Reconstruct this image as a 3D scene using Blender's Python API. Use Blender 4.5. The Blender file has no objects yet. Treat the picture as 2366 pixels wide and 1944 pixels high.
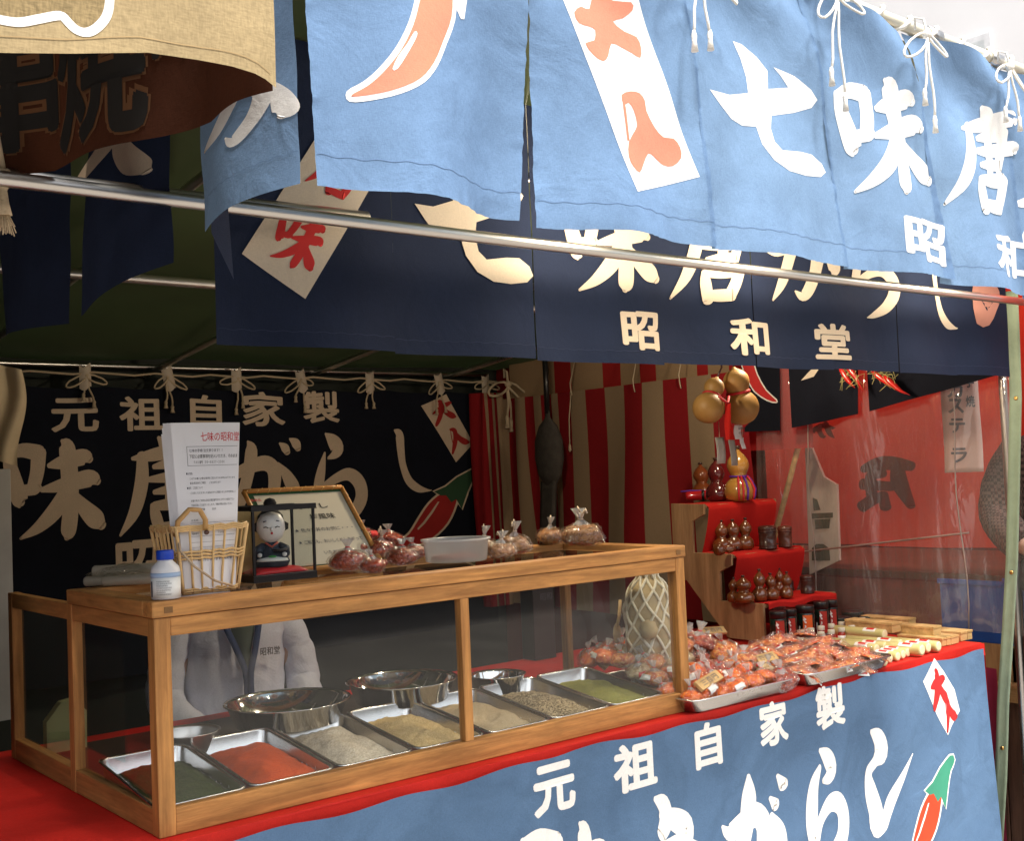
import bpy, bmesh, math, random
from mathutils import Vector, Matrix, noise
random.seed(7)
R = math.radians
S = bpy.context.scene
COL = S.collection

# ------------------------------------------------------------------ camera
F, CX, CY = 2661.0, 1183.0, 972.0            # photograph: 2366 x 1944
def unit(v): return Vector(v).normalized()
AX = unit((4425 - CX, 953 - CY, F))          # world X (along the counter) seen by the camera (x right, y down, z ahead)
AY = Vector((-1000 - CX, 1185 - CY, F)); AY = (AY - AX * AY.dot(AX)).normalized()
AZ = AX.cross(AY)
CAM = Vector((-0.87005, -2.16795, 1.5514))
cd = bpy.data.cameras.new("camera"); cam = bpy.data.objects.new("camera", cd); COL.objects.link(cam)
m = Matrix(((AX.x, -AX.y, -AX.z), (AY.x, -AY.y, -AY.z), (AZ.x, -AZ.y, -AZ.z)))
cam.matrix_world = Matrix.Translation(CAM) @ m.to_4x4()
cd.sensor_width = 36; cd.lens = F / 2366 * 36; cd.clip_start = 0.05; cd.clip_end = 500
S.camera = cam
# ------------------------------------------------------------------ sky, sun, exposure
SUN_EL, SUN_AZ = 63, 186                     # azimuth the light comes from, degrees clockwise from +Y
w = bpy.data.worlds.new("World"); S.world = w; w.use_nodes = True
nt = w.node_tree; nt.nodes.clear()
sky = nt.nodes.new("ShaderNodeTexSky"); sky.sky_type = 'NISHITA'; sky.sun_disc = False
sky.sun_elevation = R(SUN_EL); sky.sun_rotation = R(SUN_AZ); sky.dust_density = 4; sky.air_density = 1.0
hs = nt.nodes.new("ShaderNodeHueSaturation"); hs.inputs['Saturation'].default_value = 0.35
bg = nt.nodes.new("ShaderNodeBackground"); bg.inputs['Strength'].default_value = 0.15
wo = nt.nodes.new("ShaderNodeOutputWorld")
nt.links.new(sky.outputs[0], hs.inputs['Color']); nt.links.new(hs.outputs[0], bg.inputs['Color']); nt.links.new(bg.outputs[0], wo.inputs[0])
sl = bpy.data.lights.new("sun", 'SUN'); sl.energy = 3.1; sl.angle = R(10); sl.color = (1, 0.96, 0.9)
so = bpy.data.objects.new("sun", sl); COL.objects.link(so); so.location = (0, -5, 9)
a, e = R(SUN_AZ), R(SUN_EL)
so.rotation_euler = (-Vector((math.sin(a) * math.cos(e), math.cos(a) * math.cos(e), math.sin(e)))).to_track_quat('-Z', 'Y').to_euler()
vs = S.view_settings; vs.view_transform = 'Standard'; vs.look = 'None'; vs.exposure = 1.1; vs.gamma = 1; vs.use_curve_mapping = False
S.cycles.max_bounces = 10; S.cycles.transparent_max_bounces = 24; S.cycles.diffuse_bounces = 5; S.cycles.glossy_bounces = 4
S.cycles.caustics_reflective = False; S.cycles.caustics_refractive = False
S.cycles.use_denoising = True; S.cycles.sample_clamp_indirect = 6

# ------------------------------------------------------------------ measuring: a point of the photograph on a plane of the place
def P(px, py, axis, val):
    d = Vector(((px - CX) / F, (py - CY) / F, 1.0))
    r = Vector((AX.dot(d), AY.dot(d), AZ.dot(d)))
    return CAM + r * ((val - CAM[axis]) / r[axis])
K = 1.1197
def PD(x, y, axis, val): return P(x * K, y * K, axis, val)      # the same from the reduced view (2113 wide)

# ------------------------------------------------------------------ materials
MATS = {}
def nodes(name):
    mt = bpy.data.materials.new(name); mt.use_nodes = True; MATS[name] = mt
    t = mt.node_tree; t.nodes.clear()
    out = t.nodes.new("ShaderNodeOutputMaterial")
    return mt, t, out
def L(t, a, b): t.links.new(a, b)
def M(name, col, rough=.75, metal=0, var=.12, vs=6, bump=0, bs=120, spec=.35, trl=0, coat=0, stretch=(1, 1, 1), col2=None, fine=0, aniso=None):
    mt, t, out = nodes(name)
    tc = t.nodes.new("ShaderNodeTexCoord"); mp = t.nodes.new("ShaderNodeMapping"); mp.inputs['Scale'].default_value = stretch
    L(t, tc.outputs['Object'], mp.inputs[0])
    n = t.nodes.new("ShaderNodeTexNoise"); n.inputs['Scale'].default_value = vs; n.inputs['Detail'].default_value = 6; n.inputs['Roughness'].default_value = .6
    L(t, mp.outputs[0], n.inputs['Vector'])
    cr = t.nodes.new("ShaderNodeValToRGB"); cr.color_ramp.elements[0].position = .3; cr.color_ramp.elements[1].position = .7
    c2 = col2 or tuple(min(1, c * (1 + var)) for c in col); c1 = col if col2 else tuple(c * (1 - var) for c in col)
    cr.color_ramp.elements[0].color = (*c1, 1); cr.color_ramp.elements[1].color = (*c2, 1)
    L(t, n.outputs['Fac'], cr.inputs[0]); colout = cr.outputs[0]
    if fine:
        n2 = t.nodes.new("ShaderNodeTexNoise"); n2.inputs['Scale'].default_value = bs; n2.inputs['Detail'].default_value = 3
        L(t, mp.outputs[0], n2.inputs['Vector'])
        mr = t.nodes.new("ShaderNodeMapRange"); mr.inputs[1].default_value = .3; mr.inputs[2].default_value = .7; mr.inputs[3].default_value = 1 - fine; mr.inputs[4].default_value = 1 + fine
        L(t, n2.outputs['Fac'], mr.inputs[0])
        mx = t.nodes.new("ShaderNodeVectorMath"); mx.operation = 'SCALE'; L(t, colout, mx.inputs[0]); L(t, mr.outputs[0], mx.inputs['Scale']); colout = mx.outputs[0]
    p = t.nodes.new("ShaderNodeBsdfPrincipled"); L(t, colout, p.inputs['Base Color'])
    p.inputs['Roughness'].default_value = rough; p.inputs['Metallic'].default_value = metal
    p.inputs['Specular IOR Level'].default_value = spec; p.inputs['Coat Weight'].default_value = coat; p.inputs['Coat Roughness'].default_value = .08
    if metal:
        mr2 = t.nodes.new("ShaderNodeMapRange"); mr2.inputs[3].default_value = rough * .7; mr2.inputs[4].default_value = rough * 1.5
        L(t, n.outputs['Fac'], mr2.inputs[0]); L(t, mr2.outputs[0], p.inputs['Roughness'])
    if bump:
        nb = t.nodes.new("ShaderNodeTexNoise"); nb.inputs['Scale'].default_value = bs; nb.inputs['Detail'].default_value = 4
        L(t, mp.outputs[0], nb.inputs['Vector'])
        b = t.nodes.new("ShaderNodeBump"); b.inputs['Strength'].default_value = bump; b.inputs['Distance'].default_value = .004
        L(t, nb.outputs['Fac'], b.inputs['Height']); L(t, b.outputs[0], p.inputs['Normal'])
    last = p.outputs[0]
    if trl:
        tr = t.nodes.new("ShaderNodeBsdfTranslucent"); L(t, colout, tr.inputs[0])
        mx = t.nodes.new("ShaderNodeMixShader"); mx.inputs[0].default_value = trl; L(t, last, mx.inputs[1]); L(t, tr.outputs[0], mx.inputs[2]); last = mx.outputs[0]
    L(t, last, out.inputs[0])
    return mt
def CLOTH(name, col, var=.12, trl=.2, vs=5, weave=700, wstr=.10, rough=.9, col2=None, stain=0, wrinkle=.16):
    """woven cloth: uneven dye, thread relief in two directions"""
    mt, t, out = nodes(name)
    tc = t.nodes.new("ShaderNodeTexCoord")
    n = t.nodes.new("ShaderNodeTexNoise"); n.inputs['Scale'].default_value = vs; n.inputs['Detail'].default_value = 8; n.inputs['Roughness'].default_value = .62
    L(t, tc.outputs['Object'], n.inputs['Vector'])
    cr = t.nodes.new("ShaderNodeValToRGB"); cr.color_ramp.elements[0].position = .28; cr.color_ramp.elements[1].position = .72
    c2 = col2 or tuple(min(1, c * (1 + var)) for c in col); c1 = col if col2 else tuple(c * (1 - var) for c in col)
    cr.color_ramp.elements[0].color = (*c1, 1); cr.color_ramp.elements[1].color = (*c2, 1)
    L(t, n.outputs['Fac'], cr.inputs[0])
    f = t.nodes.new("ShaderNodeTexNoise"); f.inputs['Scale'].default_value = weave; f.inputs['Detail'].default_value = 2
    mp = t.nodes.new("ShaderNodeMapping"); mp.inputs['Scale'].default_value = (1, 1, .25); L(t, tc.outputs['Object'], mp.inputs[0]); L(t, mp.outputs[0], f.inputs['Vector'])
    f2 = t.nodes.new("ShaderNodeTexNoise"); f2.inputs['Scale'].default_value = weave; f2.inputs['Detail'].default_value = 2
    mp2 = t.nodes.new("ShaderNodeMapping"); mp2.inputs['Scale'].default_value = (.25, .25, 1); L(t, tc.outputs['Object'], mp2.inputs[0]); L(t, mp2.outputs[0], f2.inputs['Vector'])
    ad = t.nodes.new("ShaderNodeMath"); ad.operation = 'ADD'; L(t, f.outputs['Fac'], ad.inputs[0]); L(t, f2.outputs['Fac'], ad.inputs[1])
    mr = t.nodes.new("ShaderNodeMapRange"); mr.inputs[1].default_value = .7; mr.inputs[2].default_value = 1.3; mr.inputs[3].default_value = 1 - wstr; mr.inputs[4].default_value = 1 + wstr
    L(t, ad.outputs[0], mr.inputs[0])
    sc = t.nodes.new("ShaderNodeVectorMath"); sc.operation = 'SCALE'; L(t, cr.outputs[0], sc.inputs[0]); L(t, mr.outputs[0], sc.inputs['Scale'])
    colout = sc.outputs[0]
    if stain:
        v = t.nodes.new("ShaderNodeTexNoise"); v.inputs['Scale'].default_value = 2.6; v.inputs['Detail'].default_value = 9; v.inputs['Distortion'].default_value = 1.3; v.inputs['Roughness'].default_value = .55
        L(t, tc.outputs['Object'], v.inputs['Vector'])
        r2 = t.nodes.new("ShaderNodeValToRGB"); q = r2.color_ramp
        q.elements[0].position = .40; q.elements[0].color = (1, 1, 1, 1); q.elements[1].position = .60; q.elements[1].color = (1.0, 1.0, 1.0, 1)
        k = q.elements.new(.5); k.color = (1 - stain, 1 - stain, 1 - stain, 1)
        L(t, v.outputs['Fac'], r2.inputs[0])
        mm = t.nodes.new("ShaderNodeVectorMath"); mm.operation = 'MULTIPLY'; L(t, colout, mm.inputs[0]); L(t, r2.outputs[0], mm.inputs[1]); colout = mm.outputs[0]
    p = t.nodes.new("ShaderNodeBsdfPrincipled"); L(t, colout, p.inputs['Base Color']); p.inputs['Roughness'].default_value = rough; p.inputs['Specular IOR Level'].default_value = .15
    wr = t.nodes.new("ShaderNodeTexNoise"); wr.inputs['Scale'].default_value = 9; wr.inputs['Detail'].default_value = 5; wr.inputs['Distortion'].default_value = .8
    L(t, tc.outputs['Object'], wr.inputs['Vector'])
    b0 = t.nodes.new("ShaderNodeBump"); b0.inputs['Strength'].default_value = wrinkle; b0.inputs['Distance'].default_value = .02; L(t, wr.outputs['Fac'], b0.inputs['Height'])
    b = t.nodes.new("ShaderNodeBump"); b.inputs['Strength'].default_value = .25; b.inputs['Distance'].default_value = .001
    L(t, ad.outputs[0], b.inputs['Height']); L(t, b0.outputs[0], b.inputs['Normal']); L(t, b.outputs[0], p.inputs['Normal'])
    tr = t.nodes.new("ShaderNodeBsdfTranslucent"); L(t, colout, tr.inputs[0])
    mx = t.nodes.new("ShaderNodeMixShader"); mx.inputs[0].default_value = trl; L(t, p.outputs[0], mx.inputs[1]); L(t, tr.outputs[0], mx.inputs[2])
    L(t, mx.outputs[0], out.inputs[0])
    return mt
def WOOD(name, c1, c2, axis='X', scale=1.0, rough=.5, spec=.35, wear=.25):
    mt, t, out = nodes(name)
    tc = t.nodes.new("ShaderNodeTexCoord"); mp = t.nodes.new("ShaderNodeMapping")
    s = [38 * scale] * 3; s['XYZ'.index(axis)] = 2.2 * scale; mp.inputs['Scale'].default_value = s
    L(t, tc.outputs['Object'], mp.inputs[0])
    n = t.nodes.new("ShaderNodeTexNoise"); n.inputs['Scale'].default_value = 1.6; n.inputs['Detail'].default_value = 7; n.inputs['Distortion'].default_value = .9; n.inputs['Roughness'].default_value = .6
    L(t, mp.outputs[0], n.inputs['Vector'])
    cr = t.nodes.new("ShaderNodeValToRGB"); cr.color_ramp.elements[0].position = .32; cr.color_ramp.elements[1].position = .66
    cr.color_ramp.elements[0].color = (*c1, 1); cr.color_ramp.elements[1].color = (*c2, 1); L(t, n.outputs['Fac'], cr.inputs[0])
    w_ = t.nodes.new("ShaderNodeTexNoise"); w_.inputs['Scale'].default_value = 11; w_.inputs['Detail'].default_value = 9; w_.inputs['Roughness'].default_value = .7; mw = t.nodes.new("ShaderNodeMapping"); sw = [2.2] * 3; sw['XYZ'.index(axis)] = .35; mw.inputs['Scale'].default_value = sw; L(t, tc.outputs['Object'], mw.inputs[0]); L(t, mw.outputs[0], w_.inputs['Vector'])
    mr = t.nodes.new("ShaderNodeMapRange"); mr.inputs[1].default_value = .35; mr.inputs[2].default_value = .65; mr.inputs[3].default_value = 1 - wear; mr.inputs[4].default_value = 1 + wear
    L(t, w_.outputs['Fac'], mr.inputs[0])
    sc = t.nodes.new("ShaderNodeVectorMath"); sc.operation = 'SCALE'; L(t, cr.outputs[0], sc.inputs[0]); L(t, mr.outputs[0], sc.inputs['Scale'])
    p = t.nodes.new("ShaderNodeBsdfPrincipled"); L(t, sc.outputs[0], p.inputs['Base Color']); p.inputs['Specular IOR Level'].default_value = spec
    m2 = t.nodes.new("ShaderNodeMapRange"); m2.inputs[3].default_value = rough - .12; m2.inputs[4].default_value = rough + .2; L(t, w_.outputs['Fac'], m2.inputs[0]); L(t, m2.outputs[0], p.inputs['Roughness'])
    b = t.nodes.new("ShaderNodeBump"); b.inputs['Strength'].default_value = .25; b.inputs['Distance'].default_value = .002; L(t, n.outputs['Fac'], b.inputs['Height']); L(t, b.outputs[0], p.inputs['Normal'])
    L(t, p.outputs[0], out.inputs[0])
    return mt
def CLEAR(name, tint=(.97, .98, .98), rough=.02, refl=1.0, haze=0, crinkle=0, cs=30, ior=1.45, zs_=1.0):
    """thin clear sheet: see-through with mirror glints at its own Fresnel share"""
    mt, t, out = nodes(name)
    lw = t.nodes.new("ShaderNodeLayerWeight"); pw5 = t.nodes.new("ShaderNodeMath"); pw5.operation = 'POWER'; pw5.inputs[1].default_value = 5; L(t, lw.outputs['Facing'], pw5.inputs[0])
    fr = t.nodes.new("ShaderNodeMath"); fr.operation = 'MULTIPLY_ADD'; fr.inputs[1].default_value = .95; fr.inputs[2].default_value = ((ior - 1) / (ior + 1)) ** 2; L(t, pw5.outputs[0], fr.inputs[0]); fr.use_clamp = True
    tp = t.nodes.new("ShaderNodeBsdfTransparent"); tp.inputs[0].default_value = (*tint, 1)
    gl = t.nodes.new("ShaderNodeBsdfGlossy"); gl.inputs['Roughness'].default_value = rough; gl.inputs[0].default_value = (refl, refl, refl, 1)
    if crinkle:
        tc = t.nodes.new("ShaderNodeTexCoord"); n = t.nodes.new("ShaderNodeTexNoise"); n.inputs['Scale'].default_value = cs; n.inputs['Detail'].default_value = 3; n.inputs['Distortion'].default_value = 1.5
        mpv = t.nodes.new("ShaderNodeMapping"); mpv.inputs['Scale'].default_value = (1, 1, zs_); L(t, tc.outputs['Object'], mpv.inputs[0]); L(t, mpv.outputs[0], n.inputs['Vector'])
        b = t.nodes.new("ShaderNodeBump"); b.inputs['Strength'].default_value = crinkle; b.inputs['Distance'].default_value = .02; L(t, n.outputs['Fac'], b.inputs['Height'])
        L(t, b.outputs[0], gl.inputs['Normal']); L(t, b.outputs[0], lw.inputs['Normal'])
    mx = t.nodes.new("ShaderNodeMixShader"); L(t, fr.outputs[0], mx.inputs[0]); L(t, tp.outputs[0], mx.inputs[1]); L(t, gl.outputs[0], mx.inputs[2]); last = mx.outputs[0]
    if haze:
        df = t.nodes.new("ShaderNodeBsdfDiffuse"); df.inputs[0].default_value = (.8, .8, .78, 1)
        m2 = t.nodes.new("ShaderNodeMixShader"); m2.inputs[0].default_value = haze; L(t, last, m2.inputs[1]); L(t, df.outputs[0], m2.inputs[2]); last = m2.outputs[0]
    L(t, last, out.inputs[0])
    return mt
def STRIPE(name, ca, cb, axis, edges, trl=.12):
    """cloth sewn from lengths of two colours; edges = where the colour changes along the axis"""
    mt = CLOTH(name, ca, trl=trl); t = mt.node_tree
    tc = t.nodes.new("ShaderNodeTexCoord"); sp = t.nodes.new("ShaderNodeSeparateXYZ"); L(t, tc.outputs['Object'], sp.inputs[0])
    lo, hi = edges[0] - .2, edges[-1] + .2
    mr = t.nodes.new("ShaderNodeMapRange"); mr.inputs[1].default_value = lo; mr.inputs[2].default_value = hi; L(t, sp.outputs['XYZ'.index(axis)], mr.inputs[0])
    cr = t.nodes.new("ShaderNodeValToRGB"); cr.color_ramp.interpolation = 'CONSTANT'
    cr.color_ramp.elements[0].color = (*ca, 1); cr.color_ramp.elements.remove(cr.color_ramp.elements[1])
    for i, e_ in enumerate(edges):
        k = cr.color_ramp.elements.new((e_ - lo) / (hi - lo)); k.color = (*(cb if i % 2 == 0 else ca), 1)
    L(t, mr.outputs[0], cr.inputs[0])
    base = [n for n in t.nodes if n.type == 'VALTORGB'][0]
    for lk in list(base.outputs[0].links):
        if lk.to_node.type == 'VECT_MATH': s_ = lk.to_socket; t.links.remove(lk); L(t, cr.outputs[0], s_)
    return mt

M_white = CLOTH('white_print', (.82, .8, .76), var=.03, trl=.15, wstr=.05)
M_cream = CLOTH('cream_print', (.78, .66, .52), var=.04, trl=.3, wstr=.06)
M_redprint = M('red_print', (.55, .03, .03), .9, trl=.15, var=.1)
M_salmon = CLOTH('faded_red_print', (.74, .245, .16), trl=.15, wstr=.06)
M_orangeprint = CLOTH('faded_orange_print', (.72, .19, .14), vs=3, trl=.15, wstr=.06, col2=(.72, .26, .15))
M_greenprint = M('green_print', (.03, .22, .14), .9, trl=.1)
M_black = M('black_print', (.015, .013, .012), .8)
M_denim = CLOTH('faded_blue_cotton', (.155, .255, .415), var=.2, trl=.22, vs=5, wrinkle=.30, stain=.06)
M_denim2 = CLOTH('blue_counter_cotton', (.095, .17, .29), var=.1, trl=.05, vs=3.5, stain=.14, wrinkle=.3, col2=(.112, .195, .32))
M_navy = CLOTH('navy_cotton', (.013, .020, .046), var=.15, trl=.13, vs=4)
M_navyback = CLOTH('dark_navy_cotton', (.008, .010, .018), var=.2, trl=.05)
M_tan = CLOTH('tan_coarse_cotton', (.37, .28, .15), var=.12, trl=.2, vs=9, weave=420, wstr=.16)
M_brown = CLOTH('brown_cotton', (.072, .024, .012), var=.15, trl=.2, weave=420)
M_tarp = M('green_tarpaulin', (.024, .031, .012), .6, var=.25, vs=1.3, trl=.05, col2=(.034, .05, .017))
M_redcloth = CLOTH('red_cloth', (.55, .02, .015), var=.1, trl=.1, vs=3)
M_redsheet = CLOTH('red_table_cloth', (.52, .02, .014), var=.16, trl=.02, vs=6, rough=.6)
M_redneigh = CLOTH('neighbour_red_cloth', (.70, .06, .035), var=.18, trl=.35, vs=1.5, col2=(.80, .12, .07))
M_rope = M('white_cotton_rope', (.78, .74, .66), .95, var=.1, bump=.5, bs=260)
M_rope2 = M('cream_cotton_rope', (.52, .42, .29), .95, var=.15, bump=.5, bs=260)
M_steel = M('brushed_pipe_steel', (.58, .56, .53), .28, metal=1, var=.03, vs=3)
M_tray = M('stainless_tray_steel', (.62, .61, .6), .22, metal=1, var=.04, vs=14)
M_bowl = M('polished_bowl_steel', (.72, .71, .69), .08, metal=1, var=.03, vs=10)
WX = WOOD('case_wood_x', (.29, .125, .036), (.52, .25, .075), 'X', wear=.30); WY = WOOD('case_wood_y', (.28, .125, .036), (.48, .235, .075), 'Y', wear=.30); WZ = WOOD('case_wood_z', (.29, .125, .036), (.52, .25, .075), 'Z', wear=.30)
M_glass = CLEAR('case_glass', (.97, .98, .975), .01, 1.0, haze=.003, ior=1.38)
M_vinyl = CLEAR('clear_vinyl_sheet', (.95, .93, .92), .08, 1.0, haze=.075, crinkle=.5, cs=11, ior=1.8, zs_=.22)
M_bag = CLEAR('clear_bag_film', (.98, .97, .96), .07, 1.0, haze=.015, crinkle=.6, cs=60, ior=1.9)
M_blacklac = M('black_lacquer', (.012, .011, .012), .3, spec=.5)
M_ply = WOOD('plywood', (.28, .155, .07), (.4, .24, .12), 'Z', .5, .55)
M_paper = M('white_paper', (.8, .8, .83), .9, var=.03, trl=.1)
M_boxwood = WOOD('pale_box_wood', (.48, .3, .11), (.62, .42, .19), 'X', .8, .5)
M_bamboo = M('bamboo_skin', (.50, .43, .16), .38, var=.12, vs=18, col2=(.6, .52, .26), spec=.45)
M_bamboocut = M('bamboo_cut_end', (.75, .62, .38), .6, var=.08)
M_gourd = M('varnished_gourd', (.10, .026, .008), .22, var=.25, vs=25, spec=.6, coat=.5, col2=(.19, .055, .013))
M_rawgourd = M('dry_gourd_skin', (.28, .145, .04), .5, var=.2, vs=9, spec=.3, col2=(.40, .23, .075))
M_darkwood = M('dark_lathe_wood', (.05, .018, .012), .3, var=.3, vs=20, coat=.3)
M_skin = M('skin', (.55, .33, .24), .55, var=.05)

# ------------------------------------------------------------------ mesh builder
class MB:
    def __init__(s): s.v = []; s.f = []; s.sm = []
    def add(s, vs_, fs, smooth=False):
        o = len(s.v); s.v += [Vector(q) for q in vs_]; s.f += [tuple(i + o for i in q) for q in fs]; s.sm += [smooth] * len(fs); return s
    def box(s, lo, hi, mat=None):
        x0, y0, z0 = lo; x1, y1, z1 = hi
        v = [(x0, y0, z0), (x1, y0, z0), (x1, y1, z0), (x0, y1, z0), (x0, y0, z1), (x1, y0, z1), (x1, y1, z1), (x0, y1, z1)]
        if mat: v = [mat @ Vector(q) for q in v]
        return s.add(v, [(0, 3, 2, 1), (4, 5, 6, 7), (0, 1, 5, 4), (1, 2, 6, 5), (2, 3, 7, 6), (3, 0, 4, 7)])
    def tube(s, pts, r, n=8, cap=True):
        pts = [Vector(q) for q in pts]; k = len(pts); rs = r if hasattr(r, '__len__') else [r] * k
        vs_ = []; up = None
        for i, q in enumerate(pts):
            t = (pts[min(i + 1, k - 1)] - pts[max(i - 1, 0)]).normalized()
            if up is None:
                up = t.orthogonal().normalized()
            up = (up - t * up.dot(t));
            up = up.normalized() if up.length > 1e-6 else t.orthogonal().normalized()
            b = t.cross(up)
            for j in range(n):
                an = 2 * math.pi * j / n; vs_.append(q + (up * math.cos(an) + b * math.sin(an)) * rs[i])
        fs = [(i * n + j, i * n + (j + 1) % n, (i + 1) * n + (j + 1) % n, (i + 1) * n + j) for i in range(k - 1) for j in range(n)]
        s.add(vs_, fs, True)
        if cap:
            o = len(s.v) - k * n
            s.f += [tuple(range(o + n - 1, o - 1, -1)), tuple(range(o + (k - 1) * n, o + k * n))]; s.sm += [False, False]
        return s
    def lathe(s, prof, c=(0, 0, 0), n=20, mat=None, sx=1, sy=1):
        vs_ = []; c = Vector(c)
        for r, z in prof:
            for j in range(n):
                an = 2 * math.pi * j / n; q = Vector((r * sx * math.cos(an), r * sy * math.sin(an), z)) 
                vs_.append((mat @ q if mat else q) + c)
        k = len(prof)
        fs = [(i * n + j, i * n + (j + 1) % n, (i + 1) * n + (j + 1) % n, (i + 1) * n + j) for i in range(k - 1) for j in range(n)]
        s.add(vs_, fs, True)
        o = len(s.v) - k * n
        if prof[0][0] > 1e-5: s.f.append(tuple(range(o + n - 1, o - 1, -1))); s.sm.append(False)
        if prof[-1][0] > 1e-5: s.f.append(tuple(range(o + (k - 1) * n, o + k * n))); s.sm.append(False)
        return s
    def grid(s, fn, nu, nv, smooth=True):
        vs_ = [fn(i / nu, j / nv) for j in range(nv + 1) for i in range(nu + 1)]
        fs = [(j * (nu + 1) + i, j * (nu + 1) + i + 1, (j + 1) * (nu + 1) + i + 1, (j + 1) * (nu + 1) + i) for j in range(nv) for i in range(nu)]
        return s.add(vs_, fs, smooth)
    def prism(s, poly, axis, a0, a1):
        """outline in the two other axes, given thickness along axis"""
        n = len(poly); vs_ = []
        for a_ in (a0, a1):
            for q in poly:
                p = [q[0], q[1]]; p.insert(axis, a_); vs_.append(p)
        fs = [tuple(range(n - 1, -1, -1)), tuple(range(n, 2 * n))] + [(i, (i + 1) % n, n + (i + 1) % n, n + i) for i in range(n)]
        return s.add(vs_, fs)
    def build(s, name, mat, parent=None, bevel=0, solid=0, local=False, recalc=True):
        me = bpy.data.meshes.new(name)
        off = Vector((0, 0, 0)) if (parent is None or local) else ORIG.get(parent.name, Vector((0, 0, 0)))
        me.from_pydata([q - off for q in s.v], [], s.f)
        me.polygons.foreach_set('use_smooth', s.sm); me.validate(); 
        if recalc:
            bm = bmesh.new(); bm.from_mesh(me); bmesh.ops.remove_doubles(bm, verts=bm.verts, dist=1e-6); bmesh.ops.recalc_face_normals(bm, faces=bm.faces); bm.to_mesh(me); bm.free()
        me.materials.append(mat)
        o = bpy.data.objects.new(name, me); COL.objects.link(o)
        if parent is not None: o.parent = parent; ORIG[o.name] = off
        else: ORIG[o.name] = Vector((0, 0, 0))
        if bevel:
            b = o.modifiers.new('bevel', 'BEVEL'); b.width = bevel; b.segments = 2; b.limit_method = 'ANGLE'; b.harden_normals = False
        if solid:
            b = o.modifiers.new('solid', 'SOLIDIFY'); b.thickness = solid
        return o
ORIG = {}
def thing(name, label, cat, loc=(0, 0, 0), group=None):
    o = bpy.data.objects.new(name, None); COL.objects.link(o); o.empty_display_size = .05
    o.location = loc; o['label'] = label; o['category'] = cat
    if group: o['group'] = group
    ORIG[o.name] = Vector(loc)
    return o
def tag(o, label, cat, group=None):
    o['label'] = label; o['category'] = cat
    if group: o['group'] = group
    return o
def struct(o): o['kind'] = 'structure'; return o
def dup(root, loc, rot=(0, 0, 0), scale=1, label=None, group=None):
    def cp(o, par):
        c = o.copy(); COL.objects.link(c)
        if par: c.parent = par
        for ch in o.children: cp(ch, c)
        return c
    r = cp(root, None); r.location = loc; r.rotation_euler = rot; r.scale = (scale,) * 3 if not hasattr(scale, '__len__') else scale
    if label: r['label'] = label
    if group: r['group'] = group
    return r
def box(name, lo, hi, mat, parent=None, bevel=.0015): return MB().box(lo, hi).build(name, mat, parent, bevel)

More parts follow.
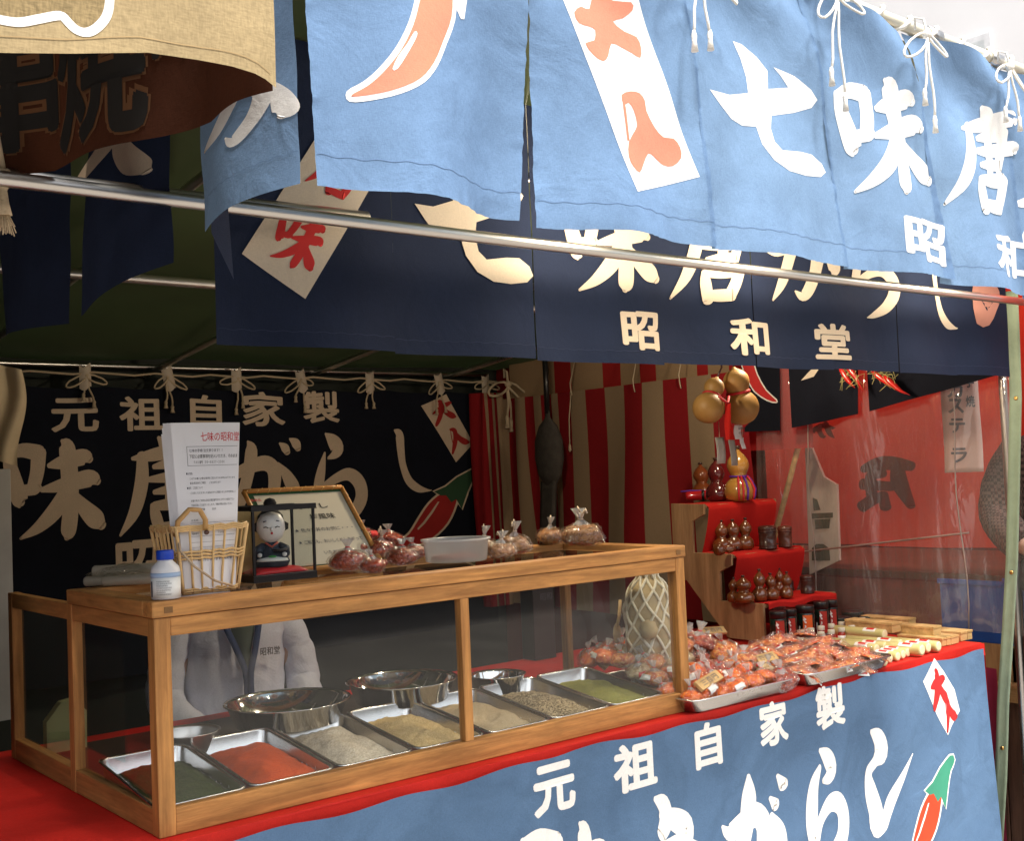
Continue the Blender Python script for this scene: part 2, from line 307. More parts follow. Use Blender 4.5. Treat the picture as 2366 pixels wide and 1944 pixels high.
# ------------------------------------------------------------------ lettering: brush strokes (x, y, width) in a unit square, plus set type
G = {
 '七': [[(.0,.60,.02),(.12,.52,.10),(.28,.50,.20),(.5,.52,.16),(.75,.55,.15),(.92,.56,.10),(.97,.55,.03)], [(.54,.78,.0),(.62,.70,.09),(.78,.62,.13)], [(.22,1.0,.02),(.28,.93,.10),(.38,.80,.17),(.42,.62,.16),(.43,.42,.14),(.48,.25,.15),(.60,.12,.17),(.78,.08,.18),(.93,.06,.16),(.98,.05,.07)]],
 '味': [[(.04,.88,.05),(.08,.72,.11),(.16,.42,.13),(.18,.38,.06)], [(.05,.86,.07),(.2,.9,.11),(.36,.87,.13)], [(.36,.88,.12),(.34,.68,.11),(.29,.5,.10)], [(.14,.50,.08),(.3,.51,.09),(.36,.53,.05)],
        [(.60,.99,.03),(.65,.92,.13),(.67,.6,.14),(.67,.3,.13),(.64,.07,.12),(.62,.0,.04)], [(.46,.74,.04),(.6,.77,.11),(.82,.82,.13),(.89,.79,.06)], [(.38,.5,.04),(.6,.54,.11),(.88,.6,.14),(.97,.56,.06)],
        [(.64,.5,.1),(.52,.3,.13),(.34,.13,.09),(.16,.03,.02)], [(.7,.46,.05),(.8,.32,.12),(.93,.18,.16),(1.0,.11,.08)]],
 '唐': [[(.48,1,.03),(.55,.93,.12),(.58,.86,.13)], [(.18,.79,.03),(.4,.82,.10),(.7,.87,.12),(.92,.89,.11),(.96,.85,.04)], [(.29,.82,.09),(.28,.55,.12),(.19,.25,.10),(.02,.02,.02)], [(.42,.70,.04),(.6,.73,.09),(.8,.75,.10)], [(.81,.77,.09),(.79,.6,.10),(.76,.43,.08)],
        [(.34,.57,.04),(.6,.59,.09),(.94,.63,.10),(.99,.6,.04)], [(.42,.44,.04),(.6,.46,.08),(.78,.47,.08)], [(.60,.85,.07),(.61,.6,.10),(.6,.33,.09)], [(.40,.31,.05),(.43,.2,.10),(.48,.02,.10)], [(.42,.30,.07),(.6,.31,.10),(.82,.34,.11)], [(.83,.34,.11),(.79,.2,.11),(.73,.07,.11)], [(.46,.07,.08),(.6,.07,.10),(.76,.08,.10)]],
 'が': [[(.0,.60,.02),(.14,.60,.09),(.4,.70,.12),(.56,.72,.14),(.65,.62,.13),(.63,.38,.11),(.55,.16,.11),(.47,.08,.09),(.38,.14,.02)], [(.34,.98,.02),(.38,.88,.11),(.33,.6,.11),(.2,.24,.10),(.04,.02,.02)], [(.70,.72,.02),(.80,.58,.10),(.88,.42,.13),(.87,.34,.05)], [(.73,.95,.02),(.79,.9,.08),(.82,.84,.06)], [(.86,1.0,.02),(.93,.95,.09),(.96,.88,.06)]],
 'か': [[(.0,.60,.02),(.14,.60,.12),(.4,.70,.15),(.58,.72,.17),(.68,.62,.16),(.66,.38,.14),(.56,.16,.13),(.48,.08,.10),(.38,.14,.02)], [(.34,.98,.02),(.38,.88,.13),(.33,.6,.14),(.2,.24,.13),(.04,.02,.03)], [(.74,.76,.02),(.84,.6,.13),(.93,.42,.16),(.92,.34,.06)]],
 'ら': [[(.38,1,.02),(.47,.93,.12),(.54,.85,.15),(.50,.78,.08),(.40,.74,.02)], [(.36,.80,.02),(.30,.62,.09),(.25,.44,.11),(.30,.42,.08),(.5,.52,.08),(.70,.56,.11),(.85,.46,.14),(.87,.30,.14),(.74,.14,.11),(.55,.04,.06),(.42,.0,.01)]],
 'し': [[(.22,1,.03),(.30,.92,.16),(.27,.72,.14),(.24,.45,.12),(.27,.22,.13),(.38,.07,.13),(.52,.03,.11),(.68,.12,.09),(.85,.32,.05),(1.0,.55,.005)]],
 'シ': [[(.0,1,.03),(.10,.93,.13),(.12,.72,.13),(.16,.45,.11),(.28,.2,.12),(.48,.07,.10),(.7,.03,.03),(.78,.03,.01)]],
 '大': [[(.04,.60,.05),(.3,.64,.16),(.6,.68,.17),(.92,.72,.12),(.97,.68,.05)], [(.44,1.0,.08),(.5,.9,.17),(.46,.62,.18),(.32,.34,.17),(.1,.08,.12),(.05,.04,.04)], [(.52,.60,.10),(.66,.38,.18),(.86,.16,.20),(.96,.08,.08)]],
 '入': [[(.30,.95,.05),(.42,.92,.14),(.5,.84,.16),(.44,.56,.17),(.28,.28,.16),(.08,.04,.08)], [(.48,.76,.14),(.62,.46,.19),(.82,.22,.21),(.97,.12,.10)], [(.32,.92,.02),(.26,.6,.03),(.24,.3,.03)]],
 '鷹': [[(.1,.8,.1),(.5,.9,.16),(.9,.82,.1)], [(.3,.85,.1),(.26,.5,.14),(.1,.1,.08)], [(.5,.7,.1),(.72,.66,.14),(.7,.3,.14)], [(.36,.45,.1),(.9,.5,.14)], [(.5,.3,.1),(.45,.05,.1)], [(.6,.25,.14),(.9,.02,.14)]],
}
def smooth_stroke(pts, sub=5):
    out = []; n = len(pts)
    for i in range(n - 1):
        p0, p1, p2, p3 = pts[max(i - 1, 0)], pts[i], pts[i + 1], pts[min(i + 2, n - 1)]
        for k in range(sub):
            t = k / sub
            out.append(tuple(.5 * ((2 * p1[c]) + (-p0[c] + p2[c]) * t + (2 * p0[c] - 5 * p1[c] + 4 * p2[c] - p3[c]) * t * t + (-p0[c] + 3 * p1[c] - 3 * p2[c] + p3[c]) * t ** 3) for c in range(3)))
    out.append(pts[-1]); return out
HEAVY = [1.28]
def brush(ch):
    """list of 2D quads strips (one per stroke): returns [(verts, faces)]"""
    res = []
    for st in G[ch]:
        c = smooth_stroke(st); vs_ = []; n = len(c)
        ext = []
        for i, (x, y, wd) in enumerate(c):
            a_, b_ = c[max(i - 1, 0)], c[min(i + 1, n - 1)]
            dx, dy = b_[0] - a_[0], b_[1] - a_[1]; l = math.hypot(dx, dy) or 1
            nx, ny = -dy / l, dx / l; wd = max(wd * HEAVY[0], .004) / 2
            ext.append(((x + nx * wd, y + ny * wd), (x - nx * wd, y - ny * wd), (x, y), (dx / l, dy / l), wd))
        def cap(e, sg):
            (x, y), (tx, ty), wd = e[2], e[3], e[4]; nx, ny = -ty, tx
            return [(x + sg * tx * wd * math.sin(q) * .75 + nx * wd * math.cos(q), y + sg * ty * wd * math.sin(q) * .75 + ny * wd * math.cos(q)) for q in (math.pi * k / 6 for k in range(1, 6))]
        outl = [q[0] for q in ext]; outr = [q[1] for q in ext]
        vs_ = []; fs = []
        for a_, b_ in zip(outl, outr): vs_ += [a_, b_]
        fs = [(2 * i, 2 * i + 1, 2 * i + 3, 2 * i + 2) for i in range(n - 1)]
        for e_, sg, ia, ib in ((ext[0], -1, 0, 1), (ext[-1], 1, 2 * n - 2, 2 * n - 1)):
            o = len(vs_); cc = cap(e_, sg); vs_ += cc; fs.append((ia, *range(o, o + len(cc)), ib))
        res.append((vs_, fs))
    return res
_FC = {}
def typeset(txt, bold=0.0):
    """glyphs of the built-in face as one flat 2D mesh, normalised so that one character is about 1 high"""
    if (txt, bold) in _FC: return _FC[(txt, bold)]
    cu = bpy.data.curves.new('t', 'FONT'); cu.body = txt; cu.offset = bold; cu.resolution_u = 3; cu.fill_mode = 'FRONT'
    ob = bpy.data.objects.new('t', cu); COL.objects.link(ob)
    dg = bpy.context.evaluated_depsgraph_get(); me = ob.evaluated_get(dg).to_mesh()
    vs_ = [(q.co.x, q.co.y) for q in me.vertices]; fs = [tuple(p.vertices) for p in me.polygons]
    ob.evaluated_get(dg).to_mesh_clear(); bpy.data.objects.remove(ob); bpy.data.curves.remove(cu)
    _FC[(txt, bold)] = (vs_, fs); return vs_, fs
def bolded(txt, b):
    """heavier type: the glyph laid several times with small shifts, as thick brush lettering"""
    vs_, fs = typeset(txt, 0.0); r = b
    return [([(x + dx * r, y + dy * r) for x, y in vs_], fs) for dx, dy in ((0, 0), (1, 0), (-1, 0), (0, 1), (0, -1), (.7, .7), (-.7, .7), (.7, -.7), (-.7, -.7))]
def bounds(vs_):
    xs = [q[0] for q in vs_]; ys = [q[1] for q in vs_]; return min(xs), min(ys), max(xs), max(ys)
def printed(name, parent, mat, parts, place, step=.012, lift=.0007, dl=.00005):
    """lay flat 2D pieces on a cloth: place(a, b, off) gives the 3D point; pieces are cut to the cloth's waves"""
    mb = MB()
    for k, (vs_, fs) in enumerate(parts):
        bm = bmesh.new(); bv = [bm.verts.new((q[0], q[1], 0)) for q in vs_]
        for f in fs:
            try: bm.faces.new([bv[i] for i in f])
            except ValueError: pass
        if step:
            x0, y0, x1, y1 = bounds(vs_)
            for ax, lo, hi in ((0, x0, x1), (1, y0, y1)):
                q = math.floor(lo / step) * step + step
                while q < hi:
                    co = [0, 0, 0]; no = [0, 0, 0]; co[ax] = q; no[ax] = 1
                    bmesh.ops.bisect_plane(bm, geom=bm.verts[:] + bm.edges[:] + bm.faces[:], plane_co=co, plane_no=no, dist=1e-6); q += step
        bm.verts.index_update()
        mb.add([place(q.co.x, q.co.y, lift + dl * k) for q in bm.verts], [[q.index for q in f.verts] for f in bm.faces], True)
        bm.free()
    return mb.build(name, mat, parent, recalc=False)
def fit(parts, x0, y0, w_, h_, rot=0, shear=0, norm=None):
    """scale unit pieces into a box with lower-left corner x0,y0; rot about the box centre"""
    allv = [q for p in parts for q in p[0]]
    a0, b0, a1, b1 = norm or bounds(allv); res = []
    c, s_ = math.cos(rot), math.sin(rot); mx, my = x0 + w_ / 2, y0 + h_ / 2
    for vs_, fs in parts:
        o = []
        for x, y in vs_:
            u = (x - a0) / (a1 - a0) * w_ - w_ / 2; v = (y - b0) / (b1 - b0) * h_ - h_ / 2; u += shear * v
            o.append((mx + u * c - v * s_, my + u * s_ + v * c))
        res.append((o, fs))
    return res
def poly(pts): return (list(pts), [tuple(range(len(pts)))])
def smooth_poly(pts, sub=4):
    n = len(pts); out = []
    for i in range(n):
        p0, p1, p2, p3 = pts[i - 1], pts[i], pts[(i + 1) % n], pts[(i + 2) % n]
        for k in range(sub):
            t = k / sub
            out.append(tuple(.5 * ((2 * p1[c]) + (-p0[c] + p2[c]) * t + (2 * p0[c] - 5 * p1[c] + 4 * p2[c] - p3[c]) * t * t + (-p0[c] + 3 * p1[c] - 3 * p2[c] + p3[c]) * t ** 3) for c in range(2)))
    return out
# ================================================================== the setting
def sheet(name, x0, x1, y0, y1, z, mat):
    o = MB().add([(x0, y0, z), (x1, y0, z), (x1, y1, z), (x0, y1, z)], [(0, 1, 2, 3)]).build(name, mat); return struct(o)
M_ground = M('asphalt_street', (.25, .225, .195), .9, var=.25, vs=1.5, bump=.4, bs=60, fine=.15)
sheet('ground', -150, 150, -150, 150, 0, M_ground)

def offset_poly(pts, d):
    n = len(pts); area = sum(pts[i][0] * pts[(i + 1) % n][1] - pts[(i + 1) % n][0] * pts[i][1] for i in range(n)); sg = 1 if area > 0 else -1; out = []
    for i in range(n):
        a_, b_ = pts[i - 1], pts[(i + 1) % n]; dx, dy = b_[0] - a_[0], b_[1] - a_[1]; l = math.hypot(dx, dy) or 1
        out.append((pts[i][0] + sg * dy / l * d, pts[i][1] - sg * dx / l * d))
    return out
PEP_BODY = smooth_poly([(0, .03), (.2, .01), (.42, .10), (.6, .28), (.7, .5), (.72, .62), (.64, .66), (.54, .68), (.40, .56), (.28, .38), (.16, .18)], 3)
PEP_CAP = [(.46, .72), (.60, .78), (.74, .90), (.92, 1), (.98, .99), (1, .94), (.92, .84), (.86, .70), (.78, .46), (.72, .60), (.66, .56), (.60, .66), (.54, .66)]
PEP_LINE = [(.26, .22), (.34, .30), (.44, .44), (.52, .58), (.50, .58), (.42, .46), (.32, .32), (.25, .24)]
def pepper(parent, place, x0, y0, w_, h_, mred, mgreen, mline, rot=0, cap=True):
    nrm = (0, 0, 1, 1)
    outl = [poly(offset_poly(PEP_BODY, .025))] + ([poly(offset_poly(PEP_CAP, .02))] if cap else [])
    printed('pepper_outline', parent, mline, fit(outl, x0, y0, w_, h_, rot, norm=nrm), place, lift=.0006, dl=.00005)
    printed('pepper_print', parent, mred, fit([poly(PEP_BODY)], x0, y0, w_, h_, rot, norm=nrm), place, lift=.0010)
    if cap: printed('pepper_stalk_print', parent, mgreen, fit([poly(PEP_CAP)], x0, y0, w_, h_, rot, norm=nrm), place, lift=.0012)
    printed('pepper_highlight', parent, mline, fit([poly(PEP_LINE)], x0, y0, w_, h_, rot, norm=nrm), place, lift=.0012)
def pbox(ax, val, x0, y0, x1, y1, ia, ib):
    """box in the plane's own two axes from a box in the photograph"""
    xm, ym = (x0 + x1) / 2, (y0 + y1) / 2
    a0, a1 = P(x0, ym, ax, val)[ia], P(x1, ym, ax, val)[ia]; b1, b0 = P(xm, y0, ax, val)[ib], P(xm, y1, ax, val)[ib]
    return a0, b0, a1 - a0, b1 - b0
def letter(ch, parent, mat, place, bx, rot=0, shear=0, bold=None, step=.012, lift=.0007):
    parts = bolded(ch, bold) if bold is not None else brush(ch)
    return printed('lettering', parent, mat, fit(parts, *bx, rot, shear), place, step, lift)

# ------------------------------------------------------------------ hanging curtains
def rope_tie(parent, p, mat, out=(0, -1, 0), right=(1, 0, 0), s=1.0, tails=(.16, .20), seed=0, name='tie_cord', r=.0035):
    """a bow of cotton cord with two hanging, knotted tails"""
    rn = random.Random(seed); p = Vector(p); o = Vector(out) * .014; rt = Vector(right); up = Vector((0, 0, 1)); mb = MB()
    for sg in (-1, 1):
        w_ = .030 * s * rn.uniform(.9, 1.5); dr = .020 * s * rn.uniform(.3, 1.5)
        mb.tube([p + o + rt * sg * (w_ * (1 - math.cos(t))) + up * (-.016 * s * math.sin(t) * rn.uniform(.9, 1.1) - dr * (1 - math.cos(t))) + o * .5 * math.sin(t) for t in [math.pi * 2 * k / 14 for k in range(15)]], r * s, 6)
        tl = tails[0 if sg < 0 else 1] * s; bx = rn.uniform(.006, .03) * sg
        pts = [p + o + rt * (bx * k / 5 + .004 * math.sin(k * 1.3 + seed)) - up * tl * k / 6 for k in range(7)]
        mb.tube(pts, r * s, 6); e = pts[-1]
        mb.tube([e + up * .008 * s, e, e - up * .010 * s, e - up * .026 * s], [r * s, r * 1.9 * s, r * 1.5 * s, r * 2.4 * s], 7)
    mb.lathe([(0, -.008 * s), (.008 * s, -.004 * s), (.010 * s, .002), (.006 * s, .010 * s), (0, .012 * s)], p + o, 8)
    mb.tube([p + o, p + up * .035 * s + o * .5, p + up * .045 * s - o, p + up * .02 * s - o], r * s, 6)
    return mb.build(name, mat, parent)
def panel(parent, mat, place, a_of, b0_of, b1, nu=36, nv=44, name='panel', hem=.045, stitch=None, thick=.0012):
    """one length of cloth; a_of(u, b) = position along the curtain, b = height"""
    def fn(u, v):
        bb = b0_of(u) + (b1 - b0_of(u)) * v; return place(a_of(u, bb), bb, 0)
    o = MB().grid(fn, nu, nv).build(name, mat, parent, recalc=False)
    if stitch:
        mb = MB()
        def st(u, v):
            bb = b0_of(u) + hem + (v - .5) * .0013 + .0012 * math.sin(u * 60); return place(a_of(.006 + u * .988, bb), bb, .0008)
        mb.grid(st, 80, 1); mb.build('hem_stitching', stitch, parent, recalc=False)
    return o
def lin(p, q):
    """X as a straight line of Z through two measured points"""
    k = (q.x - p.x) / (q.z - p.z) if abs(q.z - p.z) > 1e-6 else 0
    return lambda z: p.x + (z - p.z) * k

# --- sunlit outer curtain on the eave pipe
Y8 = -.80
nor = thing('noren_curtain', 'long faded blue shop curtain hanging in bright light from the front eave pipe', 'noren', (0, Y8, 1.95))
M_stitch = M('stitch_thread', (.12, .20, .34), .9)
corn = [(((628, 0), (650, 385)), ((1090, 0), (1083, 452))), (((1092, 0), (1114, 468)), ((1418, 60), (1475, 507))), (((1424, 70), (1478, 512)), ((1690, 165), (1755, 548))),
        (((1692, 170), (1757, 552)), ((1905, 240), (1986, 573))), (((1908, 245), (1966, 580)), ((2076, 255), (2150, 607))), (((2078, 262), (2142, 612)), ((2230, 300), (2290, 640)))]
OUT = []
EAVE_Z = 2.50
slitz = [None] * 7
for i, (lft, rgt) in enumerate(corn):
    lp = [PD(*q, 1, Y8) for q in lft]; rp = [PD(*q, 1, Y8) for q in rgt]
    fl, fr_ = lin(*lp), lin(*rp); zl, zr = lp[1].z, rp[1].z
    if i: fr_ = lambda z, g=fr_: g(z) + .012
    A = (.050, .040, .036, .030, .028, .03)[i]; cen = (.40, .42, .45, .5, .5, .5)[i]; ph = i * 1.7
    def mk(fl=fl, fr_=fr_, zl=zl, zr=zr, A=A, cen=cen, ph=ph, i=i):
        def place(x, z, off):
            u = (x - fl(z)) / (fr_(z) - fl(z)); t = max(0, min(1, (EAVE_Z - .05 - z) / .5))
            d = -A * math.exp(-((u - cen) / .25) ** 2) * t ** 1.6 + (.35 if i == 0 else .08) * A * math.exp(-((u - .88) / .14) ** 2) * t
            d += .006 * math.sin(u * 9 + ph + 3 * z) * t
            ed = min(u, 1 - u) * .42; eb = max(0, z - min(zl, zr))
            d += .0016 * math.exp(-max(ed, 0) / .012) * noise.noise((z * 60, ph, 1)) * 2 + .0028 * math.exp(-eb / .02) * noise.noise((x * 55, ph, 2)) * 2
            d += .020 * math.exp(-(EAVE_Z - z) / .14) * math.sin(x * 15.0 + z * 22) * (1 - t) 
            d += .006 * noise.noise((x * 7 + ph, z * 7, i)) + .007 * i * t
            return Vector((x, Y8 + d - off, z))
        return place
    pf = mk()
    a_of = lambda u, z, fl=fl, fr_=fr_: fl(z) + (fr_(z) - fl(z)) * u
    panel(nor, M_denim, pf, a_of, (lambda u, zl=zl, zr=zr: zl + (zr - zl) * u), EAVE_Z, 60, 70, stitch=M_stitch)
    OUT.append((pf, fl, fr_))
def Bo(x0, y0, x1, y1): return pbox(1, Y8, x0, y0, x1, y1, 0, 2)
def z3(x, y): return (1300 + x / 1.982, y / 1.982)
def b3(x0, y0, x1, y1): return Bo(*z3(x0, y0), *z3(x1, y1))
# pepper print on the first panel
def tr(pts, zf): return [(lambda q: (q.x, q.z))(P(*zf(*p), 1, Y8)) for p in pts]
z2 = lambda x, y: (680 + x / 2.893, y / 2.893)
pb = [(330, 620), (345, 690), (480, 690), (640, 660), (790, 590), (900, 470), (980, 320), (1060, 140), (1075, -60), (1060, -260), (960, -330), (850, -200), (780, 0), (720, 170), (630, 340), (520, 480), (430, 560)]
ob_ = smooth_poly(tr(pb, z2), 3)
printed('pepper_outline', nor, M_white, [poly(ob_)], OUT[0][0])
printed('pepper_print', nor, M_orangeprint, [poly(offset_poly(ob_, -.008))], OUT[0][0], lift=.0012)
printed('pepper_highlight', nor, M_white, [poly(smooth_poly(tr([(600, 490), (640, 400), (700, 320), (750, 240), (770, 250), (750, 300), (690, 400), (630, 490)], z2), 2))], OUT[0][0], lift=.0018)
printed('pepper_outline', nor, M_white, [poly(tr([(1070, 60), (1085, -60), (1160, -60), (1130, 130), (1105, 130)], z2))], OUT[0][0])
# slanting strip with two characters
strip = tr([(-25, -60), (290, 893), (632, 808), (320, -60)], z3)
printed('print_strip', nor, M_white, [poly(strip)], OUT[1][0])
def trg(ch, quad, mat, pf, lift=.0012):
    """a brush character laid into four measured corners (tl, tr, br, bl)"""
    tl, tr_, br, bl = [Vector((q[0], q[1])) for q in quad]; allv = [q for p in brush(ch) for q in p[0]]; a0, b0, a1, b1 = bounds(allv); parts = []
    for vs_, fs in brush(ch):
        parts.append(([tuple((bl * (1 - u) + br * u) * (1 - v) + (tl * (1 - u) + tr_ * u) * v) for u, v in (((x - a0) / (a1 - a0), (y - b0) / (b1 - b0)) for x, y in vs_)], fs))
    return printed('lettering', PAR[0], mat, parts, pf, .012, lift)
PAR = [nor]
printed('lettering', nor, M_salmon, [poly(smooth_poly(tr([(180, -60), (230, 0), (310, 10), (320, 45), (280, 80), (235, 95), (290, 140), (345, 165), (365, 215), (360, 262), (320, 240), (270, 215), (220, 200), (195, 260), (165, 288), (120, 260), (85, 205), (130, 190), (140, 140), (110, 125), (60, 110), (42, 60), (80, 30), (120, 40), (150, -60)], z3), 2))], OUT[1][0], lift=.0012)
printed('lettering', nor, M_salmon, [poly(smooth_poly(tr([(240, 445), (290, 425), (340, 430), (368, 465), (375, 510), (420, 580), (470, 625), (520, 630), (550, 670), (555, 720), (520, 755), (470, 750), (420, 715), (385, 705), (350, 760), (320, 800), (285, 775), (265, 730), (270, 660), (310, 600), (318, 570), (300, 510), (275, 480), (250, 490)], z3), 2)), poly(tr([(243, 480), (256, 480), (274, 655), (262, 655)], z3))], OUT[1][0], lift=.0012)
seven = [(795, 180), (835, 195), (900, 255), (945, 320), (945, 405), (1035, 400), (1000, 345), (970, 305), (1060, 350), (1140, 410), (1172, 455), (1150, 490), (1060, 515), (955, 530), (950, 590), (965, 650), (1000, 690), (1090, 695), (1150, 705), (1200, 745), (1220, 785), (1190, 808), (1110, 805), (1030, 785), (960, 735), (910, 660), (885, 580), (820, 575), (770, 545), (720, 480), (672, 410), (760, 435), (850, 425), (845, 350), (825, 260)]
printed('lettering', nor, M_white, [poly(tr(seven, z3))], OUT[2][0])
trg('味', tr([(1235, 350), (1640, 350), (1730, 890), (1300, 900)], z3), M_white, OUT[3][0])
trg('唐', tr([(1780, 480), (2080, 480), (2110, 1020), (1780, 950)], z3), M_white, OUT[4][0])
trg('が', tr([(2090, 760), (2400, 760), (2420, 1180), (2110, 1150)], z3), M_white, OUT[5][0])
letter('昭', nor, M_white, OUT[3][0], b3(1560, 1005, 1790, 1200), bold=.03, shear=-.05)
letter('和', nor, M_white, OUT[4][0], b3(1985, 1075, 2190, 1270), bold=.03, shear=-.05)
# side return of the same curtain, round the left corner into the stall
XS = -.10
side = thing('noren_curtain', 'blue shop curtain panels turning round the left corner of the stall, shaded ones coloured navy', 'noren', (XS, -.5, 1.95))
SIDE = []
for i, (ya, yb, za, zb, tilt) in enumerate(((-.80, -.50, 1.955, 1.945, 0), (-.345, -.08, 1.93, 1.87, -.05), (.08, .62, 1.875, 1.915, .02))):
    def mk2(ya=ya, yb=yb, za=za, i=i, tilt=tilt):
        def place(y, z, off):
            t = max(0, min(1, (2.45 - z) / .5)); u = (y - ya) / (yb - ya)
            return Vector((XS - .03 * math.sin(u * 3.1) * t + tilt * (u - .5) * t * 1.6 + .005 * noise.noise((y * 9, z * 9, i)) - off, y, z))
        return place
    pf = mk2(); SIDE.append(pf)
    panel(side, M_denim if i == 0 else M_navy, pf, (lambda u, z, ya=ya, yb=yb, i=i: (ya + (yb - ya) * u) + ((2.45 - z) * .05 if i == 1 else 0)), (lambda u, za=za, zb=zb: za + (zb - za) * u), 2.48, 24, 40, stitch=M_stitch if i == 0 else None)  # same blue cloth: the rear lengths have their shade put in as navy
# the folded-in edge between the first two lengths, darkened with the same navy
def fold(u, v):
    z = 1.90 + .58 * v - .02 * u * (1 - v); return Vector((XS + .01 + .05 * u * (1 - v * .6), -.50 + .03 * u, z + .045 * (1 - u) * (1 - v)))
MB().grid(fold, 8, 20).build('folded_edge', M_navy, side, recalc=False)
PAR[0] = side
def trs(pts): return [(lambda q: (q.y, q.z))(PD(*p, 0, XS)) for p in pts]
trg('か', trs([(470, 150), (640, 120), (600, 300), (430, 320)]), M_white, SIDE[0])
trg('大', trs([(215, 220), (345, 190), (310, 365), (180, 395)]), M_cream, SIDE[1])
# ties on the outer curtain
for k, (x, y, tl) in enumerate(((1412, -70, (.135, .125)), (1690, 2, (.15, .19)), (1878, 85, (.12, .17)), (2050, 150, (.10, .11)), (2180, 210, (.1, .1)))):
    q = PD(x, y, 1, Y8); rope_tie(nor, (q.x, Y8 - .028, min(q.z, 2.52)), M_rope, s=1.1, tails=tl, seed=k, r=.0026)

# --- tan curtain of the next stall, near the camera
YT = -.93
tanc = thing('noren_curtain', 'coarse tan shop curtain with white curved outline at the upper left', 'noren', (-.6, YT, 2.03))
hemz = [(0, 105), (150, 112), (300, 112), (400, 128), (470, 142), (530, 160), (563, 185)]
hp = [PD(x, y, 1, YT) for x, y in hemz]; hp = [Vector((-1.5, YT, hp[0].z - .02)), Vector((-.9, YT, hp[0].z - .01))] + hp
def hem_at(x):
    for p, q in zip(hp, hp[1:]):
        if x <= q.x: return p.z + (q.z - p.z) * (x - p.x) / (q.x - p.x)
    return hp[-1].z
xr = hp[-1].x
def pt(x, z, off):
    d = .012 * math.sin(x * 9 + 1) + .006 * noise.noise((x * 8, z * 8, 3))
    return Vector((x, YT + d - off, z))
panel(tanc, M_tan, pt, lambda u, z: -1.5 + (xr + 1.5) * u, lambda u: hem_at(-1.5 + (xr + 1.5) * u), 2.62, 90, 30, stitch=M('tan_thread', (.33, .23, .11), .9), hem=.016)
def trt(pts): return [(lambda q: (q.x, q.z))(P(x / 2.893, y / 2.893, 1, YT)) for x, y in pts]
curve = [(-60, 100), (60, 130), (150, 140), (280, 120), (400, 105), (450, 150), (500, 200), (560, 222), (620, 205), (680, 150), (710, 90), (722, 0), (725, -200)]
cs = smooth_stroke([(*q, .010) for q in trt(curve)], 4)
def ribbon(c):
    vs_ = []; n = len(c)
    for i, (x, y, wd) in enumerate(c):
        a_, b_ = c[max(i - 1, 0)], c[min(i + 1, n - 1)]; dx, dy = b_[0] - a_[0], b_[1] - a_[1]; l = math.hypot(dx, dy) or 1
        vs_ += [(x - dy / l * wd / 2, y + dx / l * wd / 2), (x + dy / l * wd / 2, y - dx / l * wd / 2)]
    return vs_, [(2 * i, 2 * i + 1, 2 * i + 3, 2 * i + 2) for i in range(n - 1)]
printed('curved_outline', tanc, M_white, [ribbon(cs)], pt)
M_tan2 = CLOTH('darker_tan_cotton', (.27, .20, .10), var=.12, trl=.2, vs=9, weave=420, wstr=.3)
inner = [(q[0], q[1]) for q in cs]; inner = inner + [(inner[-1][0], 2.60), (inner[0][0], 2.60)]
printed('tinted_field', tanc, M_tan2, [poly(inner)], pt, lift=.0006)
# its brown return, running back beside the blue one
bot = [(563, 187), (500, 215), (430, 250), (340, 275), (250, 300), (180, 322), (100, 350), (0, 362), (-200, 372)]
bp = [PD(x, y, 1, YT + .02 + k * .095) for k, (x, y) in enumerate(bot)]
brn = thing('noren_curtain', 'brown shop curtain seen from behind in shade, black characters with tan edges', 'noren', bp[3])
def brown(u, v, off=0):
    k = u * (len(bp) - 1); i = min(int(k), len(bp) - 2); q = bp[i].lerp(bp[i + 1], k - i)
    n_ = Vector((-1, -.1, 0)).normalized()
    return Vector((q.x, q.y, q.z + (2.75 - q.z) * v)) + n_ * (off + .012 * math.sin(u * 14) * (1 - v))
MB().grid(lambda u, v: brown(u, v), 60, 24).build('panel', M_brown, brn, recalc=False)
M_brownedge = M('tan_edge_print', (.14, .062, .026), .9)
for ch, u0, v0, wu, wv in (('焼', .42, .02, .30, .36), ('台', .30, .16, .12, .22), ('本', .16, .30, .17, .3), ('串', .72, .05, .26, .3)):
    for bold, mt_, lf in ((.06, M_brownedge, .0015), (.028, M_black, .0028)):
        pr = fit(bolded(ch, bold), 1 - u0 - wu - (bold - .028) * wu * .4, v0 - (bold - .028) * wv * .4, wu * (1 + (bold - .028) * .8), wv * (1 + (bold - .028) * .8))
        pr = [([(1 - x, y) for x, y in q[0]], q[1]) for q in pr]
        printed('lettering', brn, mt_, pr, lambda a_, b_, off: brown(a_, b_, off), .02, lf)
# cord knot with tassel at the left edge
kn = P(8, 440, 1, -.3)
tas = thing('tasselled_cord', 'cream cord knot with frayed tassel hanging at the left edge', 'cord', kn)
mb = MB(); mb.tube([kn + Vector((-.03, 0, .25)), kn + Vector((-.01, 0, .12)), kn + Vector((0, -.01, .03))], .006, 8); mb.build('cord', M_rope2, tas)
MB().lathe([(0, .055), (.016, .045), (.02, .025), (.012, .008), (.008, 0), (.012, -.03), (.018, -.055), (.0, -.056)], kn, 10).build('knot', M_rope2, tas)
mb = MB()
for k in range(26):
    a_ = k * 2.4; r_ = .012 * (k % 5) / 5 + .004; mb.tube([kn + Vector((math.cos(a_) * r_ * .5, math.sin(a_) * r_ * .5, -.045)), kn + Vector((math.cos(a_) * r_ * 1.6 + .006, math.sin(a_) * r_ * 1.6, -.09 - .01 * math.sin(k)))], .0016, 4)
mb.build('fringe', M_rope2, tas)

tas.scale = (.7, .7, .7)
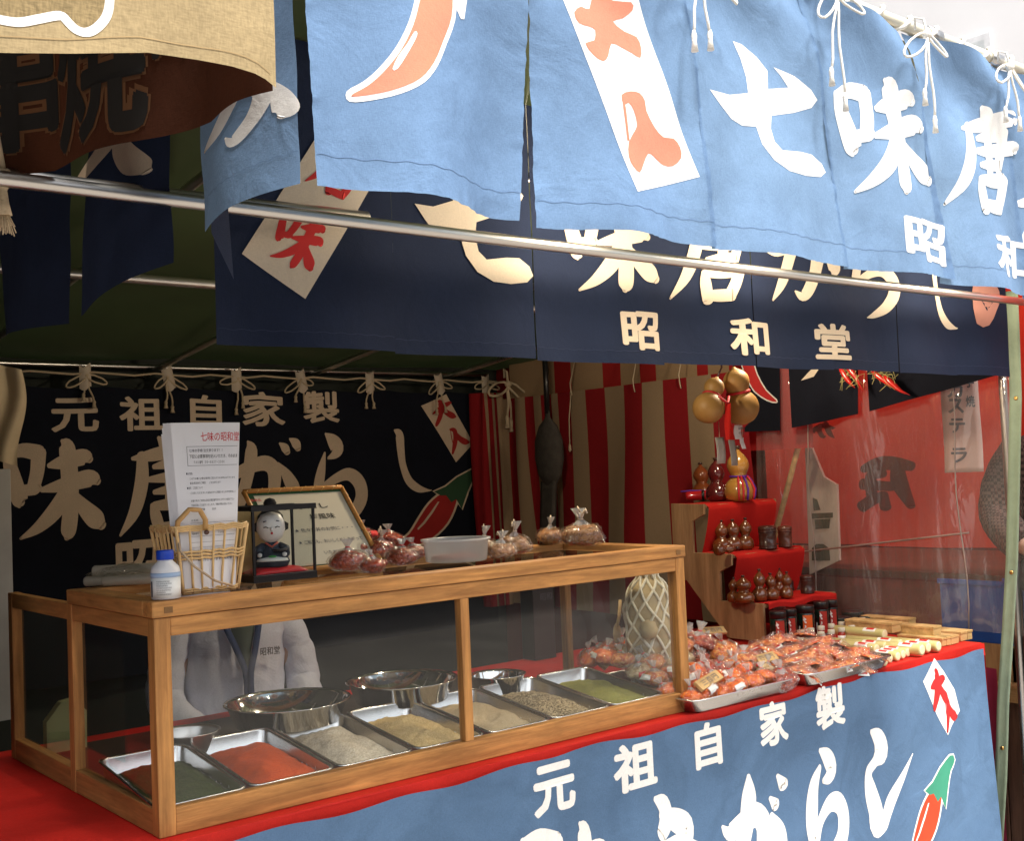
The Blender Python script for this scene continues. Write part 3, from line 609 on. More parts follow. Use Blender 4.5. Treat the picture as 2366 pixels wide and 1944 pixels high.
# --- pipes
def pipe(name, label, p, q, r, mat=None): 
    return tag(MB().tube([Vector(p).lerp(Vector(q), k / 12) + Vector((0, 0, -.004 * math.sin(math.pi * k / 12))) for k in range(13)], r, 16).build(name, mat or M_steel), label, 'pipe')
b0 = P(640, 488, 1, -.33); 
pipe('metal_pipe', 'long bright steel pipe running below the blue curtain across the stall front', (-1.3, -.33, b0.z), (3.02, -.33, b0.z + .004), .0125)
b1 = PD(60, 372, 1, -.26)
pipe('metal_pipe', 'thicker steel pipe lying above the front pipe at the left edge', (-1.4, -.26, b1.z), (.35, -.26, b1.z + .005), .0155)
b2 = PD(300, 575, 1, .9)
pipe('metal_pipe', 'dull steel cross pipe under the roof inside the stall', (-.3, .9, b2.z), (3.0, .9, b2.z), .014)
ev = PD(1760, 22, 1, Y8 + .02)
eave = thing('eave_pipe', 'pale eave pipe at the top right carrying the blue curtain', 'pipe', (1.5, Y8 + .02, 2.5))
MB().tube([(-.12, Y8 + .02, ev.z + .012), (3.3, Y8 + .02, ev.z + .012)], .014, 14).build('pipe', M('painted_eave_pipe', (.62, .58, .46), .4, var=.06), eave)
for x in (1.55, 1.83, 2.12, 1.2): MB().tube([(x, Y8 + .02, ev.z + .012), (x + .055, Y8 + .02, ev.z + .012)], .0175, 14).build('clamp_sleeve', M_steel, eave)
mb = MB(); mb.tube([(x / 100, Y8 + .0 + .019 * math.sin(x * .55 + .3 * math.sin(x * .13)) + .02, ev.z + .014 + .019 * math.cos(x * .55 + .3 * math.sin(x * .13))) for x in range(-10, 330, 1)], .0048, 6); mb.build('wound_cord', M_rope, eave)
# --- roof tarpaulin
def roof(u, v):
    x = -.18 + 3.4 * u; y = Y8 + .03 + 3.75 * v
    return Vector((x, y, 2.49 - .36 * v + .0 + .02 * math.sin(u * 16) * math.sin(v * 9) - .03 * math.sin(v * math.pi * 4) ** 2))
rf = tag(MB().grid(roof, 60, 40).build('roof_tarpaulin', M_tarp, recalc=False), 'dark green tarpaulin roof over the stall', 'tarpaulin')
for k, x in enumerate((.35, 1.15, 1.95, 2.75)):
    pipe('roof_rafter', ('first', 'second', 'third', 'fourth')[k] + ' sloping roof rafter from the left under the green tarpaulin', (x, Y8 + .06, 2.45), (x, 2.88, 2.06), .013)
# --- inner navy curtain
YI = -.20
inn = thing('noren_curtain', 'dark navy shop curtain with cream characters hanging behind the steel pipe', 'noren', (1.5, YI, 1.8))
INN = []
M_navyst = M('navy_thread', (.02, .03, .07), .9)
xs_ = [P(x_, 800, 1, YI).x for x_ in (505, 918, 1240, 1534)]; xs_ += [xs_[3] + (3.0 - xs_[3]) * k / 5 for k in range(1, 6)]
for i in range(8):
    x0, x1 = xs_[i], xs_[i + 1] - (.0025 if i % 2 else .0012)
    zb = 1.806 + (.004, .0, -.004, .002, .0, .003, .0, .002)[i]
    def mk3(i=i, x0=x0, x1=x1, zb=zb):
        def place(x, z, off):
            t = max(0, min(1, (2.4 - z) / .6)); u = (x - x0) / (x1 - x0)
            return Vector((x, YI + .010 * math.sin(x * 15) * t + .004 * noise.noise((x * 6, z * 5, 9)) + .0022 * (i % 2) * t - off, z))
        return place
    pf = mk3(); INN.append(pf)
    panel(inn, M_navy, pf, lambda u, z, x0=x0, x1=x1: x0 + (x1 - x0) * u, lambda u, zb=zb: zb, 2.42, 24, 40, stitch=M_navyst, hem=.03)
def ipf(a_, b_, off):
    i = max(0, min(7, int((a_ - xs_[0]) / .3862))); return INN[0](a_, b_, off + .0008)
PAR[0] = inn
def tri(pts, zf): return [(lambda q: (q.x, q.z))(P(*zf(*p), 1, YI)) for p in pts]
zi = lambda x, y: (450 + x / 2.486, 400 + y / 2.486)
zj = lambda x, y: (1250 + x / 1.893, 500 + y / 1.893)
printed('print_strip', inn, M_cream, [poly(tri([(278, 460), (627, 725), (1130, -130), (770, -330)], zi))], ipf)
trg('味', tri([(520, 190), (800, 290), (650, 600), (390, 470)], zi), M_redprint, ipf, .0013)
trg('唐', tri([(760, -260), (1010, -130), (900, 210), (620, 60)], zi), M_redprint, ipf, .0013)
sv = [P(x, y, 1, Y8) for x, y in (z3(*q) for q in seven)]
x0s, x1s = min(q.x for q in sv), max(q.x for q in sv); z0s, z1s = min(q.z for q in sv), max(q.z for q in sv)
svn = [((q.x - x0s) / (x1s - x0s), (q.z - z0s) / (z1s - z0s)) for q in sv]
a0, b0_, w0, h0 = pbox(1, YI, *zi(1270, -140), *zi(1925, 622), 0, 2)
printed('lettering', inn, M_cream, fit([poly(svn)], a0, b0_, w0, h0, norm=(0, 0, 1, 1)), ipf)
trg('味', tri([(90, -110), (460, -90), (520, 330), (110, 345)], zj), M_cream, ipf)
trg('唐', tri([(600, -60), (930, -40), (915, 395), (560, 380)], zj), M_cream, ipf)
trg('が', tri([(960, 0), (1330, 20), (1300, 380), (1000, 370)], zj), M_cream, ipf)
trg('ら', tri([(1340, 60), (1560, 80), (1570, 455), (1370, 440)], zj), M_cream, ipf)
trg('シ', tri([(1690, 110), (1800, 130), (1830, 500), (1710, 480)], zj), M_cream, ipf)
for ch, q in (('昭', (345, 418, 510, 588)), ('和', (818, 448, 992, 612)), ('堂', (1195, 472, 1340, 628))):
    letter(ch, inn, M_cream, ipf, pbox(1, YI, *zj(q[0], q[1]), *zj(q[2], q[3]), 0, 2), bold=.032, shear=-.04)
M_pinkpr = M('pink_print', (.55, .26, .2), .9, trl=.2)
printed('pepper_print', inn, M_pinkpr, [poly(smooth_poly(tri([(1880, 330), (1900, 470), (1950, 478), (1985, 410), (2005, 360), (1985, 300), (1900, 290)], zj), 2))], ipf, lift=.0012)
printed('pepper_highlight', inn, M_navy, [poly(tri([(1905, 345), (1940, 415), (1965, 380), (1950, 350)], zj))], ipf, lift=.0012)
# --- side curtain on the right end, seen from inside
XR = 3.05
sd = thing('noren_curtain', 'black-navy side curtain with slanting lower edge above the clear sheet', 'noren', (XR, .3, 1.8))
def y_at(px, py): return P(px, py, 0, XR)
zk = lambda x, y: (1560 + x / 2.48, 820 + y / 2.48)
M_navyside = CLOTH('black_navy_cotton', (.007, .008, .014), var=.2, trl=.06)
for i, (a_, b_) in enumerate((((1905, 102), (1108, 325)), ((1050, 340), (672, 420)), ((605, 435), (400, 442)))):
    p, q_ = P(*zk(*a_), 0, XR), P(*zk(*b_), 0, XR)
    def ps(y, z, off, i=i, p=p, q_=q_): return Vector((XR - off + .006 * math.sin(y * 20 + i) , y, z))
    tw = .05 if i else 0
    panel(sd, M_navyside, ps, lambda u, z, p=p, q_=q_, tw=tw: (p.y + (q_.y - p.y) * u) - tw * (z - 1.7) * (1 - u) * 1.2, lambda u, p=p, q_=q_: p.z + (q_.z - p.z) * u, 2.36, 16, 20)
    if i == 2:
        pts = [(395, -120), (450, 40), (470, 110), (520, 200), (583, 255), (580, 278), (520, 265), (450, 215), (415, 150), (380, 60), (330, -120)]
        o2 = [(lambda q: (q.y, q.z))(P(*zk(*s_), 0, XR)) for s_ in pts]; o2 = smooth_poly(o2, 2)
        printed('pepper_outline', sd, M_white, [poly(o2)], ps); printed('pepper_print', sd, M_redprint, [poly(offset_poly(o2, -.006))], ps, lift=.0013)
    if i == 1:
        o2 = [(lambda q: (q.y, q.z))(P(*zk(*s_), 0, XR)) for s_ in [(720, 148), (760, 100), (800, 60), (820, 80), (790, 125)]]
        printed('lettering', sd, M_cream, [poly(o2)], ps)

# --- the back wall banner
YB = 2.75
bk = thing('back_banner', 'large black-navy banner with cream characters tied up across the back of the stall', 'banner', (1.7, YB, .8))
xl, xrr = P(22, 1000, 1, YB).x, P(1127, 900, 1, YB).x
ztop = PD(600, 803, 1, YB).z
def pbk(x, z, off): return Vector((x, YB + .012 * math.sin(x * 5.5) * (ztop + .02 - z) / 1.2 + .006 * noise.noise((x * 3, z * 3, 1)) - off, z - .012 * abs(math.sin((x - .2) * math.pi / .36)) * max(0, (z - ztop + .2) / .2)))
panel(bk, M_navyback, pbk, lambda u, z: xl + (xrr - xl) * u, lambda u: .75, ztop, 90, 40)
PAR[0] = bk
def kb(x0, y0, x1, y1): return pbox(1, YB, x0 * K, y0 * K, x1 * K, y1 * K, 0, 2)
M_creamb = M('beige_print', (.60, .48, .36), .9, var=.08, fine=.1, bs=300)
for ch, q in (('元', (105, 818, 203, 892)), ('祖', (245, 815, 336, 890)), ('自', (392, 812, 458, 880)), ('家', (500, 808, 588, 880)), ('製', (625, 805, 700, 873))):
    letter(ch, bk, M_creamb, pbk, kb(*q), bold=.026)
for ch, q in (('味', (8, 905, 216, 1118)), ('唐', (242, 900, 425, 1110)), ('が', (455, 905, 622, 1085)), ('ら', (645, 893, 758, 1090)), ('シ', (815, 885, 890, 1018))):
    letter(ch, bk, M_creamb, pbk, kb(*q))
letter('昭', bk, M_creamb, pbk, kb(238, 1115, 330, 1240), bold=.03); letter('和', bk, M_creamb, pbk, kb(470, 1130, 560, 1240), bold=.03)
def trb(pts): return [(lambda q: (q.x, q.z))(P(x / 1.79, 820 + y / 1.79, 1, YB)) for x, y in pts]
M_maroonpr = M('dark_red_print', (.36, .022, .02), .9); M_darkgreenpr = M('dark_green_print', (.03, .08, .04), .9)
printed('print_diamond', bk, M_creamb, [poly(trb([(1742, 205), (1845, 163), (1957, 367), (1887, 445)]))], pbk)
trg('大', trb([(1780, 200), (1855, 165), (1890, 260), (1800, 300)]), M_maroonpr, pbk, .0013)
trg('入', trb([(1835, 310), (1920, 290), (1945, 370), (1870, 415)]), M_maroonpr, pbk, .0013)
pq = kb(815, 972, 990, 1125); pepper(bk, pbk, *pq, M_maroonpr, M_darkgreenpr, M_creamb)
# rope and ties along the top, pole behind
rz = PD(500, 778, 1, YB - .02).z
bkr = thing('hanging_rope', 'taut cream rope above the back banner', 'rope', (1.7, YB, rz))
MB().tube([(xl - .1 + (xrr - xl + .15) * k / 30, YB - .03, rz - .006 * math.sin(k * 2.1)) for k in range(31)], .005, 6).build('rope', M_rope2, bkr)
pipe('metal_pipe', 'steel pole behind the rope at the top of the back banner', (xl - .3, YB + .05, rz + .045), (XR, YB + .05, rz + .045), .012)
M_rag = M('cream_rag_cloth', (.55, .47, .38), .9, var=.12)
for k, x in enumerate((178, 345, 490, 620, 765, 905, 1003)):
    q = PD(x, 792, 1, YB - .03); rope_tie(bk, (q.x, YB - .02, rz - .012), M_rope2, s=1.0, tails=(.08 + .03 * (k % 3), .11 + .02 * (k % 2)), seed=20 + k, r=.0042)
    MB().grid(lambda u, v, q=q: Vector((q.x - .028 + .05 * u + .02 * v * (k % 2), YB - .028 - .012 * math.sin(u * math.pi), rz + .035 - .10 * v - .01 * math.sin(u * 5))), 8, 8).build('tie_loop', M_rag, bk)
# red-and-white curtain on the side wall
ed = [P(1120 + x / 3.30, 893, 0, XR).y for x in (1760, 1565, 1390, 1225, 1070, 915, 775, 660, 565)] + [2.27, 2.34, 2.40, 2.46, 2.53, 2.60, 2.67]
hemY = PD(1440, 788, 0, XR)
M_stripe = STRIPE('red_white_striped_cotton', (.27, .013, .017), (.32, .225, .14), 'Y', ed, trl=.06)
st = tag(MB().grid(lambda u, v: (lambda y, z: Vector((XR - .012 + (.020 * math.sin(y * 13 + 1.5 * z) + .035 * math.sin(y * 5.1 + 2 * z) + .01 * noise.noise((y * 4, z * 2, 5))) * (1 - v * .75) - (.05 * max(0, y - 2.3) * math.sin(y * 40 + z)), y + .03 * (1 - v) * math.sin(z * 3 + y * 2), z)))(1.0 + 1.74 * u, .85 + (1.945 - .85) * v), 90, 40).build('striped_curtain', M_stripe, recalc=False),
         'red and white vertically striped curtain hanging along the inner side wall', 'curtain')
st2 = tag(MB().grid(lambda u, v: (lambda y, z: Vector((XR + .09 + .012 * math.sin(y * 11), y, z)))(.75 + 1.95 * u, 1.6 + .62 * v), 60, 10).build('striped_curtain', STRIPE('upper_striped_cotton', (.50, .03, .03), (.5, .34, .2), 'Y', [1.17, 1.3, 1.36, 1.6, 1.72, 1.86, 1.98, 2.2, 2.35], trl=.3), recalc=False),
          'upper red and white striped curtain behind the lower one, under the roof', 'curtain')
# gathered red end in the corner
gr_ = tag(MB().grid(lambda u, v: (lambda an: Vector((2.86 + .16 * u + .03 * math.sin(u * 22 + v) - .05 * math.sin(v * 3.1) * (.5 - u), 2.68 - .04 * math.cos(u * 22) - .03 * (1 - v), .85 + 1.13 * v)))(0), 50, 24).build('gathered_curtain', STRIPE('gathered_striped_cotton', (.27, .013, .017), (.32, .225, .14), 'X', [2.905, 2.92, 2.955, 2.966, 2.99], trl=.05), recalc=False),
         'gathered folds of striped red curtain tied in the back corner', 'curtain')
q = PD(1045, 795, 1, 2.6); rope_tie(gr_, (q.x, 2.6, q.z), M_rope2, s=2.0, tails=(.09, .1), seed=41)
for x, y in ((1180, 812), (1310, 805), (1405, 797)):
    p = PD(x, y, 0, XR - .03); MB().tube([p + Vector((0, 0, -.01)), p + Vector((-.006, 0, .01)), p + Vector((0, .01, .05)), p + Vector((.04, .015, .16))], .003, 6).build('tie_cord', M_rope2, st)
p = PD(1178, 815, 0, XR - .05); MB().tube([p, p + Vector((-.01, .01, -.12)), p + Vector((-.012, .012, -.25))], .003, 6).lathe([(.003, 0), (.007, -.02), (.008, -.035), (.003, -.045)], p + Vector((-.012, .012, -.24)), 7).build('tie_cord', M_rope2, st)

# --- sheets added round the stalls to keep stray daylight out, and the neighbours' roofs
M_wall = M('dark_light_block', (.03, .035, .03), .8, var=.2, vs=2)
tag(MB().grid(lambda u, v: Vector((-.5 + 3.9 * u, 2.93 + .02 * math.sin(u * 25), .01 + 2.25 * v)), 40, 4).build('light_block_sheet', M_wall, recalc=False), 'dark sheet added behind the stall to keep daylight out', 'tarpaulin')
tag(MB().grid(lambda u, v: Vector((-.16 + .01 * math.sin(u * 25), .66 + 2.25 * u, .01 + 2.35 * v)), 40, 4).build('light_block_sheet', M_wall, recalc=False), 'dark sheet added down the left side of the stall to keep daylight out', 'tarpaulin')
tag(MB().grid(lambda u, v: Vector((XR + .16 + .01 * math.sin(u * 25), 1.05 + 1.9 * u, .01 + 2.35 * v)), 40, 4).build('light_block_sheet', M('dark_red_light_block', (.12, .012, .01), .8, trl=.2), recalc=False), 'dark red sheet added behind the striped curtain to keep daylight out', 'tarpaulin')
tag(MB().grid(lambda u, v: Vector((-3.2 + 2.98 * u, -.9 + 3.9 * v, 2.66 + .02 * math.sin(u * 30) - .02 * v)), 40, 10).build('roof_tarpaulin', M_wall, recalc=False), "dark roof sheet over the left neighbour's stall", 'tarpaulin')  # out of view, keeps the sky off the brown curtain
tag(MB().grid(lambda u, v: Vector((-3.2 + 2.98 * u, 3.0, .01 + 2.62 * v)), 10, 4).build('light_block_sheet', M_wall, recalc=False), "dark sheet closing the back of the left neighbour's stall", 'tarpaulin')
tag(MB().grid(lambda u, v: Vector((-3.2, -.9 + 3.9 * u, .01 + 2.62 * v)), 10, 4).build('light_block_sheet', M_wall, recalc=False), "dark sheet closing the far side of the left neighbour's stall", 'tarpaulin')
tag(MB().grid(lambda u, v: Vector((3.28 + 2.8 * u, -.75 + 3.7 * v, 2.44 + .02 * math.sin(u * 30) - .02 * v)), 40, 10).build('roof_tarpaulin', M('orange_red_roof', (.62, .13, .07), .7, trl=.7), recalc=False), "red roof sheet over the right neighbour's stall", 'tarpaulin')  # added roof: shades the red cloth wall and lets red light through
tag(MB().grid(lambda u, v: Vector((3.28 + 2.8 * u, 2.95, .01 + 2.4 * v)), 10, 4).build('light_block_sheet', M_wall, recalc=False), "dark sheet closing the back of the right neighbour's stall", 'tarpaulin')
tag(MB().grid(lambda u, v: Vector((5.9, -.7 + 3.7 * u, .01 + 2.4 * v)), 10, 4).build('light_block_sheet', M('maroon_light_block', (.10, .02, .015), .8), recalc=False), "maroon sheet closing the far side of the right neighbour's stall", 'tarpaulin')  # added backing, stops outside light showing below the red cloth
# ================================================================== counter
CT = .88
counter = thing('counter', 'long stall counter under glossy red cloth', 'counter', (1, .5, 0))
box('counter_top', (-1.6, -.036, .84), (2.985, 1.05, CT), M_redsheet, counter, .004)
MB().grid(lambda u, v: Vector((-1.6 + 4.585 * u, -.042 - .003 * math.sin(u * 70) * (1 - v), CT - .045 + .002 * math.sin(u * 40) + .043 * v)), 160, 4).build('front_drop', M_redsheet, counter)
MB().grid(lambda u, v: Vector((2.992 + .006 * math.sin(u * 9) * (1 - v), -.04 + 1.05 * u, CT - .32 + .315 * v)), 30, 12).build('end_drop', M_redcloth, counter)
for x in (-1.4, .8, 2.85):
    for y in (.08, .98): box('leg', (x, y, 0), (x + .05, y + .05, .839), M_ply, counter)
YK = -.052
sk = thing('counter_banner', 'blue cotton banner with white characters along the counter front', 'banner', (1.5, YK, .1))
def pk(x, z, off): return Vector((x, YK - .014 * (.5 + .5 * math.sin(x * 4.3 + .6)) * (CT - z) * 2.0 + .007 * noise.noise((x * 6, z * 2.2, 2)) - .004 * max(0, 1 - abs(((x * 2.3 + z * .5) % 1) - .5) * 14) * min(1, (CT - z) * 9) - off, z))
def ktop(x): return CT - .008 - .012 * abs(math.sin(x * 2.6 + .5)) ** .7 - .004 * math.sin(x * 21)
panel(sk, M_denim2, lambda x, z, off: pk(x, z, off), lambda u, z: -.6 + 3.565 * u, lambda u: .08, CT, 2, 2, name='backing_cloth') if False else None
def skf(u, v):
    x = -.6 + 3.565 * u; z = .10 + (ktop(x) - .10) * v; return pk(x + .012 * (1 - v) * (u > .98), z, 0)
MB().grid(skf, 180, 40).build('cloth', M_denim2, sk, recalc=False)
zs = lambda x, y: (1100 + x / 1.669, 1560 + y / 1.669)
M_whitek = M('white_counter_print', (.83, .81, .76), .9, var=.05, vs=12, fine=.05, bs=200, col2=(.86, .84, .80))
M_glow = M('pale_print_edge', (.50, .52, .52), .9)
for ch, q in (('元', (215, 340, 382, 535)), ('祖', (530, 258, 697, 448)), ('自', (842, 182, 948, 358)), ('家', (1088, 100, 1198, 272)), ('製', (1308, 38, 1422, 208))):
    letter(ch, sk, M_whitek, pk, pbox(1, YK, *zs(q[0], q[1]), *zs(q[2], q[3]), 0, 2), bold=.036)
PAR[0] = sk
def trk(pts): return [(lambda q: (q.x, q.z))(P(*zs(*p), 1, YK)) for p in pts]
K_GL = {'ら': [[(.36,1,.05),(.52,.93,.20),(.62,.84,.22),(.55,.74,.14),(.42,.70,.05)], [(.36,.84,.06),(.22,.66,.18),(.16,.46,.24),(.14,.25,.22),(.2,.1,.16),(.34,.32,.12),(.56,.48,.16),(.78,.48,.22),(.88,.34,.24),(.82,.14,.22),(.6,.0,.16)]],
        'し': [[(.10,1,.05),(.26,.93,.22),(.32,.80,.26),(.18,.70,.12),(.06,.58,.12),(.10,.40,.22),(.20,.2,.26),(.22,.06,.24),(.38,.12,.18),(.56,.34,.15),(.8,.58,.08),(1,.78,.01)]],
        'が': [[(.0,.50,.04),(.10,.44,.16),(.3,.54,.2),(.5,.62,.24),(.62,.50,.24),(.60,.26,.22),(.54,.06,.2)], [(.40,1.0,.05),(.40,.8,.2),(.34,.5,.2),(.22,.2,.18),(.1,.0,.1)], [(.74,.62,.06),(.84,.46,.22),(.88,.26,.2)], [(.72,.78,.05),(.80,.72,.14)], [(.84,1.0,.05),(.92,.92,.15)]]}
_sv = dict(G); G.update(K_GL); HEAVY[0] = 1.05
trg('ら', trk([(1262, 280), (1436, 280), (1436, 720), (1262, 720)]), M_whitek, pk, .0008)
trg('し', trk([(1496, 205), (1684, 205), (1684, 630), (1496, 630)]), M_whitek, pk, .0008)
trg('が', trk([(938, 380), (1190, 380), (1190, 800), (938, 800)]), M_whitek, pk, .0008)
G.clear(); G.update(_sv); HEAVY[0] = 1.1
G['ち'] = [[(.1,1,.05),(.26,.94,.2),(.30,.8,.22),(.22,.68,.16)], [(.22,.86,.1),(.5,.8,.22),(.72,.76,.18),(.66,.62,.2),(.4,.56,.16),(.1,.44,.22),(.0,.3,.1)], [(.4,.5,.1),(.8,.5,.24),(.96,.4,.2),(.5,.3,.2),(.2,.1,.2)]]
trg('ち', trk([(655, 460), (885, 460), (885, 900), (655, 900)]), M_whitek, pk, .0008)
trg('味', trk([(165, 562), (560, 562), (560, 1180), (165, 1180)]), M_whitek, pk, .0008)
z6 = lambda x, y: (1560 + x / 2.622, 1380 + y / 2.622)
def tr6(pts): return [(lambda q: (q.x, q.z))(P(*z6(*p), 1, YK)) for p in pts]
printed('print_diamond', sk, M_whitek, [poly(tr6([(1565, 370), (1625, 450), (1690, 560), (1722, 690), (1645, 838), (1580, 710), (1495, 512)]))], pk)
HEAVY[0] = 1.7; trg('大', tr6([(1525, 440), (1620, 420), (1660, 640), (1560, 700)]), M_redprint, pk, .0014); trg('入', tr6([(1600, 620), (1690, 590), (1710, 740), (1640, 830)]), M_redprint, pk, .0014)
pA, pB = P(*zs(1640, 760), 1, YK), P(*zs(1840, 305), 1, YK)
pepper(sk, pk, pA.x, pA.z, pB.x - pA.x, pB.z - pA.z, M('scarlet_print', (.55, .06, .02), .9), M('leaf_green_print', (.05, .27, .17), .9), M_whitek)

# ================================================================== wood and glass display case
case = thing('display_case', 'honey-coloured wooden display case with glass panes on the counter', 'display case', (0, 0, CT))
ZR, ZC, ZT = 1.262, 1.2985, 1.331; DB, DM, DR = .052, .49, .95; W_ = 1.503; pw = .034
def cb(name, lo, hi, mt, b=.002): return box(name, lo, hi, mt, case, b)
C0 = CT + .001
cb('corner_post', (0, 0, C0), (pw, pw, ZC), WZ); cb('corner_post', (W_ - pw, 0, C0), (W_, pw, ZC), WZ)
cb('corner_post', (0, DM - .02, C0), (.024, DM + .012, ZC), WZ); cb('corner_post', (0, DR - .03, C0), (.026, DR, ZC), WZ)
cb('corner_post', (W_ - .024, DM - .02, C0), (W_, DM + .006, ZC), WZ)
cb('front_rail', (pw, .001, ZR), (W_ - pw, .028, ZC - .0005), WX); cb('front_rail', (pw, .001, C0), (W_ - pw, .030, CT + DB), WX)
cb('mullion', (.735, .002, CT + DB), (.760, .026, ZR), WZ)
for x0, x1 in ((0.001, .026), (W_ - .026, W_ - .001)):
    cb('side_rail', (x0, pw, ZR), (x1, DM - .02, ZC - .0005), WY); cb('side_rail', (x0, pw, C0), (x1, DM - .02, CT + DB), WY)
cb('side_rail', (.001, DM + .012, ZR), (.024, DR - .03, ZC - .0005), WY); cb('side_rail', (.001, DM + .012, C0), (.024, DR - .03, CT + DB), WY)
# lid frame
cb('lid_rail', (-.004, -.004, ZC + .001), (W_ + .004, .044, ZT), WX, .003); cb('lid_rail', (.05, DM - .05, ZC + .001), (W_ - .05, DM - .002, ZT), WX, .003)
cb('lid_rail', (-.004, .044, ZC + .001), (.05, DM - .002, ZT), WY, .003); cb('lid_rail', (W_ - .05, .044, ZC + .001), (W_ + .004, DM - .002, ZT), WY, .003)
cb('lid_pane', (.05, .044, ZC + .018), (W_ - .05, DM - .05, ZC + .022), M_glass, 0)
for x in (.02, W_ - .035): cb('dowel_end', (x, -.0052, ZC + .009), (x + .017, -.0035, ZC + .021), M('end_grain', (.20, .10, .035), .7), 0)
for x0, x1 in ((pw, .735), (.760, W_ - pw)): cb('glass_pane', (x0, .012, CT + DB), (x1, .015, ZR), M_glass, 0)
cb('glass_pane', (.012, pw, CT + DB), (.015, DM - .02, ZR), M_glass, 0); cb('glass_pane', (.012, DM + .012, CT + DB), (.015, DR - .03, ZR), M_glass, 0)
cb('glass_pane', (W_ - .015, pw, CT + DB), (W_ - .012, DM - .02, ZR), M_glass, 0)
cb('case_floor', (.026, .372, C0), (W_ - .026, DR - .001, CT + .005), M('dark_case_floor', (.035, .022, .016), .7, var=.3), 0)
# ------------------------------------------------------------------ steel spice trays
def spice_mat(name, c1, c2, sc, rough=.9, bump=.8):
    mt, t, out = nodes(name)
    tc = t.nodes.new("ShaderNodeTexCoord"); v = t.nodes.new("ShaderNodeTexVoronoi"); v.inputs['Scale'].default_value = sc; L(t, tc.outputs['Object'], v.inputs['Vector'])
    n = t.nodes.new("ShaderNodeTexNoise"); n.inputs['Scale'].default_value = 14; n.inputs['Detail'].default_value = 6; L(t, tc.outputs['Object'], n.inputs['Vector'])
    sp = t.nodes.new("ShaderNodeSeparateColor"); L(t, v.outputs['Color'], sp.inputs[0])
    ad = t.nodes.new("ShaderNodeMath"); ad.operation = 'MULTIPLY_ADD'; ad.inputs[1].default_value = .7; L(t, sp.outputs[0], ad.inputs[0])
    m_ = t.nodes.new("ShaderNodeMath"); m_.operation = 'MULTIPLY'; m_.inputs[1].default_value = .35; L(t, n.outputs['Fac'], m_.inputs[0]); L(t, m_.outputs[0], ad.inputs[2])
    cr = t.nodes.new("ShaderNodeValToRGB"); cr.color_ramp.elements[0].position = .1; cr.color_ramp.elements[1].position = .85
    cr.color_ramp.elements[0].color = (*c1, 1); cr.color_ramp.elements[1].color = (*c2, 1); L(t, ad.outputs[0], cr.inputs[0])
    p = t.nodes.new("ShaderNodeBsdfPrincipled"); p.inputs['Roughness'].default_value = rough; p.inputs['Specular IOR Level'].default_value = .2; L(t, cr.outputs[0], p.inputs['Base Color'])
    b = t.nodes.new("ShaderNodeBump"); b.inputs['Strength'].default_value = bump; b.inputs['Distance'].default_value = .002; b.invert = True; L(t, v.outputs['Distance'], b.inputs['Height']); L(t, b.outputs[0], p.inputs['Normal'])
    L(t, p.outputs[0], out.inputs[0]); return mt
def rr(w_, l_, r_, n=4):
    o = []
    for cx_, cy_, a0_ in ((w_ / 2 - r_, l_ / 2 - r_, 0), (-w_ / 2 + r_, l_ / 2 - r_, 90), (-w_ / 2 + r_, -l_ / 2 + r_, 180), (w_ / 2 - r_, -l_ / 2 + r_, 270)):
        for k in range(n + 1): a_ = R(a0_ + 90 * k / n); o.append((cx_ + r_ * math.cos(a_), cy_ + r_ * math.sin(a_)))
    return o
def tray_mesh(w_, l_, h_, lip=.006, r_=.02):
    mb = MB(); rings = [(w_ * .86, l_ * .9, 0.0, r_), (w_ * .86 + .006, l_ * .9 + .006, .003, r_), (w_ - 2 * lip - .004, l_ - 2 * lip - .004, h_ - .004, r_), (w_ - 2 * lip, l_ - 2 * lip, h_, r_), (w_ - lip * .3, l_ - lip * .3, h_ + .0005, r_ + .004), (w_, l_, h_ - .003, r_ + .004), (w_ - .004, l_ - .004, h_ - .005, r_ + .003)]
    vs_ = []; 
    for a_, b_, z, rad in rings: vs_ += [(x, y, z) for x, y in rr(a_, b_, rad)]
    n = len(vs_) // len(rings)
    fs = [tuple(range(n - 1, -1, -1))] + [(i * n + j, i * n + (j + 1) % n, (i + 1) * n + (j + 1) % n, (i + 1) * n + j) for i in range(len(rings) - 1) for j in range(n)]
    return mb.add(vs_, fs, True)
TL, TWd, TH = .328, .200, .048
spices = [('dark green seaweed powder', (.025, .040, .010), (.08, .10, .03), 900, 'green'), ('bright orange-red chilli powder', (.60, .05, .006), (.85, .13, .015), 900, 'red'), ('pale white sesame seeds', (.48, .38, .26), (.80, .70, .54), 420, 'pale'), ('golden sesame seeds', (.55, .36, .13), (.80, .60, .30), 420, 'gold'),
          ('fine tan mustard powder', (.52, .37, .20), (.72, .56, .35), 800, 'tan'), ('dark brown hemp seeds', (.05, .035, .02), (.46, .36, .22), 300, 'brown'), ('olive green herb powder', (.17, .17, .035), (.36, .34, .10), 800, 'olive')]
tilt = math.atan2(.041, .32)
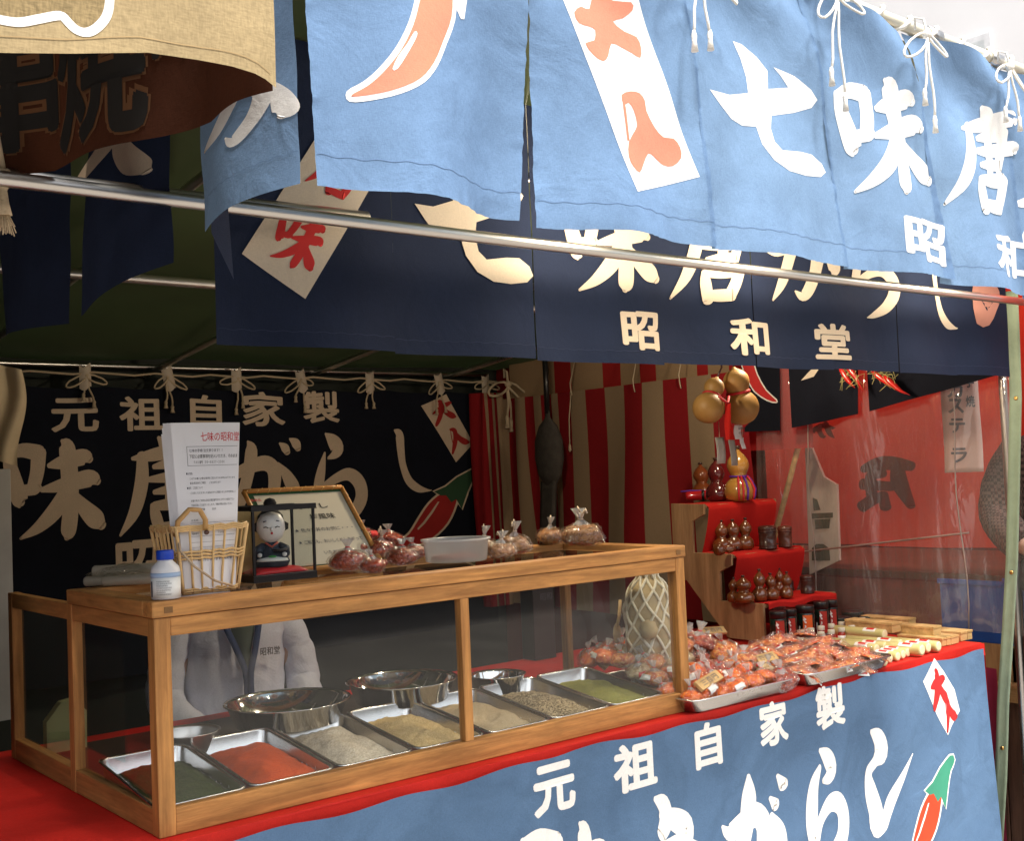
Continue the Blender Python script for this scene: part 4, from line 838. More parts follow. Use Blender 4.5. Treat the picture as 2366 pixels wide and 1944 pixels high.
for i, (nm, c1, c2, sc, kk) in enumerate(spices):
    xc = .105 + .2055 * i + (.004 if i > 3 else 0); yc = .20; zc = CT + .025
    t_ = thing('steel_tray', 'stainless steel tray holding ' + nm, 'tray', (xc, yc, zc), 'spice trays inside the case'); t_.rotation_euler = (tilt, 0, 0)
    tray_mesh(TWd, TL, TH).build('pan', M_tray, t_, local=True, bevel=0)
    MB().box((-TWd / 2 + .02, TL / 2 - .06, -.040), (TWd / 2 - .02, TL / 2 - .05, -.001)).build('prop', M_ply, t_, local=True)
    hp_ = tag(MB().grid(lambda u, v, i=i: (lambda x, y: Vector((x, y, .015 + (.033 + .004 * math.sin(i)) * math.exp(-((x / .075) ** 4 + ((y + .03) / .13) ** 4)) * (1 + .42 * noise.noise((x * 16 + i * 3, y * 13, i))) + .004 * noise.noise((x * 60, y * 60, i)) + (.010 if y > .02 else 0) * max(0, .5 - abs(x) * 8))))((u - .5) * TWd * .89, (v - .53) * TL * .88), 40, 60).build('spice_heap', spice_mat('spice_' + kk, c1, c2, sc), recalc=False), 'heap of ' + nm + ' in a steel tray', 'spice')
    hp_.location = (xc, yc, zc); hp_.rotation_euler = (tilt, 0, 0)
# steel bowls behind the trays
for k, (px, py, rpx, z, yy, lab) in enumerate(((664, 1618, 135, 1.01, .66, 'wide polished steel bowl behind the pale sesame tray'), (928, 1570, 122, 1.01, .68, 'wide polished steel bowl behind the golden sesame tray'), (1150, 1558, 62, .985, .75, 'small polished steel bowl behind the brown seed tray'), (435, 1690, 66, .985, .62, 'shallow dark steel dish behind the green powder tray'))):
    q = P(px, py, 2, z); dd = (q - CAM).length; r_ = rpx * dd / F
    MBb = MB().lathe([(0, -.054), (r_ * .74, -.054), (r_ * .82, -.050), (r_ * .95, -.006), (r_ * .97, 0), (r_ * 1.03, .001), (r_ * 1.03, -.001), (r_ * .975, -.004), (r_ * .84, -.054), (r_ * .76, -.058), (0, -.06)], (0, 0, .061), 40)
    ob = MBb.build('steel_bowl', M_bowl if k < 3 else M_steel); ob.location = (q.x, q.y, z - .061); tag(ob, lab, 'bowl')
    zb = z - .061
    if zb > CT + .004:
        st_ = MB().lathe([(r_ * .45, 0), (r_ * .45, zb - CT - .001)], (q.x, q.y, CT + .0005), 20).build('bowl_stand', M_blacklac); tag(st_, ('round dark stand under the bowl behind the pale sesame', 'round dark stand under the bowl behind the golden sesame', 'round dark stand under the small bowl in the case', 'round dark stand under the shallow dish in the case')[k], 'stand')
# things lying in the back of the case, left
q = P(150, 1690, 0, .12); nb = thing('folded_bag', 'pale yellow-green folded paper bag standing in the case at left', 'bag', (q.x, q.y, CT))
MB().prism([(-.05, 0), (.05, 0), (.052, .10), (.02, .135), (-.012, .13), (-.05, .085)], 1, -.015, .015).build('body', M('pale_green_paper', (.36, .36, .17), .8), nb, local=True)
MB().prism([(-.048, .04), (.048, .03), (.046, .05), (-.046, .06)], 1, -.017, -.0155).build('fold', M('pale_green_paper_dark', (.28, .29, .12), .8), nb, local=True)
# ------------------------------------------------------------------ goods on the lid
LZ = ZT + .001
# medicine-type bottle
q = P(389, 1386, 2, LZ); bt = thing('plastic_bottle', 'small white plastic bottle with bright blue cap and label on the case lid', 'bottle', (q.x + .004, q.y + .02, LZ)); ORIG[bt.name] = Vector()
MB().lathe([(.026, 0), (.028, .002), (.028, .056), (.026, .063), (.015, .074), (.0145, .078)], n=28).build('body', M('frosted_white_plastic', (.72, .73, .76), .35, trl=.15, var=.03), bt, local=True)
MB().lathe([(.0165, .077), (.0168, .078), (.0168, .093), (.0155, .0955), (0, .0957)], n=28).build('cap', M('blue_plastic_cap', (.01, .05, .42), .35), bt, local=True)
MB().lathe([(.0284, .004), (.0284, .042)], n=28).build('label', M('bottle_label', (.70, .72, .72), .5), bt, local=True, recalc=False)
MB().lathe([(.0286, .043), (.0286, .052)], n=28).build('label_band', M('bottle_band', (.30, .42, .62), .5), bt, local=True, recalc=False)
M_ink = M('grey_print_ink', (.10, .10, .12), .8)
def bent(r_, a0_):  # text on the bottle's side
    return lambda x, z, off: Vector((math.cos(a0_ + x / r_) * (r_ + off), math.sin(a0_ + x / r_) * (r_ + off), z))
for k in range(7):
    w_ = (.026, .030, .022, .030, .028, .018, .029)[k]; printed('label_text', bt, M_ink, fit([typeset('安全使用品質保証', .0)], -.016, .0345 - k * .0042, w_, .0026), lambda a_, b_, off: bent(.0286, R(-118))(a_, b_, off), .004, .0003)
printed('label_text', bt, M_ink, [poly([(-.034, .006), (-.027, .006), (-.027, .036), (-.034, .036)])], lambda a_, b_, off: bent(.0286, R(-118))(a_, b_, off), .004, .0003)
# wicker basket with order sheets
bcx, bcy = .145, .105
bsk = thing('wicker_basket', 'small pale wicker basket with a bent cane handle on the case lid', 'basket', (bcx, bcy, LZ)); bsk.scale = (1.3, 1.25, 1.15)
M_cane = M('pale_cane', (.60, .40, .18), .5, var=.15, vs=30, spec=.4)
bw0, bw1, bh = .046, .060, .118
def bq(u, h): # square-ish plan, u in 0..4
    r0 = bw0 + (bw1 - bw0) * h; k = int(u) % 4; f = u - int(u); c = [(-1, -1), (1, -1), (1, 1), (-1, 1)]; a_, b_ = c[k], c[(k + 1) % 4]
    return Vector(((a_[0] + (b_[0] - a_[0]) * f) * r0 * 1.02, (a_[1] + (b_[1] - a_[1]) * f) * r0 * .82, h * bh))
for k in range(24):
    u = k / 6 + .02; MB().tube([bq(u + .01 * (k % 2), h / 6) + Vector((0, 0, .002)) for h in range(7)], .0019 if k % 6 else .0028, 6).build('upright_cane', M_cane, bsk, local=True)
for h in (.03, .06, .52, .57, .62, .94, .97, 1.0):
    MB().tube([bq(4 * j / 40, h) * 1.0 + Vector((0, 0, .002)) + Vector((.0022 * math.sin(j * 2.4), .0022 * math.cos(j * 2.4), .0015 * math.sin(j * 3.3))) for j in range(41)], .0022, 6).build('woven_band', M_cane, bsk, local=True)
MB().box((-.044, -.036, .0005), (.044, .036, .003)).build('base', M_cane, bsk, local=True)
hd = [Vector((-.052 + .004 * 0, -.03, .105)), Vector((-.056, -.052, .130)), Vector((-.040, -.058, .150)), Vector((-.022, -.056, .148)), Vector((-.012, -.053, .13)), Vector((-.012, -.0515, .112))]
hh = [tuple(v) + (.0045,) for v in hd]
MB().tube([Vector(c[:3]) for c in [(lambda s: s)(p) for p in [tuple(v) for v in [hd[0].lerp(hd[1], k / 4) for k in range(4)] + [hd[1].lerp(hd[2], k / 4) for k in range(4)] + [hd[2].lerp(hd[3], k / 4) for k in range(4)] + [hd[3].lerp(hd[4], k / 4) for k in range(4)] + [hd[4], hd[5]]]]], .0042, 8).build('handle', M('handle_cane', (.46, .27, .10), .4), bsk, local=True)
MB().tube([Vector((-.052, -.04, .105)), Vector((-.056, -.056, .08)), Vector((-.034, -.058, .05)), Vector((.0, -.056, .022)), Vector((.03, -.054, .010))], .0022, 6).build('loose_handle', M('handle_cane_grey', (.40, .30, .2), .5), bsk, local=True)
MB().lathe([(0, .003), (.004, .0015), (.0045, 0)], (-.012, -.056, .108), 10, Matrix.Rotation(R(90), 4, 'X')).build('rivet', M_darkwood, bsk, local=True)
pap = thing('paper_sheaf', 'sheaf of white printed order sheets standing in the wicker basket', 'paper', (bcx, bcy, LZ)); ORIG[pap.name] = Vector(); pap.scale = (1.2, 1.25, 1.13); pap.location.x += .006
def sheetf(k):
    def f(x, z, off):
        s = .74 + .26 * z / .28; c = .012 * math.cos(x * 13)
        return Vector((x * s - .004 + .0015 * k * 0 - .0012 * k, -.028 - c + .0016 * k - off + .006 * (z / .28) * (k * .12), .008 + z))
    return f
for k in range(9):
    f = sheetf(k); MB().grid(lambda u, v: f(-.062 + .124 * u, .300 * v - .0012 * k * (k % 3), 0), 14, 8).build('sheet', M_paper, pap, local=True, recalc=False)
f0 = sheetf(0); M_redink = M('red_ink', (.62, .05, .06), .8); M_blueink = M('dark_ink', (.05, .055, .09), .8)
printed('heading', pap, M_redink, fit([typeset('七味の昭和堂', .004)], -.012, .266, .073, .017), f0, .01, .0004)
for t_, x, z, w_, h_, mt_ in (('七味の手順 注文承ります！！', -.034, .2465, .062, .006, M_blueink), ('下記に必要事項を記入いただき、そのまま', -.034, .2355, .092, .0068, M_black), ('ＦＡＸ 番号　０６－６６２７－２２８８', -.026, .2255, .058, .0056, M_black), ('●お支払', -.042, .206, .012, .0045, M_blueink), ('この下の欄に必要な事項をご記入のうえお申込み下さいませ', -.036, .197, .09, .004, M_ink), ('商品発送後のご確認　　ご注文承ります', -.036, .189, .06, .004, M_ink),
                          ('●送料　ご注文について', -.042, .180, .03, .0045, M_blueink), ('ご注文いただきました商品はすぐに発送いたします何卒宜しく', -.036, .171, .092, .004, M_ink), ('お届け先のご住所お名前お電話番号をはっきりとお書き下さい', -.036, .157, .09, .0042, M_ink), ('代金引換にてお送りいたします。到着の際お支払い下さい', -.036, .149, .085, .0042, M_ink), ('お品物　数量　　　合計', -.036, .141, .05, .0042, M_ink), ('お名前', -.038, .122, .014, .004, M_ink), ('ご住所', -.038, .110, .014, .004, M_ink), ('電話番号　　　　　　　　　　　　ＦＡＸ番号', -.038, .098, .072, .004, M_ink), ('　　月　　日　　　　備考　　　様', -.03, .06, .08, .0045, M_ink), ('有難うございます　昭和堂', -.03, .05, .08, .005, M_blueink)):
    printed('print_line', pap, mt_, fit([typeset(t_, .002)], x, z, w_, h_), f0, .012, .0004)
for z in (.119, .107, .095, .084, .075): printed('rule_line', pap, M_ink, [poly([(-.04, z), (.056, z), (.056, z + .0005), (-.04, z + .0005)])], f0, .012, .0004)
for a_ in ((-.038, .222, .058, .2226), (-.038, .2565, .058, .2571), (-.038, .222, -.0374, .2571)): printed('rule_line', pap, M_ink, [poly([(a_[0], a_[1]), (a_[2], a_[1]), (a_[2], a_[3]), (a_[0], a_[3])])], f0, .012, .0004)
# rolled clear bags behind the bottle
q = P(330, 1352, 2, LZ); rb = thing('rolled_plastic_bags', 'rolled translucent plastic bags lying behind the white bottle', 'plastic bags', (q.x, q.y, LZ))
M_film2 = M('milky_film', (.55, .50, .40), .25, trl=.4, var=.1, bump=.3, bs=40)
for k, (dx, dy, r_, a_) in enumerate(((0, 0, .013, -35), (-.03, .035, .012, -40), (.0, .055, .014, -30))):
    c, s_ = math.cos(R(a_)), math.sin(R(a_)); MB().tube([Vector((dx + c * t, dy + s_ * t, r_ + .0005 + (.018 if k == 2 else 0))) for t in (-.09, -.085, -.04, 0, .04, .085, .09)], [r_ * .7, r_, r_ * .96, r_, r_ * .97, r_, r_ * .7], 12).build('roll', M_film2, rb, local=True)
MB().grid(lambda u, v: Vector((-.10 + .16 * u, -.005 + .10 * v, .026 + .022 * math.sin(u * 3) * math.sin(v * 2.5) + .004 * noise.noise((u * 7, v * 7, 1)))), 14, 10).build('loose_film', M_bag, rb, local=True, recalc=False)
# doll in a lacquered glass box
qd = P(596, 1357, 2, LZ); dcx, dcy = .367, .205
DW, DD, DH = .150, .100, .169
dc = thing('doll_case', 'black-framed glass box for a doll on the case lid', 'glass case', (dcx, dcy, LZ))
box2 = lambda n, lo, hi, mt, p, b=.001: MB().box(lo, hi).build(n, mt, p, b, local=True)
box2('base', (-DW / 2 - .004, -DD / 2 - .004, .0), (DW / 2 + .004, DD / 2 + .004, .016), M_blacklac, dc); box2('roof_frame', (-DW / 2 - .006, -DD / 2 - .006, DH - .012), (DW / 2 + .006, -DD / 2 + .004, DH), M_blacklac, dc)
box2('roof_frame', (-DW / 2 - .006, DD / 2 - .004, DH - .012), (DW / 2 + .006, DD / 2 + .006, DH), M_blacklac, dc); box2('roof_frame', (-DW / 2 - .006, -DD / 2 + .004, DH - .011), (-DW / 2 + .004, DD / 2 - .004, DH - .001), M_blacklac, dc); box2('roof_frame', (DW / 2 - .004, -DD / 2 + .004, DH - .011), (DW / 2 + .006, DD / 2 - .004, DH - .001), M_blacklac, dc)
for x in (-1, 1):
    for y in (-1, 1): box2('post', (x * DW / 2 - .003, y * DD / 2 - .003, .016), (x * DW / 2 + .003, y * DD / 2 + .003, DH - .012), M_blacklac, dc)
M_gold = M('gold_paper', (.62, .42, .16), .5, var=.15, vs=20)
box2('back_panel', (-DW / 2 + .003, DD / 2 - .002, .016), (DW / 2 - .060, DD / 2 - .0005, DH - .012), M_gold, dc, 0)
box2('glass_pane', (-DW / 2 + .003, -DD / 2 - .0005, .016), (DW / 2 - .003, -DD / 2 + .0005, DH - .012), M_glass, dc, 0); box2('glass_pane', (-DW / 2 - .0005, -DD / 2 + .003, .016), (-DW / 2 + .0005, DD / 2 - .003, DH - .012), M_glass, dc, 0); box2('glass_pane', (DW / 2 - .0005, -DD / 2 + .003, .016), (DW / 2 + .0005, DD / 2 - .003, DH - .012), M_glass, dc, 0)
cu_ = tag(MB().grid(lambda u, v: Vector((-.066 + .132 * u, -.042 + .080 * v, .0005 + .013 * (1 - (2 * u - 1) ** 6) * (1 - (2 * v - 1) ** 6) + .0008 * noise.noise((u * 8, v * 8, 0)))), 20, 16).build('doll_cushion', M('red_silk', (.55, .015, .02), .45, var=.1), solid=-.0005), 'red silk cushion under the doll in the glass box', 'cushion'); cu_.location = (dcx, dcy, LZ + .0165)
doll = thing('doll', 'seated kimono doll with white face and black topknot in the glass box', 'doll', (dcx - .008, dcy - .004, LZ + .030))
doll.rotation_euler = (0, 0, R(-24)); doll.scale = (1.36,) * 3
M_dollwhite = M('doll_white', (.82, .78, .75), .35, var=.02); M_kimono = M('dark_kimono', (.025, .035, .055), .6, var=.3, vs=80)
MB().lathe([(0, 0), (.026, .0), (.030, .008), (.026, .018), (.016, .030), (.013, .038), (.007, .043)], n=24, sy=.8).build('kimono', M_kimono, doll, local=True)
MB().lathe([(0, .038), (.006, .040), (.014, .046), (.018, .056), (.0175, .066), (.013, .075), (.006, .079), (0, .080)], n=24, sy=.92).build('head', M_dollwhite, doll, local=True)
MB().lathe([(.0150, .058), (.0172, .066), (.0160, .074), (.010, .0805), (.004, .083), (0, .0835)], (0, .0060, 0), 24).lathe([(0, 0), (.006, .002), (.0085, .008), (.006, .013), (0, .015)], (0, .003, .082), 14).lathe([(0, -.007), (.006, -.004), (.0065, .003), (0, .007)], (.0165, .006, .060), 12).lathe([(0, -.007), (.006, -.004), (.0065, .003), (0, .007)], (-.0165, .006, .060), 12).build('hair', M_black, doll, local=True)
for sg in (-1, 1):
    MB().tube([(sg * .010, -.0162, .0595), (sg * .0072, -.0176, .0606), (sg * .0042, -.0178, .0592)], .0006, 5).build('eye', M_black, doll, local=True)
    MB().tube([(sg * .010, -.0148, .067), (sg * .006, -.0160, .0678)], .0007, 5).build('eyebrow', M_ink, doll, local=True)
    MB().lathe([(0, -.004), (.0035, -.002), (.004, .002), (0, .005)], (sg * .020, -.016, .020), 10).build('hand', M_dollwhite, doll, local=True)
    MB().tube([(sg * .012, 0, .034), (sg * .022, -.006, .028), (sg * .021, -.015, .021)], [.007, .0085, .008], 10).build('sleeve', M_kimono, doll, local=True)
MB().lathe([(0, 0), (.0016, .001), (.0012, .003), (0, .0035)], (0, -.0182, .0505), 8).build('mouth', M_redink, doll, local=True); MB().lathe([(0, 0), (.0018, .001), (.0014, .0045), (0, .006)], (0, -.0178, .0545), 8).build('nose', M_dollwhite, doll, local=True)
MB().tube([(-.010, -.008, .040), (0, -.0135, .033), (.010, -.008, .040)], .0018, 6).build('collar', M('collar_red', (.6, .12, .08), .6), doll, local=True)
MB().lathe([(.0, 0), (.026, 0), (.024, .004), (.008, .007), (0, .007)], (.0, -.018, .010), 16, sy=.45).build('apron_fan', M('fan_white', (.7, .7, .66), .6), doll, local=True); MB().lathe([(0, 0), (.008, .001), (.006, .010), (0, .011)], (0, -.0205, .009), 10, sy=.6).build('sash_knot', M('green_silk', (.05, .28, .06), .5), doll, local=True)
MB().lathe([(.0, 0), (.011, .001), (.013, .004), (.0, .0042)], (.012, -.024, .026), 14).build('black_bowl', M_blacklac, doll, local=True)
for ch_ in doll.children:
    if ch_.name.split('.')[0] in ('head', 'hair', 'eye', 'eyebrow', 'mouth', 'nose'): ch_.scale = (1.3,) * 3; ch_.location.z = -.012
# menu board leaning behind
q0, q1, q2, q3 = [Vector(v) for v in ((P(612, 1300, 1, .40)), (P(876, 1268, 1, .36)), (P(812, 1135, 1, .44)), (P(645, 1138, 1, .46)))]
bl = P(672, 1300, 2, LZ + .004); br = P(880, 1266, 2, LZ + .004)
A0 = Vector((P(655, 1310, 1, .36).x, .36, LZ + .003)); A1 = Vector((P(880, 1280, 1, .36).x, .36, LZ + .003))
hB = (P(800, 1128, 1, .455).z - LZ); wB = A1.x - A0.x
mb_ = thing('menu_board', 'cane-framed menu board with cream paper leaning behind the doll box', 'sign board', A0); ORIG[mb_.name] = Vector(); lean = math.atan2(.11, hB); mb_.rotation_euler = (-lean, 0, 0)
hB = hB / math.cos(lean)
xs0 = -.045
def skew(x, z): return x + xs0 * z / hB * 1.0
def mbp(x, z, y): return Vector((skew(x, z), y, z))
for (xa, za, xb, zb_) in ((0, 0, wB, 0), (0, hB, wB, hB), (0, 0, 0, hB), (wB, 0, wB, hB)):
    MB().tube([mbp(xa + (xb - xa) * k / 8, za + (zb_ - za) * k / 8, 0) for k in range(9)], .006, 8).build('frame_cane', M('frame_bamboo', (.50, .22, .05), .4, var=.2), mb_, local=True)
M_wire = M('gold_binding', (.62, .42, .14), .35, metal=.6)
for k in range(9):
    MB().tube([mbp(wB * (.06 + k * .11), hB, 0) + Vector((.007 * math.sin(t) - .008 * t / 6.3, -.0068 * math.cos(t), .0068 * math.sin(t))) for t in [2 * math.pi * j / 10 for j in range(11)]], .0009, 4).build('binding', M_wire, mb_, local=True)
    if k < 7: MB().tube([mbp(wB, hB * (.1 + k * .13), 0) + Vector((.0068 * math.sin(t), -.0068 * math.cos(t), .008 * t / 6.3)) for t in [2 * math.pi * j / 10 for j in range(11)]], .0009, 4).build('binding', M_wire, mb_, local=True)
MB().grid(lambda u, v: mbp(.004 + (wB - .008) * u, .004 + (hB - .008) * v, .004), 2, 2).build('backing', M('green_mount', (.04, .13, .05), .7), mb_, local=True, recalc=False)
MB().grid(lambda u, v: mbp(.022 + (wB - .030) * u, .010 + (hB - .022) * v, .002), 2, 2).build('paper', M('cream_paper', (.66, .60, .46), .85, var=.03), mb_, local=True, recalc=False)
for t_, x, z, w_, h_, mt_, b_ in (('新商品', .03, .87, .10, .035, M_redink, .01), ('昆布だし', .30, .74, .46, .07, M_black, .01), ('梅風味', .52, .60, .26, .075, M_black, .01), ('★ 色々な丼のお供に・・・', .30, .45, .60, .05, M_ink, .005), ('★ ご飯にも、おいしくめしあがって', .28, .30, .66, .05, M_ink, .005), ('いただけます。', .48, .16, .30, .045, M_ink, .005), ('一袋 五百円', .56, .05, .32, .05, M_ink, .005)):
    printed('menu_text', mb_, mt_, fit([typeset(t_, b_)], wB * x, hB * z, wB * w_, hB * h_), lambda a_, c_, off: mbp(a_, c_, .0015 - off), 0, .0005)
# clear plastic tub
q = P(1078, 1300, 2, LZ); tb = thing('plastic_tub', 'translucent round plastic tub with thin rim on the case lid', 'tub', (.875, .20, LZ)); tb.scale = (1.08, 1.08, 1.0)
MB().lathe([(.068, .0005), (.072, .003), (.077, .052), (.082, .053), (.0825, .058), (.079, .0585), (.0755, .055), (.071, .005), (0, .0045)], n=40).build('bowl', CLEAR('frosted_tub_plastic', (.9, .9, .92), .15, 1.0, haze=.32), tb, local=True)
MB().lathe([(.06, 0), (.055, .008), (.03, .012), (0, .011)], (0, 0, .006), 20).build('contents', M('red_flakes', (.2, .03, .02), .8, bump=1, bs=90), tb, local=True)

# ------------------------------------------------------------------ bagged goods
def nugget(name, c1, c2, sc, rough=.35):
    mt = spice_mat(name, c1, c2, sc, rough, 1.0)
    p = [n for n in mt.node_tree.nodes if n.type == 'BSDF_PRINCIPLED'][0]; p.inputs['Coat Weight'].default_value = .35; p.inputs['Coat Roughness'].default_value = .1
    return mt
M_chil = nugget('chilli_flake_mix', (.14, .010, .003), (.50, .06, .012), 170); M_peel = nugget('orange_peel_sweets', (.66, .06, .004), (.92, .23, .015), 120); M_crack = nugget('pale_crackers', (.42, .26, .10), (.78, .62, .36), 110); M_mix = nugget('red_gold_mix', (.50, .03, .01), (.82, .36, .08), 140); M_tea = nugget('brown_dried_flakes', (.20, .07, .02), (.46, .22, .08), 160)
M_stick = M('red_sticker', (.60, .03, .03), .4); M_stickw = M('white_sticker', (.8, .78, .74), .4); M_tuft = CLEAR('twisted_film', (.93, .92, .9), .1, 1.0, haze=.35, crinkle=1, cs=70)
M_twist = M('cream_tie_tape', (.65, .52, .38), .7)
def bag(name, label, mat, seed, s=.05, flat=.62, group=None, sticker=None, neck=1.0, tape=False):
    rn = random.Random(seed); ob = thing(name, label, 'bag', (0, 0, 0), group)
    def lump(u, v, g, cr):
        th = u * 2 * math.pi; ph = (v - .5) * math.pi; d = Vector((math.cos(th) * math.cos(ph), math.sin(th) * math.cos(ph), math.sin(ph)))
        k = 1 + .16 * noise.noise(d * 1.6 + Vector((seed, 0, 0))) + cr * noise.noise(d * 5.5 + Vector((0, seed, 0)))
        return Vector((d.x * s * k * g, d.y * s * .85 * k * g, max(0, s * flat * (1 + d.z * k * g))))
    MB().grid(lambda u, v: lump(u, v, .95, .10), 22, 12).build('contents', mat, ob, local=True)
    fm = MB().grid(lambda u, v: lump(u % 1, v, 1.06 + .07 * rn.random() * math.sin(v * 3.14), .2), 18, 10, False).build('film', M_bag, ob, local=True)
    top = s * flat * 2 * .93; lx, ly = rn.uniform(-.3, .3) * s, rn.uniform(-.3, .3) * s
    MB().grid(lambda u, v: (lambda r_: Vector((r_ * math.cos(u * 6.283) * (1 + .25 * math.sin(u * 31)) + lx * v, r_ * math.sin(u * 6.283) * (1 + .25 * math.sin(u * 37)) * .7 + ly * v, top + s * .75 * neck * v)))(s * (.34 - .26 * min(1, v * 2.6) + .34 * max(0, v - .38))), 28, 8).build('gathered_neck', M_tuft, ob, local=True)
    c = Vector((lx * .35, ly * .35, top + s * .26 * neck)); MB().tube([c + Vector((.10 * s * math.cos(t), .08 * s * math.sin(t), .01 * s * math.sin(2 * t))) for t in [2 * math.pi * j / 10 for j in range(11)]], .035 * s, 5).build('twist_tie', M_twist if tape else M_stick, ob, local=True)
    if tape: MB().tube([c, c + Vector((.1 * s, 0, .25 * s)), c + Vector((.25 * s, -.05 * s, .42 * s)), c + Vector((.30 * s, -.08 * s, .25 * s))], .06 * s, 6).tube([c, c + Vector((-.12 * s, 0, .3 * s)), c + Vector((-.1 * s, -.05 * s, .55 * s)), c + Vector((.02 * s, -.08 * s, .3 * s))], .055 * s, 6).build('tie_tape', M_twist, ob, local=True)
    if sticker:
        th0 = rn.uniform(-2.4, -1.2); MB().grid(lambda u, v: lump((th0 + (u - .5) * .75) / 6.283, .58 + .2 * (v - .5), 1.085, .16), 6, 5).build('sticker', sticker, ob, local=True)
    return ob
BG = 'chilli bags on the case lid'
for k, (x, y, s, dz, lab) in enumerate(((700, 1185, .042, 0, 'bag of red-brown chilli flakes beside the doll box, nearest the front'), (752, 1190, .030, 0, 'small bag of chilli flakes in the middle of the lid heap'), (690, 1150, .040, .02, 'bag of chilli flakes lying up behind the doll box'), (770, 1165, .040, .01, 'bag of chilli flakes with a pale tie in the lid heap'), (815, 1172, .036, 0, 'right-hand bag of the chilli flake heap on the lid'), (735, 1150, .036, .035, 'topmost bag of the chilli flake heap on the lid'), (720, 1168, .036, .018, 'chilli bag wedged in the middle of the lid heap'), (790, 1150, .036, .022, 'chilli bag high on the right of the lid heap'), (665, 1172, .034, .0, 'chilli bag pushed against the doll box'), (840, 1160, .032, 0, 'farthest right small chilli bag beside the lid heap'))):
    q = PD(x, y, 2, LZ); o = bag('spice_bag', lab, M_chil, 30 + k, s, .5, None, M_stick if k % 2 else None, .8, tape=(k == 3)); o.location = (q.x + .055, max(q.y + .05, .07), LZ + dz); o.rotation_euler = (0, 0, k * 1.3); o.scale = (1.2,) * 3
for k, (x, y, s, lab) in enumerate(((985, 1155, .042, 'brown bag tied with pale tape behind the plastic tub'), (1020, 1158, .036, 'second taped brown bag behind the plastic tub'), (1050, 1150, .046, 'brown bag with a turquoise sticker right of the plastic tub'), (1195, 1132, .056, 'shiny brown bag with twisted neck alone near the right end of the lid'), (1155, 1128, .042, 'dim brown bag behind the lone shiny bag on the lid'))):
    q = PD(x, y, 2, LZ); o = bag('spice_bag', lab, M_tea, 50 + k, s, .5, None, M('turquoise_sticker', (.05, .45, .45), .5) if k == 2 else None, 1.0, tape=True); o.location = (q.x + .06, min(max(q.y + (.05 if k != 4 else .12), .06), .44), LZ); o.scale = (1.15,) * 3; o.rotation_euler = (0, 0, k * 1.7 + .4)
# two steel trays of bags on the counter
q = P(1602, 1632, 2, CT + .035)
TR = []
for k, (fl, fr_, dpt, lab) in enumerate((((1606, 1624), (1856, 1565), .50, 'long steel tray heaped with bagged sweets next to the case'), ((1870, 1562), (2041, 1511), .40, 'steel tray of flat red packets right of the sweets tray'))):
    a_, b_ = P(*fl, 2, CT + .04), P(*fr_, 2, CT + .04); w_ = b_.x - a_.x; yy = min(a_.y, b_.y)
    t_ = thing('steel_tray', lab, 'tray', ((a_.x + b_.x) / 2, yy + dpt / 2 + .002, CT + .002)); tray_mesh(w_, dpt, .040, r_=.028).build('pan', M_tray, t_, local=True); TR.append((a_.x, b_.x, yy + .002, yy + dpt))
protos = {}
labs = {'peel': ('clear bag of bright orange sweets at the front of the tray', M_peel, M_stickw), 'crack': ('clear twisted bag of pale crackers with red print in the tray heap', M_crack, M_stick), 'mix': ('clear twisted bag of red and gold sweets in the tray heap', M_mix, M_stickw), 'red': ('clear twisted bag of dark red chilli sweets in the tray heap', M_chil, None)}
ORD = ('first', 'second', 'third', 'fourth', 'fifth', 'sixth', 'seventh')
BAGN = {'peel': 'clear bag of bright orange sweets', 'crack': 'clear twisted bag of pale crackers', 'mix': 'clear twisted bag of red-gold sweets', 'red': 'clear twisted bag of dark red sweets'}
def put(kind, loc, rot, sc, flatz=1, row=0, col=0):
    lab = BAGN[kind] + ', ' + ORD[col] + ' from left in heap row ' + ORD[row] + ' from front'
    if kind not in protos: protos[kind] = []
    if len(protos[kind]) < 3:
        o = bag('sweet_bag', lab, labs[kind][1], 70 + len(protos[kind]) + hash(kind) % 1 + len(kind) * 7, .045, .55, kind + ' bags heaped in the trays', labs[kind][2], .95); protos[kind].append(o); o.location = loc; o.rotation_euler = rot; o.scale = (sc, sc, sc * flatz)
    else: dup(protos[kind][random.randrange(3)], loc, rot, (sc, sc, sc * flatz), lab, kind + ' bags heaped in the trays')
rnd = random.Random(11)
x0, x1, y0, y1 = TR[0]
for row in range(7):
    yy = y0 + .05 + row * .066
    for c in range(7):
        xx = x0 + .05 + c * (x1 - x0 - .09) / 6 + rnd.uniform(-.012, .012); hz = CT + .008 + min(.075, row * .018) + rnd.uniform(0, .015)
        kind = 'peel' if row < 2 and c < 6 else rnd.choice(('crack', 'mix', 'crack', 'red', 'peel') if c < 4 else ('red', 'mix', 'crack', 'mix'))
        put(kind, (xx, yy + rnd.uniform(-.01, .01), hz), (rnd.uniform(-.5, .5), rnd.uniform(-.5, .5), rnd.uniform(0, 6.28)), rnd.uniform(.85, 1.2), 1, row, c)
